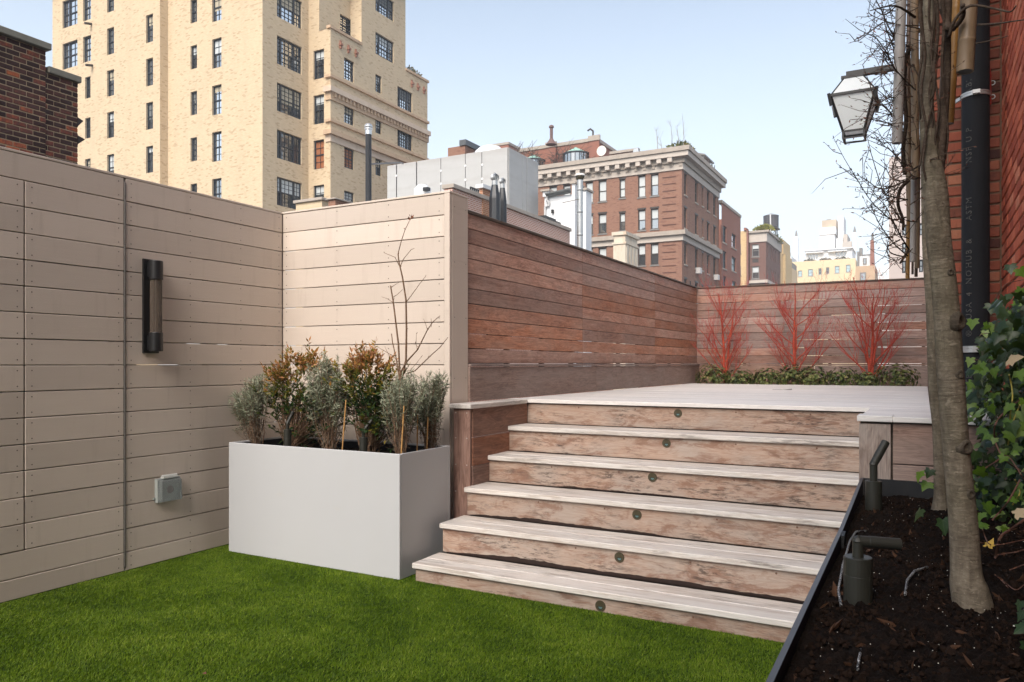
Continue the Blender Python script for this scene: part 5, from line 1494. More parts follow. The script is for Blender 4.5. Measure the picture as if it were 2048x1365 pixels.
gl_dark = glassmat('pane_dark', (0.02, 0.026, 0.03), 0.16)
gl_mid = glassmat('pane_grey', (0.05, 0.06, 0.062), 0.42)
gl_sky = glassmat('pane_sky', (0.1, 0.13, 0.15), 0.8)
gl_teal = glassmat('pane_teal', (0.25, 0.42, 0.45), 0.35)
bl_white = plain('blind_white', (0.55, 0.585, 0.59), 0.4, 0.4)
bl_cream = plain('blind_cream', (0.45, 0.4, 0.3), 0.6)
bl_grey = plain('blind_grey', (0.16, 0.17, 0.17), 0.5)
bl_orange = plain('blind_orange', (0.32, 0.12, 0.05), 0.6)
fr_navy = plain('frame_navy', (0.016, 0.022, 0.032), 0.45, 0.4)
fr_brown = plain('frame_brown', (0.045, 0.038, 0.034), 0.5, 0.35)
fr_grey = plain('frame_grey', (0.2, 0.19, 0.18), 0.5, 0.35)
stone = plain('limestone', (0.4, 0.35, 0.3), 0.85, 0.2, 0, 0.14, 1.2, 0.2, (0.26, 0.22, 0.18), 0.45)
stone_w = plain('pale_limestone', (0.52, 0.465, 0.41), 0.85, 0.2, 0, 0.1, 1.0, 0.2, (0.4, 0.34, 0.3), 0.35)
roofm = plain('roof_tar', (0.16, 0.15, 0.15), 0.9, 0.2, 0, 0.2, 1)
rc = random.Random(5)

# ---- cream brick apartment tower
tower_b = brick_wall_mat('cream_brickwork', (0.66, 0.525, 0.345), (0.56, 0.43, 0.27), (0.58, 0.48, 0.36), .215, .074, (0.32, 0.2, 0.12), .09, (0.42, 0.32, 0.215), .3)
tower_trim = plain('tan_terracotta', (0.55, 0.4, 0.27), 0.85, 0.2, 0, 0.12, 1, 0.2, (0.3, 0.19, 0.12), .5)
trim_p = plain('pale_terracotta', (0.62, 0.5, 0.39), 0.85, 0.2, 0, 0.1, 1, 0.2, (0.4, 0.28, 0.2), .4)
terracotta = plain('red_terracotta', (0.33, 0.16, 0.11), 0.8)
TYL, TYR = 34.1, 34.7
TX1, TX2 = -36.95, -35.0
xe = on_y(525, TYR)[0]; TX1 = xe
TYI = on_x(617, TX1)[0]
TX2 = on_y(661, TYI)[0]
xl_, xs_ = on_y(105, TYL)[0], on_y(320, TYL)[0]
TZ = 29.6
tower = thing('apartment_tower', ((xl_ + xe) / 2, 42, GZ), 'tall cream brick apartment tower with dark framed windows', 'building')
def wset(lst, axis, c, **kw):
    ops = []
    for px0, px1, yt, yb, *ex in lst:
        ops.append((opening(axis, c, px0, px1, yt, yb), ex))
    return ops
def put(ops, axis, c, **kw):
    for op, ex in ops:
        k = dict(kw); e = ex[0] if ex else {}
        k.update(e)
        if 'blind' not in k and rc.random() < .4: k['blind'] = (rc.choice((bl_white, bl_cream, bl_grey)), rc.choice((.2, .35, .5, .6)))
        pane = k.pop('pane', None) or rc.choice([gl_dark, gl_mid, gl_mid])
        window(tower_cur[0], axis, c, op, k.pop('frame', fr_navy), pane, **k)
tower_cur = [tower]
S = {'pane': gl_sky}; D = {'pane': gl_dark}; G = {'pane': gl_mid}
T3 = {'splits': (.3, ), 'mun': (3, 3)}
A1 = [(125, 155, -2, 53, {'splits': (.36,), 'pane': gl_sky}), (125, 155, 84, 136, {'splits': (.36,), 'pane': gl_sky}), (166, 182, -14, 41, S), (166, 182, 72.5, 124, S),
      (170, 181, 154, 197, D), (170, 181, 236, 277, D), (170, 181, 318, 356, D), (214, 228, -28, 24, G), (214, 228, 56, 109, G), (214, 228, 140.5, 192.5, G), (214, 228, 224, 276, D), (214, 228, 309, 360, D),
      (292, 306, 29.4, 85, G), (292, 306, 117, 172, G), (292, 306, 205, 259, D), (292, 306, 292.6, 346, D), (292, 306, -58, -3, G)]
o1 = wset(A1, 'Y', TYL)
facade(tower, 'Y', TYL, xl_, xs_, GZ, TZ, [o for o, _ in o1], tower_b); put(o1, 'Y', TYL, mun=(2, 2))
fbox(MB(), 'X', xs_ - .001, TYL + .004, TYR - .002, 0, .3, GZ, TZ).build('wall_return', tower_b, tower)
A2 = [(381, 394, 91 + 92.3 * k, 138 + 92.3 * k, {'pane': [gl_mid, gl_dark, gl_sky, gl_mid, gl_dark][k + 1]}) for k in (-1, 0, 1, 2, 3)]
A2 += [(424, 443, 77 + 93.5 * k, 136 + 93.5 * k, {'pane': [gl_sky, gl_mid, gl_sky, gl_sky, gl_mid][k + 1]}) for k in (-1, 0, 1, 2, 3)]
o2 = wset(A2, 'Y', TYR)
facade(tower, 'Y', TYR, xs_ + .002, xe, GZ, TZ, [o for o, _ in o2], tower_b); put(o2, 'Y', TYR, mun=(2, 2))
A3 = [(554, 604, 83 + 92.5 * k, 139 + 92.5 * k, {'splits': (.2, .72), 'pane': [gl_sky, gl_mid, gl_dark, gl_dark, gl_dark][k + 1]}) for k in (-1, 0, 1, 2, 3)]
o3 = wset(A3, 'X', TX1)
facade(tower, 'X', TX1, TYR, TYI, GZ, TZ, [o for o, _ in o3], tower_b); put(o3, 'X', TX1, mun=(3, 3))
A4 = [(627, 648, 100 + 90.2 * k, 158 + 90.2 * k, {'pane': gl_dark, 'blind': ((bl_orange, .95) if k == 2 else (bl_white, .3))}) for k in (0, 1, 2, 3)]
o4 = wset(A4, 'Y', TYI)
ZP = 23.8
facade(tower, 'Y', TYI, TX1 + .002, TX2, GZ, ZP, [o for o, _ in o4], tower_b); put(o4, 'Y', TYI, mun=(2, 2))
y723, y811, y855 = on_x(723, TX2)[0], on_x(811, TX2)[0], on_x(855, TX2)[0]
A5 = [(689, 709, 126, 160, D), (689, 709, 214, 248, G), (689, 709, 303, 337, {'pane': gl_dark, 'blind': (bl_orange, .9)}), (689, 709, 390, 424, D)]
A5 = [(688.5, 708.5, 120, 162, S), (688.5, 708.5, 208, 249, G), (688.5, 708.5, 297, 338, {'pane': gl_dark, 'blind': (bl_orange, .9)}), (688.5, 708.5, 384, 424, G),
      (751, 763.5, 151, 186, G), (751, 763.5, 235, 268, D), (751, 763.5, 319, 352, D), (751, 763.5, 403, 434, D),
      (795, 825, 180, 220, {'splits': (.22, .72), 'pane': gl_sky}), (795, 825, 260, 298, {'splits': (.22, .72), 'pane': gl_mid})]
o5 = wset(A5, 'X', TX2)
facade(tower, 'X', TX2, TYI, y855, GZ, ZP, [o for o, _ in o5], tower_b); put(o5, 'X', TX2, mun=(3, 3))
A6 = [(751, 788, 83, 114, {'splits': (.25, .75), 'pane': gl_sky}), (751, 788, -8, 33, {'splits': (.25, .75), 'pane': gl_sky})]
A6[0] = (751, 788, 75, 123, {'splits': (.25, .75), 'pane': gl_sky})
o6 = wset(A6, 'X', TX2)
facade(tower, 'X', TX2, y723, y811, ZP + .002, TZ, [o for o, _ in o6], tower_b); put(o6, 'X', TX2, mun=(3, 3))
XSB = TX2 - 1.0
A7 = [(680, 706, 35, 70, {'pane': gl_sky}), (680, 706, -58, -10, {'pane': gl_sky})]
o7 = wset(A7, 'X', XSB)
facade(tower, 'X', XSB, TYI, y723, ZP - .6, TZ, [o for o, _ in o7], tower_b); put(o7, 'X', XSB, mun=(3, 3))
MB().quad((XSB, y723, ZP - .6), (TX2, y723, ZP - .6), (TX2, y723, TZ), (XSB, y723, TZ)).build('wall_return', tower_b, tower)
MB().box(TX1 - .3, XSB - .004, TYI + .004, TYI + .3, ZP - .4, TZ).build('wall_return', tower_b, tower)
fbox(MB(), 'X', TX2 - .3, y811, y855, 0, 8, ZP - .6, ZP - .5).build('terrace_roof', roofm, tower)
MB().box(xl_, TX1 - .3, TYR + .4, 45.5, TZ - .5, TZ - .4).box(TX1 - .3, TX2 - .1, TYI + .3, y811, TZ - .5, TZ - .4).build('roof', roofm, tower)
MB().box(xl_ + .002, TX2 - .4, 45.6, 45.8, GZ, TZ).box(xl_, xl_ + .2, TYL + .1, 45.6, GZ, TZ).box(xl_ + .3, TX2 - .3, y855 - .2, y855 - .002, GZ, ZP).box(TX2 - 8, TX2 - .3, y811 - .2, y811 - .002, ZP, TZ).build('wall_rear', tower_b, tower)
for (z0, z1, o, mt) in ((20.5, 20.68, .16, tower_trim), (19.5, 19.85, .3, trim_p), (19.0, 19.5, .1, tower_trim), (17.52, 17.7, .16, tower_trim), (16.65, 16.95, .3, tower_trim), (16.2, 16.65, .08, trim_p)):
    fbox(MB(), 'X', TX2, TYI - o, y855 + .05, -o, .02, z0, z1).build('belt_course', mt, tower)
    MB().box(TX1 + (TX2 - TX1) * .8, TX2 - .03, TYI - o, TYI + .01, z0, z1).build('belt_course', mt, tower)
u = TYI + .2
cb = MB()
while u < y855 - .2:
    fbox(cb, 'X', TX2, u, u + .16, -.22, -.1, 19.22, 19.5); u += .38
tag(cb.build('dentils', tower_trim, tower), kind='stuff')
for us in ([on_x(p, TX2)[0] for p in (680, 696, 711)] + [on_x(p, TX2)[0] for p in (823, 835, 847)]):
    mb = fbox(MB(), 'X', TX2, us - .12, us + .12, -.2, -.002, 22.95, 23.1)
    fbox(mb, 'X', TX2, us - .07, us + .07, -.12, -.002, 22.75, 22.95)
    fbox(mb, 'X', TX2, us - .07, us + .07, -.1, -.002, 23.12, 23.3)
    mb.build('corbel', terracotta, tower)
fbox(MB(), 'X', TX2, TYI - .12, y723 - .01, -.1, .25, ZP, ZP + .18).build('coping', tower_trim, tower)
fbox(MB(), 'X', TX2, y811 + .01, y855 + .1, -.1, .25, ZP, ZP + .18).build('coping', tower_trim, tower)
MB().box(xl_ - .6, xe + .4, TYL - .55, TYL, TZ, TZ + .5).build('cornice', tower_trim, tower)
fbox(MB(), 'X', TX2, y723 - .3, y811 + .45, -.45, 0, TZ, TZ + .5).build('cornice', tower_trim, tower)
for px, py in ((183, 48), (185, 131)):
    x, d = on_y(px, TYL)
    MB().tube([(x, TYL + .05, zat(py, d)), (x, TYL - .5, zat(py, d) - .15)], .09, 8).build('vent_pipe', fr_brown, tower)
rngp = random.Random(31)
def scrub(name, parent, c, rx, ry, rz, n, mt, L=.12, seed=1, up=.4):
    rg = random.Random(seed); mb = MB(); ti = []
    for i in range(n):
        v = Vector((rg.gauss(0, 1), rg.gauss(0, 1), rg.gauss(0, 1))).normalized() * rg.uniform(.35, 1) ** .6
        p = Vector(c) + Vector((v.x * rx, v.y * ry, abs(v.z) * rz))
        d = (Vector((v.x, v.y, v.z + up)) + Vector((rg.gauss(0, .5), rg.gauss(0, .5), rg.gauss(0, .5)))).normalized()
        s = d.cross(Vector((rg.gauss(0, 1), rg.gauss(0, 1), rg.gauss(0, 1)))).normalized()
        l = L * rg.uniform(.6, 1.3)
        mb.add([p, p + d * l * .5 + s * l * .22, p + d * l, p + d * l * .5 - s * l * .22], [(0, 1, 2, 3)]); ti.append(min(1, max(0, rg.gauss(.5, .22))))
    return mb.build(name, mt, parent, tint=ti)
dry = leafmat('dry_scrub', [(0, (0.1, 0.07, 0.03)), (.5, (0.2, 0.17, 0.07)), (1, (0.3, 0.26, 0.12))])
olive = leafmat('olive_scrub', [(0, (0.05, 0.06, 0.02)), (.5, (0.11, 0.12, 0.035)), (1, (0.24, 0.24, 0.07))])
mixed = leafmat('autumn_scrub', [(0, (0.05, 0.06, 0.02)), (.4, (0.15, 0.14, 0.03)), (.7, (0.4, 0.3, 0.03)), (1, (0.25, 0.06, 0.06))])
for k, (px, rr_) in enumerate(((820, .7), (832, .6))):
    yv = on_x(px, TX2 - .4)[0]
    o = thing('rooftop_plant', (TX2 - .5, yv, ZP), ('larger dry plant on the setback of the cream tower', 'smaller dry plant nearer the outer edge of the tower setback')[k], 'plant', 'plants on the tower setback')
    scrub('foliage', o, (TX2 - .5, yv, ZP + .1), .4, .5, rr_, 160, dry, .25, k + 3)

# ---- dark brick chimney stack with coping, left
CHX = -10.5
M['brick_dark'] = brick_mat('dark_chimney_brick', [(0.0, (0.03, 0.016, 0.015)), (0.5, (0.062, 0.03, 0.026)), (0.82, (0.1, 0.042, 0.033)), (0.93, (0.2, 0.06, 0.04)), (1.0, (0.36, 0.1, 0.04))])
mort = plain('buff_mortar', (0.4, 0.3, 0.19), 0.9, 0.15, 0, 0.3, 12, 0.3)
cope = plain('grey_coping', (0.2, 0.185, 0.15), 0.9, 0.2, 0, 0.2, 6, 0.4, (0.1, 0.1, 0.07), .5)
cy0, cy1, cy2 = 4.3, on_x(92, CHX)[0], on_x(158, CHX)[0]
chim = thing('brick_chimney', (CHX - .5, 5.5, GZ), 'dark brick chimney stack with stepped stone copings behind the tan fence', 'chimney')
zc1, zc2 = 5.56, 5.27
MB().box(CHX - 1.2, CHX - .008, cy0, cy1 - .004, GZ, zc1).box(CHX - 1.1, CHX - .03, cy1, cy2 - .006, GZ, zc2).build('core', mort, chim)
crs = .0705; bl = .158
bmc = board_mesh(bl, .055, .06, .004); bmc.materials.append(M['brick_dark'])
bmh = board_mesh(.072, .057, .06, .004); bmh.materials.append(M['brick_dark'])
for (ya, yb, zt, xo, sd) in ((4.55, cy1, zc1, 0.0, 0), (cy1 - .0, cy2, zc2, -.022, 1)):
    r = 0; z = zt - crs / 2
    while z > 3.55:
        y = yb - (.084 if (r + sd) % 2 else 0)
        if (r + sd) % 2: link('brick', bmh, None, chim, (CHX - .03 + xo, yb - .037, z), (0, 0, HP))
        while y - bl > ya:
            link('brick', bmc, None, chim, (CHX - .03 + xo + rc.uniform(-.002, .003), y - bl / 2 - .003, z), (0, rc.uniform(-.008, .008), HP))
            y -= bl + .012
        if y - ya > .03 and sd: link('brick', board_mesh(y - ya - .004, .057, .06, .004), M['brick_dark'], chim, (CHX - .03 + xo, (y + ya) / 2, z), (0, 0, HP))
        z -= crs; r += 1
board('coping', cope, chim, (CHX - .55, (cy0 + cy1) / 2 + .02, zc1 + .047), cy1 - cy0 + .04, 1.24, .09, 'yf', .008)
board('coping', cope, chim, (CHX - .55, (cy1 + cy2) / 2 + .03, zc2 + .047), cy2 - cy1 - .0, 1.14, .09, 'yf', .008)
slate = plain('dark_slate', (0.05, 0.038, 0.032), 0.7)
for py, l in ((236, .085), (272, .11)):
    z = zat(py, 10.75)
    MB().hexa([(CHX - .2, cy2 + .004, z - .13), (CHX - .03, cy2 + .004, z - .13), (CHX - .03, cy2 + .008, z - .12), (CHX - .2, cy2 + .008, z - .12)],
              [(CHX - .2, cy2 + .004, z), (CHX - .03, cy2 + .004, z), (CHX - .03, cy2 + l, z - .03), (CHX - .2, cy2 + l, z - .03)]).build('flashing', slate, chim)

# ---- brick parapet, roof and its fittings behind the hardwood fence
PPX = -14.76
par_b = brick_wall_mat('pink_parapet_brick', (0.5, 0.25, 0.18), (0.4, 0.18, 0.13), (0.72, 0.62, 0.55), .215, .072, (0.55, 0.42, 0.36), .07, None, 0, True, .016)
yA, yB = on_x(905, PPX)[0], on_x(1139.5, PPX)[0]
ZPP = 7.55
nb = thing('rooftop_parapet', (PPX - 2, (yA + yB) / 2, GZ), 'low pink brick parapet with stone coping behind the hardwood fence', 'wall')
MB().box(PPX - .35, PPX, yA, yB, GZ, ZPP).build('wall', par_b, nb)
MB().box(PPX - 16, PPX - .352, yA, yB, GZ, 6.6).build('roof_block', plain('roof_white', (0.5, 0.5, 0.5), 0.8), nb)
board('coping', stone, nb, (PPX - .17, (yA + yB) / 2, ZPP + .08), yB - yA + .1, .5, .15, 'yf', .01)
def railing(parent, name, x, y0, y1, z0, z1, n):
    mb = MB(); mb.bar((x, y0, z1), (x, y1, z1), .05)
    for k in range(n): 
        y = y0 + (y1 - y0) * k / (n - 1)
        mb.bar((x, y, z0), (x, y, z1), .045)
    return mb.build(name, M['black'], parent)
r1_ = thing('roof_railing', (PPX - .5, on_x(945, PPX)[0], ZPP), 'short black railing on the parapet left of the small brick chimney', 'railing', 'railings on the parapet')
railing(r1_, 'rails', PPX - .5, on_x(941, PPX - .5)[0], on_x(960, PPX - .5)[0], ZPP, zat(369, 28.5), 6)
r2_ = thing('roof_railing', (PPX - .5, on_x(1112, PPX)[0], ZPP), 'black railing and grate on the parapet in front of the white bulkhead', 'railing', 'railings on the parapet')
railing(r2_, 'rails', PPX - .4, on_x(1096, PPX - .4)[0], on_x(1120.5, PPX - .4)[0], ZPP + .1, zat(434, 34.3), 8)
MB().box(PPX - .9, PPX - .5, on_x(1090, PPX - .5)[0], on_x(1112, PPX - .5)[0], ZPP + .1, ZPP + .55).build('grate', M['black'], r2_)
orange_b = brick_wall_mat('orange_brick', (0.42, 0.17, 0.08), (0.32, 0.12, 0.06), (0.5, 0.4, 0.3), .215, .072)
cx0 = on_x(958, PPX)[0]; cx1 = cx0 + .6
sc = thing('brick_chimney', (PPX - .3, cx0 + .4, GZ), 'small orange brick chimney with a white cap on the parapet', 'chimney')
xcl, dcl = on_y(958, on_x(960, PPX + .05)[0])
yc_ = on_x(977, PPX + .06)[0]; xw = on_y(958.5, yc_ - .4)[0]
MB().box(xw, PPX + .04, yc_ - .4, yc_ + .35, 5.0, zat(375, 28.6)).build('stack', orange_b, sc)
MB().box(xw - .1, PPX + .12, yc_ - .5, yc_ + .45, zat(375, 28.6) + .002, zat(369, 28.6) + .03).build('cap', plain('white_cap', (0.7, 0.7, 0.7), 0.7), sc)
blackduct = plain('black_duct', (0.018, 0.02, 0.024), 0.4, 0.5, 0.1, 0.2, 3)
def turbine(px, ybase, ytop, yneck, w, label, dd):
    b = at(px, ybase, dd); s = dd / FPX
    o = thing('turbine_vent', (b.x, b.y, b.z - 2), label, 'roof vent', 'turbine vents on the parapet')
    zt, zn = zat(ytop, dd), zat(yneck, dd)
    MB().lathe((b.x, b.y, 0), [(w * s, b.z - 2), (w * s, zn - .5), (w * s * .95, zn - .42), (w * s * .58, zn - .02), (w * s * .58, zn)], 8).build('duct', blackduct, o)
    MB().lathe((b.x, b.y, 0), [(w * s * .5, zn + .002), (w * s * .5, zn + .16)], 16).build('neck', M['steel'], o)
    R = w * s * .78; n = 16; zc = zn + .16 + R * .75
    tb = MB()
    for k in range(n):
        a = 2 * math.pi * k / n; a2 = a + .3
        pr = []
        for t in range(7):
            th = -.95 + 2.3 * t / 6
            rr0 = R * math.cos(th * .95); z = zc + R * .85 * math.sin(th)
            pr.append(((b.x + rr0 * math.cos(a), b.y + rr0 * math.sin(a), z), (b.x + rr0 * .8 * math.cos(a2), b.y + rr0 * .8 * math.sin(a2), z)))
        for (p, q), (p2, q2) in zip(pr[:-1], pr[1:]): tb.quad(p, q, q2, p2)
    tb.lathe((b.x, b.y, zc + R * .78), [(R * .35, 0), (.01, .06)], 10)
    tb.build('turbine', M['steel'], o)
turbine(989.5, 440, 349, 371, 11.5, 'taller black duct with a spinning turbine cap on the parapet', 27.6)
turbine(1005, 440, 357, 377, 9.0, 'slimmer black duct with a turbine cap behind the taller one', 28.6)

# ---- grey metal clad penthouse
PD = 36.0
pcn = at(1016, 295, PD)
PHX, PHY, PHZ = pcn.x, pcn.y, pcn.z
xL = on_y(774.5, PHY)[0]; yR = on_x(1076, PHX)[0]
metal = plain('grey_cladding', (0.42, 0.42, 0.41), 0.65, 0.3, 0.0, 0.1, 0.9, 0, (0.3, 0.27, 0.25), .5)
ph = thing('rooftop_penthouse', ((xL + PHX) / 2, PHY + 1.5, 6.6), 'grey metal clad penthouse box on the neighbouring roof', 'penthouse')
MB().box(xL + .05, PHX - .05, PHY + .05, yR - .02, 6.6, PHZ - .03).build('core', plain('dark_core', (0.03, 0.03, 0.035), 0.8), ph)
cuts = [774.5, 793, 834, 882, 931, 964, 1016]
for a, b in zip(cuts[:-1], cuts[1:]):
    xa, xb = on_y(a, PHY)[0], on_y(b, PHY)[0]
    board('panel', metal, ph, ((xa + xb) / 2, PHY, (6.6 + PHZ) / 2), PHZ - 6.6, xb - xa - (.09 if b == 834 else .03), .05, 'z', .01)
cuts = [1016, 1044, 1053, 1076]
for a, b in zip(cuts[:-1], cuts[1:]):
    ya, yb = on_x(a, PHX)[0], on_x(b, PHX)[0]
    board('panel', metal, ph, (PHX, (ya + yb) / 2 + (.03 if a == 1016 else 0), (6.6 + PHZ) / 2), PHZ - 6.6, yb - ya - .05, .05, 'zx', .01)
bo = MB()
for px, py in ((882, 342), (882, 368), (931, 332), (931, 360), (964.5, 330), (964.5, 358), (793, 352), (834, 374)):
    x, d = on_y(px, PHY - .03); bo.lathe((x, PHY - .03, zat(py, d)), [(.06, -.02), (.06, 0)], 8, 'y')
tag(bo.build('bolts', plain('white_bolt', (0.7, 0.7, 0.7), 0.5), ph), kind='stuff')
wt_ = at(845, 392, 33)
t = thing('roof_tank', (wt_.x, wt_.y, 6.6), 'white round roof ventilator in front of the grey penthouse', 'roof vent')
MB().lathe((wt_.x, wt_.y, 6.6), [(.36, 0), (.38, wt_.z + .3 - 6.6), (.28, wt_.z + .36 - 6.6), (.22, wt_.z + .45 - 6.6), (.01, wt_.z + .47 - 6.6)], 24).build('drum', plain('white_enamel', (0.72, 0.74, 0.74), 0.4), t)
MB().box(wt_.x + .3, wt_.x + .55, wt_.y - .4, wt_.y - .2, wt_.z + .1, wt_.z + .25).build('motor', M['black'], t)
dm = at(980, 303, 40)
t = thing('roof_dome', (dm.x, dm.y, dm.z - .6), 'small white dome vent peeking over the grey penthouse', 'roof vent')
MB().lathe((dm.x, dm.y, dm.z - 4.5), [(.9, 0), (.9, 4.2), (.8, 4.45), (.55, 4.68), (.2, 4.8), (.01, 4.82)], 24).build('dome', plain('dome_white', (0.75, 0.77, 0.8), 0.4), t, smooth=True)
# brick wall with a metal edge behind the penthouse
bw_b = brick_wall_mat('brown_brickwork', (0.29, 0.148, 0.1), (0.235, 0.115, 0.078), (0.3, 0.2, 0.15), .215, .075, (0.16, 0.07, 0.05), .12, (0.14, 0.07, 0.055), .35)
q0 = at(930, 300, 52); q1x = q0.x
t = thing('rear_wall', (q0.x - .3, q0.y + 2, GZ), 'brick wall end with a slanting metal coping behind the grey penthouse', 'wall')
yq = on_x(972, q0.x)[0]
MB().box(q0.x - 1.4, q0.x, q0.y, yq + 6, GZ, zat(291, 52)).build('wall', bw_b, t)
MB().box(q0.x - .4, q0.x + .12, q0.y - .1, yq + 6, zat(291, 52) + .002, zat(280, 52)).build('coping', plain('lead_coping', (0.1, 0.11, 0.12), 0.5, .4, .3), t)

# ---- black stove pipe and the flue brace; low chimneys in front of the tower
sp0 = at(737, 400, 26)
t = thing('stove_pipe', (sp0.x, sp0.y, sp0.z - 4), 'tall black stove pipe with a shiny metal cap in front of the tower', 'pipe')
k_ = 26 / FPX
MB().lathe((sp0.x, sp0.y, 0), [(6.3 * k_, sp0.z - 4), (6.0 * k_, zat(270, 26))], 20).build('pipe', plain('sooty_black', (0.02, 0.021, 0.023), 0.5, 0.4, 0, 0.4, 3), t, smooth=True)
zc = lambda y: zat(y, 26)
MB().lathe((sp0.x, sp0.y, 0), [(6.6 * k_, zc(270)), (6.6 * k_, zc(261)), (8.2 * k_, zc(260)), (8.2 * k_, zc(257.5)), (5.2 * k_, zc(257)), (5.2 * k_, zc(255.5)), (8.2 * k_, zc(255)), (8.2 * k_, zc(252.5)), (6 * k_, zc(249)), (.01, zc(248))], 20).build('cap', plain('bright_steel', (0.6, 0.6, 0.6), 0.3, .5, .8), t)
MB().tube([(sp0.x, sp0.y, zc(329)), at(800, 326, 30), at(806, 328, 33)], .035, 6).build('brace', M['hinge'], t)
def stub(px0, px1, yt, dd, label, m1, m2, capz=6):
    a = at(px0, yt, dd); X1 = on_y(px1, a.y)[0]; s = dd / FPX
    o = thing('brick_chimney', ((a.x + X1) / 2, a.y + .5, GZ), label, 'chimney', 'low chimneys over the tan wall')
    MB().box(a.x + 4 * s, X1 - 4 * s, a.y + .04, a.y + 1.0, 0, a.z - capz * s).build('stack', m1, o)
    board('cap', m2, o, ((a.x + X1) / 2, a.y + .52, a.z - capz * s / 2), X1 - a.x, 1.1, capz * s - .004, 'xf', .01)
stub(587, 645, 402, 24, 'low cream brick chimney with a flat stone cap under the tower', tower_b, stone)
stub(652, 672, 398, 23, 'short dark brick flue with a thin cap right of the cream chimney', bw_b, stone, 3)
t = thing('roof_railing', (at(690, 402, 25)), 'thin dark wire railing on the roof below the tower', 'railing')
mb = MB(); a, b = at(668, 400, 25), at(703, 404, 25)
for k in range(5): mb.bar(a.lerp(b, k / 4) - Vector((0, 0, 1)), a.lerp(b, k / 4) + Vector((0, 0, .05)), .03)
mb.bar(a, b, .03); mb.bar(a - Vector((0, 0, .12)), b - Vector((0, 0, .12)), .03)
mb.build('rails', M['black'], t)

# ---- white stair bulkhead with gutter, flue, stone pier
white = plain('white_stucco', (0.74, 0.755, 0.77), 0.8, 0.2, 0, 0.05, 0.6, 0.1, (0.6, 0.57, 0.53), .25)
WY = 34.2
wx = lambda px: on_y(px, WY)[0]
wd = on_y(1120, WY)[1]
wb = thing('white_bulkhead', ((wx(1088) + wx(1171)) / 2, WY + 1, 4), 'white stucco stair bulkhead with a dark gutter beside the metal flue', 'bulkhead')
MB().box(wx(1089), wx(1146), WY, WY + .7, 0, zat(392, wd)).build('wall', white, wb)
for (a, b, yt, y0) in ((1086, 1100, 381, -.1), (1145, 1153, 373, -.14), (1163, 1171.5, 386, .1)):
    MB().box(wx(a) + .03, wx(b) - .03, WY + y0, WY + .8, 0 if a > 1100 else zat(391, wd) + .002, zat(yt, wd)).build('pier', white, wb)
    MB().box(wx(a) - .05, wx(b) + .05, WY + y0 - .1, WY + .9, zat(yt, wd) + .002, zat(yt - 4, wd)).build('cap', stone, wb)
MB().hexa([(wx(1096), WY - .35, zat(389, wd)), (wx(1145), WY - .35, zat(385, wd)), (wx(1145), WY - .16, zat(391, wd)), (wx(1096), WY - .05, zat(394, wd))],
          [(wx(1096), WY - .36, zat(387, wd)), (wx(1145), WY - .36, zat(382, wd)), (wx(1145), WY - .16, zat(382, wd)), (wx(1096), WY - .05, zat(388, wd))]).build('gutter', plain('gutter_grey', (0.13, 0.14, 0.14), .5), wb)
MB().tube([(wx(1096), WY - .12, zat(392, wd)), (wx(1096), WY - .12, zat(400, wd)), (wx(1099.5), WY - .08, zat(404, wd)), (wx(1099.5), WY - .08, zat(410, wd)), (wx(1091.5), WY - .08, zat(412, wd)), (wx(1091.5), WY - .08, zat(440, wd))], .06, 8).build('downspout', plain('spout_grey', (0.5, 0.5, 0.5), .5), wb)
MB().box(wx(1104.5), wx(1108.5), WY - .14, WY - .005, zat(426, wd), zat(419, wd)).build('wall_light', M['black'], wb)
fl = at(1160, 460, 35); k_ = 35 / FPX; zf = lambda y: zat(y, 35)
t = thing('metal_flue', (fl.x, fl.y, 2), 'shiny metal flue pipe with a domed cap beside the white bulkhead', 'flue')
for a, b in ((540, 472), (471.5, 426), (425.5, 382), (381.5, 360)):
    MB().lathe((fl.x, fl.y, 0), [(6.2 * k_, zf(a)), (6.4 * k_, zf(a) + .02), (6.4 * k_, zf(a) + .06), (6.0 * k_, zf(a) + .08), (6.0 * k_, zf(b) - .02)], 20).build('section', M['steel'], t, smooth=False)
MB().lathe((fl.x, fl.y, 0), [(6.5 * k_, zf(360)), (9 * k_, zf(355)), (9 * k_, zf(353))], 20).build('collar', M['bronze'], t)
MB().lathe((fl.x, fl.y, 0), [(10.5 * k_, zf(353) + .005), (10.8 * k_, zf(351)), (8 * k_, zf(348.5)), (.01, zf(347))], 20).build('cap', plain('cap_white', (0.7, 0.68, 0.65), .5), t)
MB().tube([(fl.x, fl.y - .15, zf(400)), at(1125, 406, 34.8)], .02, 5).build('brace', M['hinge'], t)
sp1 = at(1251, 470, 30); ys = on_x(1276, sp1.x)[0]; xs1 = on_y(1226.5, sp1.y)[0]
t = thing('stone_pier', ((xs1 + sp1.x) / 2, (sp1.y + ys) / 2, 0), 'rust stained cream stone chimney pier above the hardwood fence', 'chimney')
rust = plain('stained_stone', (0.62, 0.55, 0.45), 0.85, 0.2, 0, 0.1, 3, 0.2, (0.4, 0.22, 0.1), .6)
zz = lambda y: zat(y, 30)
MB().box(xs1, sp1.x, sp1.y, ys, -2, zz(488)).build('shaft', rust, t)
MB().box(xs1 - .04, sp1.x + .04, sp1.y - .04, ys + .04, zz(488) + .002, zz(484)).build('moulding', rust, t)
MB().box(xs1 + .02, sp1.x - .02, sp1.y + .02, ys - .02, zz(484) + .002, zz(470)).build('neck', rust, t)
MB().box(xs1 - .05, sp1.x + .05, sp1.y - .05, ys + .05, zz(470) + .002, zz(463)).build('cap', rust, t)
for k in range(4):
    y = sp1.y + (ys - sp1.y) * (k + .5) / 4
    MB().box(sp1.x + .002, sp1.x + .03, y - .1, y + .1, zz(540), zz(490)).build('pilaster', rust, t)

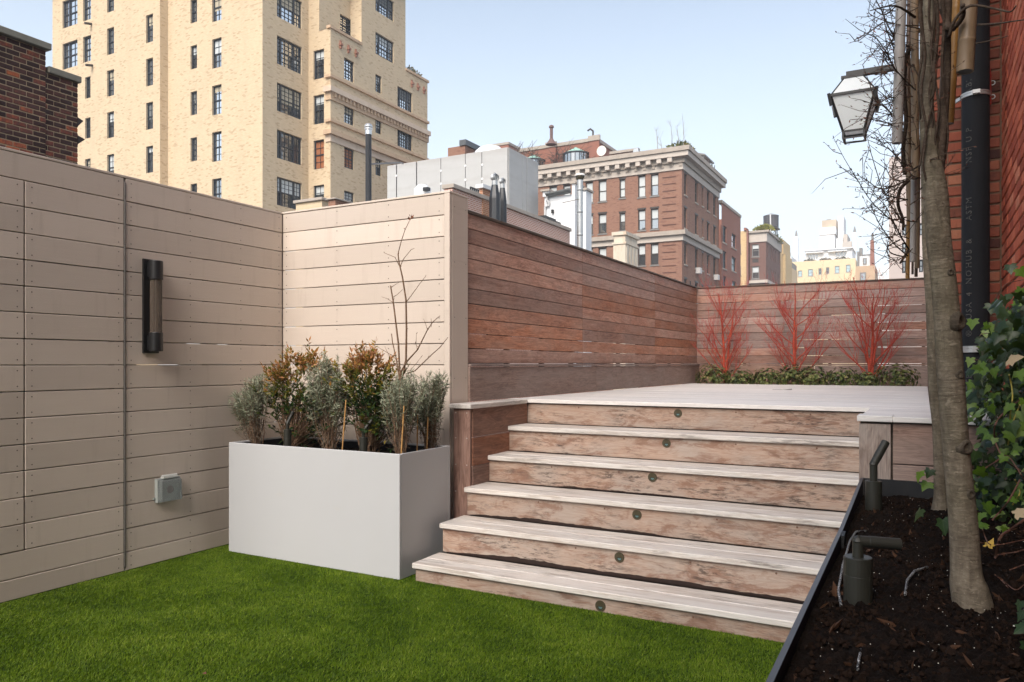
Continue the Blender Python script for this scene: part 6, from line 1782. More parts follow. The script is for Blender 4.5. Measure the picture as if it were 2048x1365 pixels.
# ---- brown brick apartment house with stone cornice
BYB = 67.45
BXB = on_y(1364, BYB)[0]
BX0 = on_y(1040, BYB)[0]
BY1 = on_x(1437, BXB)[0]
BZ = 20.7
bh_ = thing('brick_apartment_house', ((BX0 + BXB) / 2, BYB + 6, GZ), 'brown brick apartment house with a bracketed stone cornice', 'building')
tower_cur[0] = bh_
rows_y = [(348.6, 392), (417.5, 458.5), (488, 530)]
ops = []
dref = on_y(1308, BYB)[1]
zr = [(zat(b, dref), zat(a, dref)) for a, b in rows_y] 
zr += [(zr[2][0] - 3.25, zr[2][1] - 3.25)]
def colw(axis, c, px0, px1, r, trim=0):
    a, b = (on_y(px0, c)[0], on_y(px1, c)[0]) if axis == 'Y' else (on_x(px0, c)[0], on_x(px1, c)[0])
    return (min(a, b), max(a, b), zr[r][0] + trim, zr[r][1] - trim)
oB = []
cols = [(1099, 1114), (1126, 1141), (1171, 1186), (1197, 1213), (1239, 1250.5, 1), (1276, 1291), (1301.5, 1317)]
for r in range(4):
    for ci, cdef in enumerate(cols):
        pane = gl_mid
        bld = None
        if r == 0: bld = (bl_white, [.95, .9, .95, .95, .9, .97, .5][ci])
        elif r == 1: bld = (bl_white, [.5, .5, .45, .45, .5, .5, .45][ci])
        else: bld = (bl_white, [.3, .3, .45, .6, .3, .45, .45][ci]); pane = gl_dark
        oB.append((colw('Y', BYB, cdef[0], cdef[1], r, .12 if len(cdef) > 2 else 0), {'pane': pane, 'blind': bld}))
facade(bh_, 'Y', BYB, BX0, BXB, GZ, 18.85, [o for o, _ in oB], bw_b)
for o, e in oB: window(bh_, 'Y', BYB, o, fr_brown, e['pane'], blind=e['blind'], sill=fr_grey, lintel=fr_brown, fw=.08)
oC = []
for r in range(4):
    for ci, (a, b) in enumerate(((1368.5, 1374), (1390, 1395.8), (1403.6, 1406.8), (1413.8, 1419), (1426.6, 1432))):
        oC.append(colw('X', BXB, a, b, r, .1 if ci == 2 else 0))
facade(bh_, 'X', BXB, BYB, BY1, GZ, 18.85, oC, bw_b)
for k, o in enumerate(oC): window(bh_, 'X', BXB, o, fr_brown, [gl_dark, gl_mid, gl_dark][k % 3], sill=stone, lintel=fr_brown, fw=.08)
MB().box(BX0, BXB - .3, BY1 - .2, BY1, GZ, 18.85).box(BX0, BX0 + .2, BYB + .3, BY1 - .21, GZ, 18.85).build('wall_rear', bw_b, bh_)
def wrapband(z0, z1, o, mt, name):
    MB().box(BX0, BXB + o, BYB - o, BYB + .1, z0, z1).build(name, mt, bh_)
    MB().box(BXB - .1, BXB + o, BYB + .102, BY1 + .05, z0, z1).build(name, mt, bh_)
wrapband(18.852, 19.45, .12, stone_w, 'frieze')
wrapband(19.452, 19.9, .3, stone, 'bed_moulding')
wrapband(19.902, 20.35, .75, stone_w, 'cornice')
wrapband(20.352, 20.75, .9, stone, 'cornice')
x = BX0 + .4
while x < BXB - .2:
    MB().box(x, x + .42, BYB - .7, BYB - .302, 19.5, 19.898).build('modillion', stone_w, bh_); x += 1.0
dn = MB(); x = BX0 + .2
while x < BXB: dn.box(x, x + .3, BYB - .2, BYB - .122, 19.15, 19.45); x += .85
tag(dn.build('dentils', stone, bh_), kind='stuff')
wrapband(12.45, 12.95, .14, stone_w, 'belt_course')
wrapband(12.952, 13.35, .4, stone, 'belt_course')
MB().box(BX0 + .3, BXB - .3, BYB + .3, BY1 - .3, 18.6, 18.8).build('roof', roofm, bh_)
band_m = plain('dark_brick_band', (0.14, 0.065, 0.05), .9)
for z in np.arange(4.0, 18.6, .62):
    if 12.3 < z < 13.5: continue
    x0, x1 = on_y(1325, BYB)[0], on_y(1352, BYB)[0]
    MB().box(x0, x1, BYB - .05, BYB + .01, z, z + .07).build('brick_band', band_m, bh_)
MB().tube([(BXB + .08, on_x(1379, BXB)[0], 1), (BXB + .08, on_x(1379, BXB)[0], 9)], .05, 6).build('conduit', M['black'], bh_)
for px, py in ((1393, 548), (1429, 561)):
    yv, d = on_x(px, BXB); z = zat(py, d)
    MB().box(BXB + .002, BXB + .45, yv - .35, yv + .35, z, z + .55).build('air_conditioner', plain('ac_white', (0.6, 0.58, 0.56), .6), bh_)
# roof-top rooms
pb = brick_wall_mat('penthouse_brick', (0.32, 0.125, 0.085), (0.27, 0.1, 0.07), (0.28, 0.17, 0.13), .215, .075, None, 0, (0.2, 0.09, 0.07), .3)
pt = thing('brick_penthouse', (-35, 76, 18.8), 'red brick roof house with stone copings on top of the apartment house', 'penthouse')
PYF_ = 72.5
pxa, pxb = on_y(1040, PYF_)[0], on_y(1193, PYF_)[0]
PZT = 24.2
py_end = on_x(1222, pxb)[0] + 2
MB().box(pxa, pxb, PYF_, py_end + 4, 18.82, PZT).build('wall', pb, pt)
MB().box(pxa - .1, pxb + .12, PYF_ - .12, PYF_ + .4, PZT + .002, PZT + .35).build('coping', stone, pt)
MB().box(pxb - .4, pxb + .12, PYF_ + .402, py_end + 4, PZT + .002, PZT + .35).build('coping', stone, pt)
for px in (1104, 1190):
    x, d = on_y(px, PYF_)
    MB().box(x - .55, x + .55, PYF_ - .25, PYF_ - .002, 18.82, PZT - .05).build('pilaster', pb, pt)
    MB().box(x - .65, x + .65, PYF_ - .35, PYF_ - .122, PZT - .04, PZT + .5).build('pilaster_cap', stone, pt)
MB().box(on_y(1222, 71.5)[0], on_y(1277, 71.5)[0], 71.5, 76, 18.82, zat(304, 75)).build('low_wall', pb, pt)
MB().box(on_y(1220, 71.5)[0], on_y(1278, 71.5)[0], 71.3, 71.8, zat(304, 75) + .002, zat(299, 75)).build('coping', stone, pt)
MB().hexa([(on_y(1262, 70.5)[0], 70.2, 20.5), (on_y(1284, 70.5)[0], 70.2, 20.5), (on_y(1284, 70.5)[0], 71.2, 20.5), (on_y(1262, 70.5)[0], 71.2, 20.5)],
          [(on_y(1264, 70.5)[0], 71.0, 22.4), (on_y(1272, 70.5)[0], 71.0, 22.4), (on_y(1272, 70.5)[0], 71.2, 22.4), (on_y(1264, 70.5)[0], 71.2, 22.4)]).build('skylight', plain('skylight_grey', (0.4, 0.44, 0.47), .3, .5), pt)
copper = plain('green_copper', (0.3, 0.5, 0.43), 0.6, 0.3, 0, 0.15, 2)
def bay(pxl, pxr, yt, ye, yb, name='bay_window'):
    dB = PYF_ - 1.4
    xl, d = on_y(pxl, dB); xr = on_y(pxr, dB)[0]; xc = (xl + xr) / 2; R = (xr - xl) / 2
    n = 10; arc = [(xc - R * math.cos(math.pi * k / n), PYF_ - 1.5 * math.sin(math.pi * k / n)) for k in range(n + 1)]
    za, zb2, zt_ = zat(yb, d), zat(ye, d), zat(yt, d)
    w = MB()
    for (x0, y0), (x1, y1) in zip(arc[:-1], arc[1:]): w.quad((x0, y0, za), (x1, y1, za), (x1, y1, zb2), (x0, y0, zb2))
    wo = w.build(name, gl_mid, pt)
    m_ = MB()
    for k in range(1, n): m_.bar((arc[k][0], arc[k][1] - .02, za), (arc[k][0], arc[k][1] - .02, zb2), .06)
    for (x0, y0), (x1, y1) in zip(arc[:-1], arc[1:]): m_.bar((x0, y0 - .03, zb2 + .05), (x1, y1 - .03, zb2 + .05), .14)
    m_.build('mullions', fr_navy, wo)
    r = MB(); ap = (xc, PYF_ - .3, zt_)
    for (x0, y0), (x1, y1) in zip(arc[:-1], arc[1:]): r.add([(xc + (x0 - xc) * .95, y0 - .05, zb2 + .13), (xc + (x1 - xc) * .95, y1 - .05, zb2 + .13), ap], [(0, 1, 2)])
    r.build('copper_roof', copper, wo)
bay(1118, 1168, 293, 309, 332)
bay(1040, 1078, 307, 322, 345)
vine = plain('bare_vine', (0.1, 0.075, 0.06), 0.9)
for s_, (pxc, ww) in enumerate(((1143, 40), (1052, 35))):
    mb = MB(); rg = random.Random(s_ + 2)
    for i in range(120):
        a = rg.uniform(.15, math.pi - .15); R = rg.uniform(.75, 1.15)
        x, d = on_y(pxc - math.cos(a) * ww * R, PYF_ - .5); z = zat(336 - math.sin(a) * 30 * R, d)
        p = Vector((x, PYF_ - .4 - rg.uniform(0, .8), z)); dv = Vector((rg.gauss(0, .6), rg.gauss(0, .15), rg.gauss(.1, .6)))
        mb.tube([p, p + dv * .5, p + dv], [.03, .024, .012], 4)
    tag(mb.build('bare_vine', vine), ('tangle of bare vine round the copper roofed bay window', 'tangle of bare vine beside the penthouse corner')[s_], 'vine', 'vines on the roof house')
f0 = at(1104.5, 290, 78)
MB().lathe((f0.x, f0.y - .2, 0), [(.6, zat(291, 78)), (.42, zat(286, 78)), (.24, zat(281, 78)), (.16, zat(278, 78)), (.16, zat(258, 78)), (.26, zat(257, 78)), (.26, zat(254, 78)), (.14, zat(252, 78))], 12).build('chimney_pot', plain('pot_brown', (0.16, 0.1, 0.09), .8), pt)
g0 = at(1186, 276, 78)
MB().tube([g0, g0 + Vector((0, 0, .7)), g0 + Vector((-.3, 0, .95)), g0 + Vector((-.6, 0, .8))], .1, 6).build('gooseneck', fr_brown, pt)
g0 = at(1204, 310, 74)
t = thing('satellite_dish', g0, 'pale round satellite dish on the apartment house roof', 'dish')
MB().lathe((g0.x, g0.y - .1, g0.z + .35), [(.02, .12), (.3, .08), (.5, -.05)], 16, 'y').build('dish', plain('dish_white', (0.7, 0.68, 0.62), .5), t)
MB().tube([g0 + Vector((0, .1, -1.5)), g0 + Vector((0, .1, .35))], .06, 6).build('mast', M['black'], t)
bb_x = on_y(1017, 85)[0]
t = thing('lift_house', (bb_x - 3, 88, 18.8), 'plain brick lift house standing behind the grey penthouse', 'building')
MB().box(on_y(950, 85)[0], bb_x, 85, 95, GZ, 29.4).build('wall', pb, t)
MB().box(on_y(950, 85)[0] - .1, bb_x + .1, 84.9, 95.1, 29.402, 29.7).build('coping', stone, t)
# roof garden and canopy on the corner
t = thing('roof_shrub', (BXB - 1, BYB + 1, 20.7), 'yellow and red shrubs at the corner of the apartment house roof', 'shrub')
for k, (px, py, rx, rz, mt) in enumerate(((1360, 297, 1.3, 1.3, olive), (1372, 305, .8, 1.6, mixed), (1386, 316, .8, 1.0, mixed))):
    p = at(px, py, 69 + k * 1.2); scrub('foliage', t, (p.x - .3, p.y + .6, p.z - .5), rx, rx, rz, 260, mt, .4, k + 20)
for k, (px, yt) in enumerate(((1310, 255), (1339, 238), (1352, 250), (1363, 228), (1318, 275))):
    p = at(px, 302, 70); p.y += .8
    tp = at(px + 1.5, yt, 70.5)
    mb = MB(); mb.tube([p, p.lerp(tp, .5) + Vector((.08, 0, 0)), tp], [.04, .025, .008], 5)
    rg = random.Random(k)
    for i in range(7):
        q = p.lerp(tp, rg.uniform(.35, .95)); mb.tube([q, q + Vector((rg.uniform(-.5, .5), 0, rg.uniform(.3, .8)))], [.014, .005], 4)
    ot = thing('roof_sapling', p, ['bare sapling on the cornice farthest from the roof corner', 'tall bare sapling left of the corner shrubs', 'thin bare sapling just left of the corner shrubs', 'tallest bare sapling rising from the corner shrubs', 'short bare sapling second along the cornice'][k], 'sapling', 'saplings on the cornice')
    mb.build('trunk', plain('sapling_bark', (0.3, 0.27, 0.24), .9), ot)
cp = at(1408, 340, 74)
t = thing('roof_canopy', cp, 'small grey canopy on the right edge of the apartment house roof', 'canopy')
yA_, yB_ = on_x(1402, BXB - .5)[0], on_x(1421, BXB - .5)[0]
MB().hexa([(BXB - 2.5, yA_, 22.9), (BXB - .1, yA_, 22.2), (BXB - .1, yB_, 22.2), (BXB - 2.5, yB_, 22.9)], [(BXB - 2.5, yA_, 23.05), (BXB - .1, yA_, 22.35), (BXB - .1, yB_, 22.35), (BXB - 2.5, yB_, 23.05)]).build('roof', fr_grey, t)
MB().bar((BXB - .3, yA_ + .2, 20.7), (BXB - .3, yA_ + .2, 22.2), .1).bar((BXB - .3, yB_ - .2, 20.7), (BXB - .3, yB_ - .2, 22.2), .1).build('leg', fr_grey, t)
t = thing('roof_railing', (BXB, on_x(1428, BXB)[0], 20.7), 'curly black railing on the edge of the apartment house roof', 'railing')
mb = MB()
for k in range(10):
    y = on_x(1418 + k * 1.6, BXB)[0]; mb.bar((BXB, y, 20.75), (BXB, y, 21.7 + .3 * math.sin(k * 2)), .06)
mb.bar((BXB, on_x(1418, BXB)[0], 21.5), (BXB, on_x(1433, BXB)[0], 21.5), .06); mb.build('rails', M['black'], t)

# ---- brick wing to the right
BY2 = on_x(1476, BXB)[0]
wg = thing('brick_wing', (BXB - 4, (BY1 + BY2) / 2, GZ), 'lower plain brick wing adjoining the apartment house', 'building')
oW = [opening('X', BXB + .3, 1445.5, 1453, a, b) for a, b in ((453, 486), (503, 538), (553, 588))] + [opening('X', BXB + .3, 1463.5, 1472, a, b) for a, b in ((469, 497), (515, 543), (563, 590))]
facade(wg, 'X', BXB + .3, BY1 + .06, BY2, GZ, 18.4, oW, pb)
for k, o in enumerate(oW): window(wg, 'X', BXB + .3, o, fr_navy, [gl_dark, gl_dark, gl_mid, gl_sky, gl_teal, gl_teal][k], fw=.12, splits=(.5,) if k < 3 else (), sill=stone)
MB().box(BXB - 9, BXB + .29, BY2 - .2, BY2, GZ, 18.4).box(BXB - 9, BXB, BY1 + .1, BY1 + .3, GZ, 18.4).build('wall_rear', pb, wg)
fbox(MB(), 'X', BXB + .3, BY1 + .07, BY2 + .1, -.08, .4, 18.402, 18.7).build('coping', stone, wg)

# ---- brown and white house with a water tank; yellow neighbours
D2 = 112.0
c2 = at(1532, 461, D2)
y2e = on_x(1561, c2.x)[0]
x2l = on_y(1500, c2.y)[0]
zt2 = zat(461, D2); zb2 = zat(483.5, D2)
b2 = thing('corner_house', ((x2l + c2.x) / 2, c2.y + 5, GZ), 'brown brick house with a broad white top band below the water tank', 'building')
db_ = brick_wall_mat('dark_brown_brick', (0.19, 0.09, 0.07), (0.15, 0.075, 0.06), (0.2, 0.14, 0.12), .215, .075)
oD = [opening('Y', c2.y, 1503.5, 1518.5, 489, 514), opening('Y', c2.y, 1503.5, 1518.5, 533, 558)]
facade(b2, 'Y', c2.y, x2l, c2.x, GZ, zb2, oD, db_)
window(b2, 'Y', c2.y, oD[0], fr_grey, gl_dark, blind=(bl_white, .35), fw=.12, sill=fr_grey); window(b2, 'Y', c2.y, oD[1], fr_grey, gl_mid, blind=(bl_white, .5), fw=.12, sill=fr_grey)
MB().box(on_y(1505, c2.y)[0], on_y(1517, c2.y)[0], c2.y - .03, c2.y + .01, zat(524, D2), zat(516.5, D2)).build('louvre', fr_brown, b2)
oE = []
for a, b in ((1533.4, 1535.2), (1541.5, 1543.5), (1546, 1547.8), (1550.3, 1552.2), (1557.3, 1559.6)):
    for z0, z1 in ((oD[0][2], oD[0][3]), (oD[1][2], oD[1][3])):
        oE.append((on_x(a, c2.x)[0], on_x(b, c2.x)[0], z0, z1))
facade(b2, 'X', c2.x, c2.y, y2e, GZ, zb2, oE, db_)
for o in oE: window(b2, 'X', c2.x, o, fr_brown, gl_dark, fw=.1)
def band2(z0, z1, o, mt): 
    MB().box(x2l - .1, c2.x + o, c2.y - o, c2.y + .3, z0, z1).build('stone_band', mt, b2)
    MB().box(c2.x - .3, c2.x + o, c2.y + .302, y2e + .1, z0, z1).build('stone_band', mt, b2)
band2(zb2 + .002, zt2 - .3, .15, stone_w); band2(zt2 - .298, zt2, .45, stone)
band2(zat(566, D2), zat(560, D2), .3, stone_w)
MB().box(x2l, c2.x - .3, y2e - .2, y2e, GZ, zt2 - 1).box(x2l, c2.x - .2, c2.y + .4, y2e, zt2 - 1.2, zt2 - 1.0).build('wall_rear', db_, b2)
MB().box(on_y(1493, c2.y - 1)[0], x2l - .12, c2.y - 1, c2.y + 8, GZ, zat(459.5, D2)).build('pier', brick_wall_mat('red_pier_brick', (0.3, 0.13, 0.1), (0.26, 0.11, 0.085), (0.25, 0.17, 0.14)), b2)
MB().box(on_y(1487, c2.y - 1)[0], x2l - .4, c2.y - .8, c2.y + 1, zat(459.3, D2), zat(454, D2)).build('chimney', pb, b2)
yel = brick_wall_mat('yellow_brickwork', (0.68, 0.5, 0.27), (0.6, 0.43, 0.22), (0.6, 0.46, 0.28), .215, .075, (0.5, 0.35, 0.18), .12)
yl = thing('yellow_house', (on_y(1484, c2.y - .5)[0], c2.y + 3, GZ), 'narrow yellow brick house squeezed beside the brick wing', 'building')
xa_, xb_ = on_y(1455, c2.y - .5)[0], on_y(1492.8, c2.y - .5)[0]
oF = [opening('Y', c2.y - .5, 1475, 1482, 488, 508), opening('Y', c2.y - .5, 1475, 1482, 533, 552)]
facade(yl, 'Y', c2.y - .5, xa_, xb_, GZ, zat(460, D2), oF, yel)
for o in oF: window(yl, 'Y', c2.y - .5, o, fr_grey, gl_mid, fw=.1, sill=fr_brown)
MB().box(xa_, xb_, c2.y + .2, c2.y + 8, GZ, zat(460, D2) - .01).build('wall_rear', yel, yl)
t = thing('roof_shrub', at(1524, 460, D2 + 3), 'yellow green shrubs on the roof edge under the water tank', 'shrub')
for k, (px, py) in enumerate(((1516, 459), (1523, 458), (1530, 456), (1537, 457))):
    p = at(px, py, D2 + 4); scrub('foliage', t, (p.x, p.y, p.z - .3), .7, .7, .75, 130, leafmat('yellow_scrub%d' % k, [(0, (0.1, 0.12, 0.02)), (.5, (0.28, 0.28, 0.03)), (1, (0.45, 0.38, 0.04))]), .4, k + 50)
for k, px in enumerate((1554, 1558)):
    p = at(px, 478 + k * 6, D2 + 8); scrub('foliage', t, (p.x, p.y, p.z - .3), .5, .6, .9, 90, olive, .4, k + 60)
WTD = 122.0
wc = at(1542, 455, WTD); s_ = WTD / FPX
wt2 = thing('water_tank', (wc.x, wc.y, zt2 - 1), 'dark wooden roof water tank with a conical lid on steel legs', 'water tank')
zA, zB = zat(457, WTD), zat(432.5, WTD)
def tank_mat():
    m = NT('tank_staves'); co = m.obj(); sp = m.n('SeparateXYZ', None, Vector=co)
    st = m.noise(m.scale(co, (3, 3, .2)), 2, 4, .6)
    return m.out(m.ramp(st, [(.3, (.035, .035, .042)), (.7, (.12, .12, .135))]), .8)
MB().lathe((wc.x, wc.y, 0), [(14.4 * s_, zA), (14.6 * s_, zB)], 28).build('barrel', tank_mat(), wt2)
hp = MB()
for k in range(6): hp.lathe((wc.x, wc.y, zA + (zB - zA) * (k + .3) / 6), [(14.7 * s_, 0), (14.7 * s_, .07)], 28)
hp.build('hoops', M['black'], wt2)
MB().lathe((wc.x, wc.y, 0), [(15.2 * s_, zB + .002), (8 * s_, zat(429.5, WTD)), (.05, zat(426.5, WTD))], 28).build('lid', plain('lid_grey', (0.33, 0.35, 0.36), .6), wt2)
for dx, dy in ((-.8, -.8), (.8, -.8), (.8, .8), (-.8, .8)):
    MB().bar((wc.x + dx, wc.y + dy, zt2 - 1.2), (wc.x + dx, wc.y + dy, zA - .25), .16).build('leg', M['black'], wt2)
MB().box(wc.x - 1.2, wc.x + 1.2, wc.y - 1.2, wc.y + 1.2, zA - .24, zA - .002).build('platform', M['black'], wt2)
br = MB()
for sx in (-.8, .8): br.bar((wc.x + sx, wc.y - .8, zt2 - 1), (wc.x + sx, wc.y + .8, zA - .4), .07); 
br.bar((wc.x - .8, wc.y - .8, zt2 - 1), (wc.x + .8, wc.y - .8, zA - .4), .07)
br.build('brace', M['black'], wt2)
MB().tube([(wc.x + .2, wc.y - 14.9 * s_, zA - 2), (wc.x + .1, wc.y - 14.9 * s_, zB)], .1, 8).build('overflow_pipe', plain('pipe_white', (0.7, 0.7, 0.7), .5), wt2)
ys_ = thing('yellow_tower_block', (on_y(1566, 130)[0], 133, GZ), 'tall yellow brick block just right of the water tank', 'building')
MB().box(on_y(1545, 132)[0], on_y(1563, 132)[0], 132, 140, GZ, zat(477, 126)).build('wall', yel, ys_)
MB().box(on_y(1563, 133)[0] + .01, on_y(1571, 133)[0], 133, 140, GZ, zat(510, 127)).box(on_y(1563, 132.5)[0] + .01, on_y(1566.5, 132.5)[0], 132.5, 140, zat(510, 127) + .01, zat(481, 127)).build('wing', yel, ys_)

# ---- pale houses at the end of the view
D3 = 175.0
fc = at(1650, 520, D3); FYY = fc.y
xx3 = lambda px: on_y(px, FYY)[0]
cream = brick_wall_mat('pale_yellow_brick', (0.78, 0.62, 0.4), (0.72, 0.56, 0.35), (0.7, 0.56, 0.38), .215, .075)
c3 = thing('cream_house', ((xx3(1583) + xx3(1711)) / 2, FYY + 6, GZ), 'pale yellow house front with small windows at the end of the view', 'building')
zt3 = zat(520.5, D3)
def op3(px0, px1, yt, yb): return (xx3(px0), xx3(px1), zat(yb, D3), zat(yt, D3))
w3 = [(1596, 1604.5, 539, 551), (1616, 1626, 537.5, 551), (1637, 1643, 536.5, 549), (1652, 1658.5, 535.5, 548), (1669.5, 1679, 534, 548), (1692, 1701, 532.5, 547), (1599, 1607, 567, 580), (1628, 1637, 566, 580), (1660, 1692, 563.5, 569)]
oG = [op3(*w) for w in w3]
facade(c3, 'Y', FYY, xx3(1584), xx3(1711), GZ, zt3, oG, cream)
for k, o in enumerate(oG): window(c3, 'Y', FYY, o, fr_grey, [gl_teal, gl_teal, gl_dark, gl_dark, gl_teal, gl_teal, gl_mid, gl_mid, gl_mid][k], fw=.12, sill=stone_w if k < 6 else None)
MB().box(xx3(1584), xx3(1711), FYY + .4, FYY + 20, GZ, zt3 - .2).build('wall_rear', cream, c3)
hedge = leafmat('roof_hedge', [(0, (0.05, 0.05, 0.03)), (1, (0.16, 0.14, 0.08))])
wh = plain('white_render', (0.78, 0.79, 0.8), 0.7, 0.2, 0, 0.05, .4)
pw = thing('white_penthouse', (xx3(1660), FYY + 4, zt3), 'white roof terrace rooms on top of the pale yellow house', 'penthouse')
yP = FYY + 3
xp = lambda px: on_y(px, yP)[0]; dP = on_y(1650, yP)[1]
oH = [(xp(1616), xp(1636), zat(518, dP), zat(507.5, dP)), (xp(1671), xp(1692), zat(516, dP), zat(505, dP))]
facade(pw, 'Y', yP, xp(1611), xp(1704), zt3 - .1, zat(501, dP), oH, wh)
for o in oH: window(pw, 'Y', yP, o, wh, gl_mid, fw=.12, splits=(.25, .5, .75))
MB().box(xp(1611), xp(1704), yP + .4, yP + 10, zt3, zat(501, dP) - .02).build('wall_rear', wh, pw)
MB().box(xp(1609), xp(1706), yP - .8, yP + 10, zat(501, dP) + .002, zat(499, dP)).build('roof', wh, pw)
for a, b in ((1612, 1648), (1657, 1694)): MB().box(xp(a), xp(b), yP - 1.2, yP - .01, zat(506, dP), zat(504.3, dP)).build('awning', wh, pw)
for k, (a, b) in enumerate(((1605, 1632), (1638, 1662), (1667, 1700))):
    o = thing('roof_hedge', (xx3((a + b) / 2), FYY + .8, zt3 - .2), ['low brown hedge at the left of the pale house roof edge', 'low brown hedge in the middle of the pale house roof edge', 'low brown hedge at the right of the pale house roof edge'][k], 'hedge', 'hedges on the pale house')
    scrub('foliage', o, (xx3((a + b) / 2), FYY + .8, zt3 - .1), (xx3(b) - xx3(a)) / 2, .4, .6, 260, hedge, .35, k + 80)
yT = FYY + 60
xt = lambda px: on_y(px, yT)[0]; dT = on_y(1660, yT)[1]; zt_ = lambda y: zat(y, dT)
wtw = thing('white_tower', (xt(1656), yT + 4, GZ), 'white stepped tower with a brown top room rising behind the pale house', 'building')
off = plain('off_white_render', (0.74, 0.75, 0.75), 0.75, 0.2, 0, 0.06, .1)
MB().box(xt(1639), xt(1669), yT, yT + 14, GZ, zt_(470)).build('shaft', wh, wtw)
MB().box(xt(1639) - .1, xt(1671), yT - .15, yT + 14, zt_(470) + .01, zt_(469)).build('belt_course', stone, wtw)
MB().hexa([(xt(1639.5), yT, zt_(468.9)), (xt(1670.5), yT, zt_(468.9)), (xt(1670.5), yT + 12, zt_(468.9)), (xt(1639.5), yT + 12, zt_(468.9))], [(xt(1641.5), yT + .6, zt_(454)), (xt(1671), yT + .6, zt_(454)), (xt(1671), yT + 11, zt_(454)), (xt(1641.5), yT + 11, zt_(454))]).build('sloped_stage', wh, wtw)
MB().box(xt(1643), xt(1672), yT + 1, yT + 11, zt_(453.9), zt_(439)).build('top_room', plain('buff_render', (0.55, 0.45, 0.34), 0.8, .2, 0, .3, .35), wtw)
MB().box(xt(1651), xt(1660), yT + 2, yT + 5, zt_(438.9), zt_(436.5)).build('roof_plant', fr_grey, wtw)
MB().box(xt(1670.5), xt(1684), yT + 2, yT + 13, GZ, zt_(476)).build('wing', off, wtw)
MB().box(xt(1673), xt(1684.5), yT + 4, yT + 13, zt_(475.9), zt_(430)).build('stack', off, wtw)
MB().box(xt(1684.6), xt(1693), yT + 3, yT + 13, GZ, zt_(468)).box(xt(1684.6), xt(1703), yT + 1, yT + 2.9, GZ, zt_(485)).build('wing', stone_w, wtw)
MB().box(xt(1635), xt(1641), yT + 14.2, yT + 18, GZ, zt_(433)).build('stack', off, wtw)
for k, (px, yt, w, lab) in enumerate(((1592, 467, 4, 'slim white spire left of the white tower'), (1709, 459, 3, 'slim white spire right of the white tower'))):
    yq_ = FYY + 90; x, d = on_y(px, yq_); hw_ = w * d / FPX
    o = thing('white_spire', (x, yq_, GZ), lab, 'spire', 'white spires in the distance')
    MB().box(x - hw_, x + hw_, yq_, yq_ + 2 * hw_, GZ, zat(yt + 6, d)).build('shaft', wh, o)
    MB().tube([(x, yq_ + hw_, zat(yt + 6, d)), (x, yq_ + hw_, zat(yt - 6, d))], [.5, .15], 6).build('finial', fr_grey, o)
lb = thing('low_block', (on_y(1575, 165)[0], 166, GZ), 'low tan block in the gap left of the pale yellow house', 'building')
MB().box(on_y(1571.5, 160)[0], on_y(1583, 160)[0], 160, 168, GZ, zat(537, 153)).build('wall', cream, lb)
MB().box(on_y(1578, 160)[0], on_y(1583, 160)[0], 160.5, 167, zat(537, 153) + .01, zat(526, 153)).build('bulkhead', fr_grey, lb)
ow = thing('white_block', (on_y(1578, 220)[0], 222, GZ), 'pale white block far behind the low tan block', 'building')
MB().box(on_y(1572, 220)[0], on_y(1583, 220)[0], 220, 230, GZ, zat(509, 205)).build('wall', off, ow)
MB().box(on_y(1573, 219.5)[0], on_y(1581, 219.5)[0], 219.5, 219.9, zat(508, 205), zat(502, 205)).build('billboard', fr_grey, ow)
bk = thing('brown_stack_house', (on_y(1735, 165)[0], 168, GZ), 'tan block with a tall brown chimney right of the pale yellow house', 'building')
x5 = lambda px: on_y(px, 165)[0]; d5 = on_y(1735, 165)[1]
MB().box(x5(1711.5), x5(1750), 165, 175, GZ, zat(532, d5)).build('wall', brick_wall_mat('tan_brickwork', (0.55, 0.38, 0.24), (0.48, 0.32, 0.2), (0.5, 0.38, 0.28)), bk)
MB().box(x5(1718), x5(1742), 166, 174, zat(532, d5) + .01, zat(509, d5)).build('roof_room', off, bk)
MB().box(x5(1717), x5(1743), 165.8, 174.1, zat(509, d5) + .012, zat(508, d5)).build('roof', stone, bk)
oq = (x5(1725), x5(1733), zat(528, d5), zat(515, d5)); window(bk, 'Y', 165.72, oq, fr_grey, gl_mid, fw=.2)
oq = (x5(1720), x5(1732), zat(563, d5), zat(545, d5)); window(bk, 'Y', 164.7, oq, fr_grey, gl_mid, fw=.2)
MB().hexa([(x5(1740), 165.2, zat(532, d5)), (x5(1748.5), 165.2, zat(532, d5)), (x5(1748.5), 167, zat(532, d5)), (x5(1740), 167, zat(532, d5))], [(x5(1740.5), 165.2, zat(481, d5)), (x5(1747), 165.2, zat(481, d5)), (x5(1747), 167, zat(481, d5)), (x5(1740.5), 167, zat(481, d5))]).build('chimney', pb, bk)
MB().lathe((x5(1744.5), 166, zat(481, d5)), [(.25, 0), (.2, 1.0), (.3, 1.1), (.1, 1.5)], 8).build('chimney_pot', fr_grey, bk)
MB().box(x5(1714), x5(1718), 165.2, 168, zat(532, d5) + .01, zat(502, d5)).box(x5(1716), x5(1722), 168.2, 170, zat(509, d5), zat(491, d5)).build('chimney', fr_grey, bk)
pg = thing('pale_block', (on_y(1765, 210)[0], 215, GZ), 'faint white block between the brown chimney and the grey building', 'building')
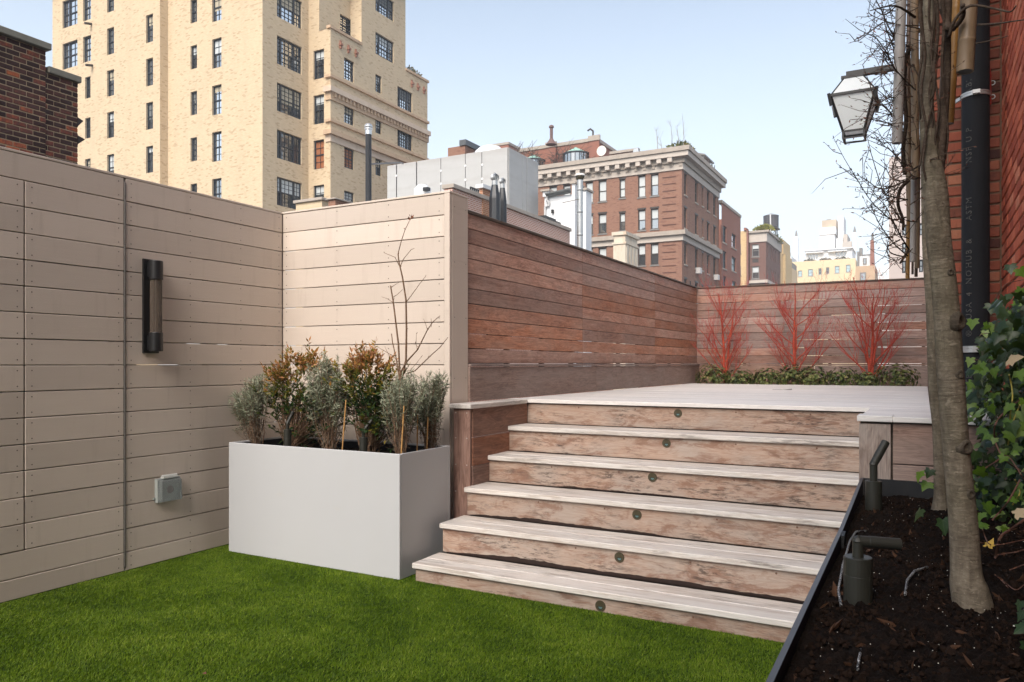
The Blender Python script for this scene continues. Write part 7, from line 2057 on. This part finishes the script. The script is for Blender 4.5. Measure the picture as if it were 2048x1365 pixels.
d6 = on_y(1762, 210)[1]
o6_ = [(on_y(a, 210)[0], on_y(a + 5, 210)[0], zat(553, d6), zat(545, d6)) for a in (1754, 1763, 1770)]
facade(pg, 'Y', 210, on_y(1749, 210)[0], on_y(1790, 210)[0], GZ, zat(534, d6), o6_, off)
for o in o6_: window(pg, 'Y', 210, o, off, gl_teal, fw=.15)
MB().box(on_y(1749, 210)[0], on_y(1790, 210)[0], 210.4, 220, GZ, zat(534, d6) - .02).build('wall_rear', off, pg)
gy = thing('grey_tower_block', (on_y(1830, 62)[0], 66, GZ), 'plain pinkish grey tower block behind the tree branches', 'building')
gm_ = plain('pink_grey_stucco', (0.5, 0.43, 0.4), 0.85, 0.2, 0, 0.08, .25, 0.1, (0.36, 0.3, 0.27), .3)
d7 = on_y(1800, 62)[1]
o8 = [(on_y(a, 62)[0], on_y(b, 62)[0], zat(c_, d7), zat(e, d7)) for a, b, e, c_ in ((1804, 1813, 486, 506), (1804, 1812, 522, 547), (1838, 1846, 522, 547), (1838, 1846, 450, 474), (1804, 1813, 450, 472))]
facade(gy, 'Y', 62, on_y(1778, 62)[0], on_y(2010, 62)[0], GZ, zat(313, d7), o8, gm_)
for o in o8: window(gy, 'Y', 62, o, fr_navy, gl_mid, fw=.1)
MB().box(on_y(1778, 62)[0], on_y(2010, 62)[0], 62.4, 75, GZ, zat(313, d7) - .01).build('wall_rear', gm_, gy)

# ---- thin city haze
hz_ = NT('haze_air')
hz_.t.nodes.remove(hz_.b)
vol = hz_.t.nodes.new('ShaderNodeVolumePrincipled')
vol.inputs['Color'].default_value = (0.93, 0.96, 1.0, 1)
vol.inputs['Density'].default_value = 0.001
vol.inputs['Anisotropy'].default_value = 0.0
hz_.t.links.new(vol.outputs[0], hz_.t.nodes['Material Output'].inputs['Volume'])
hb_ = MB().box(-160, 120, -40, 330, GZ - 1.0, 62).build('haze', hz_.m, None, (0, 0, 0))
tag(hb_, 'thin pale haze between the terrace and the far houses', 'haze', kind='stuff')
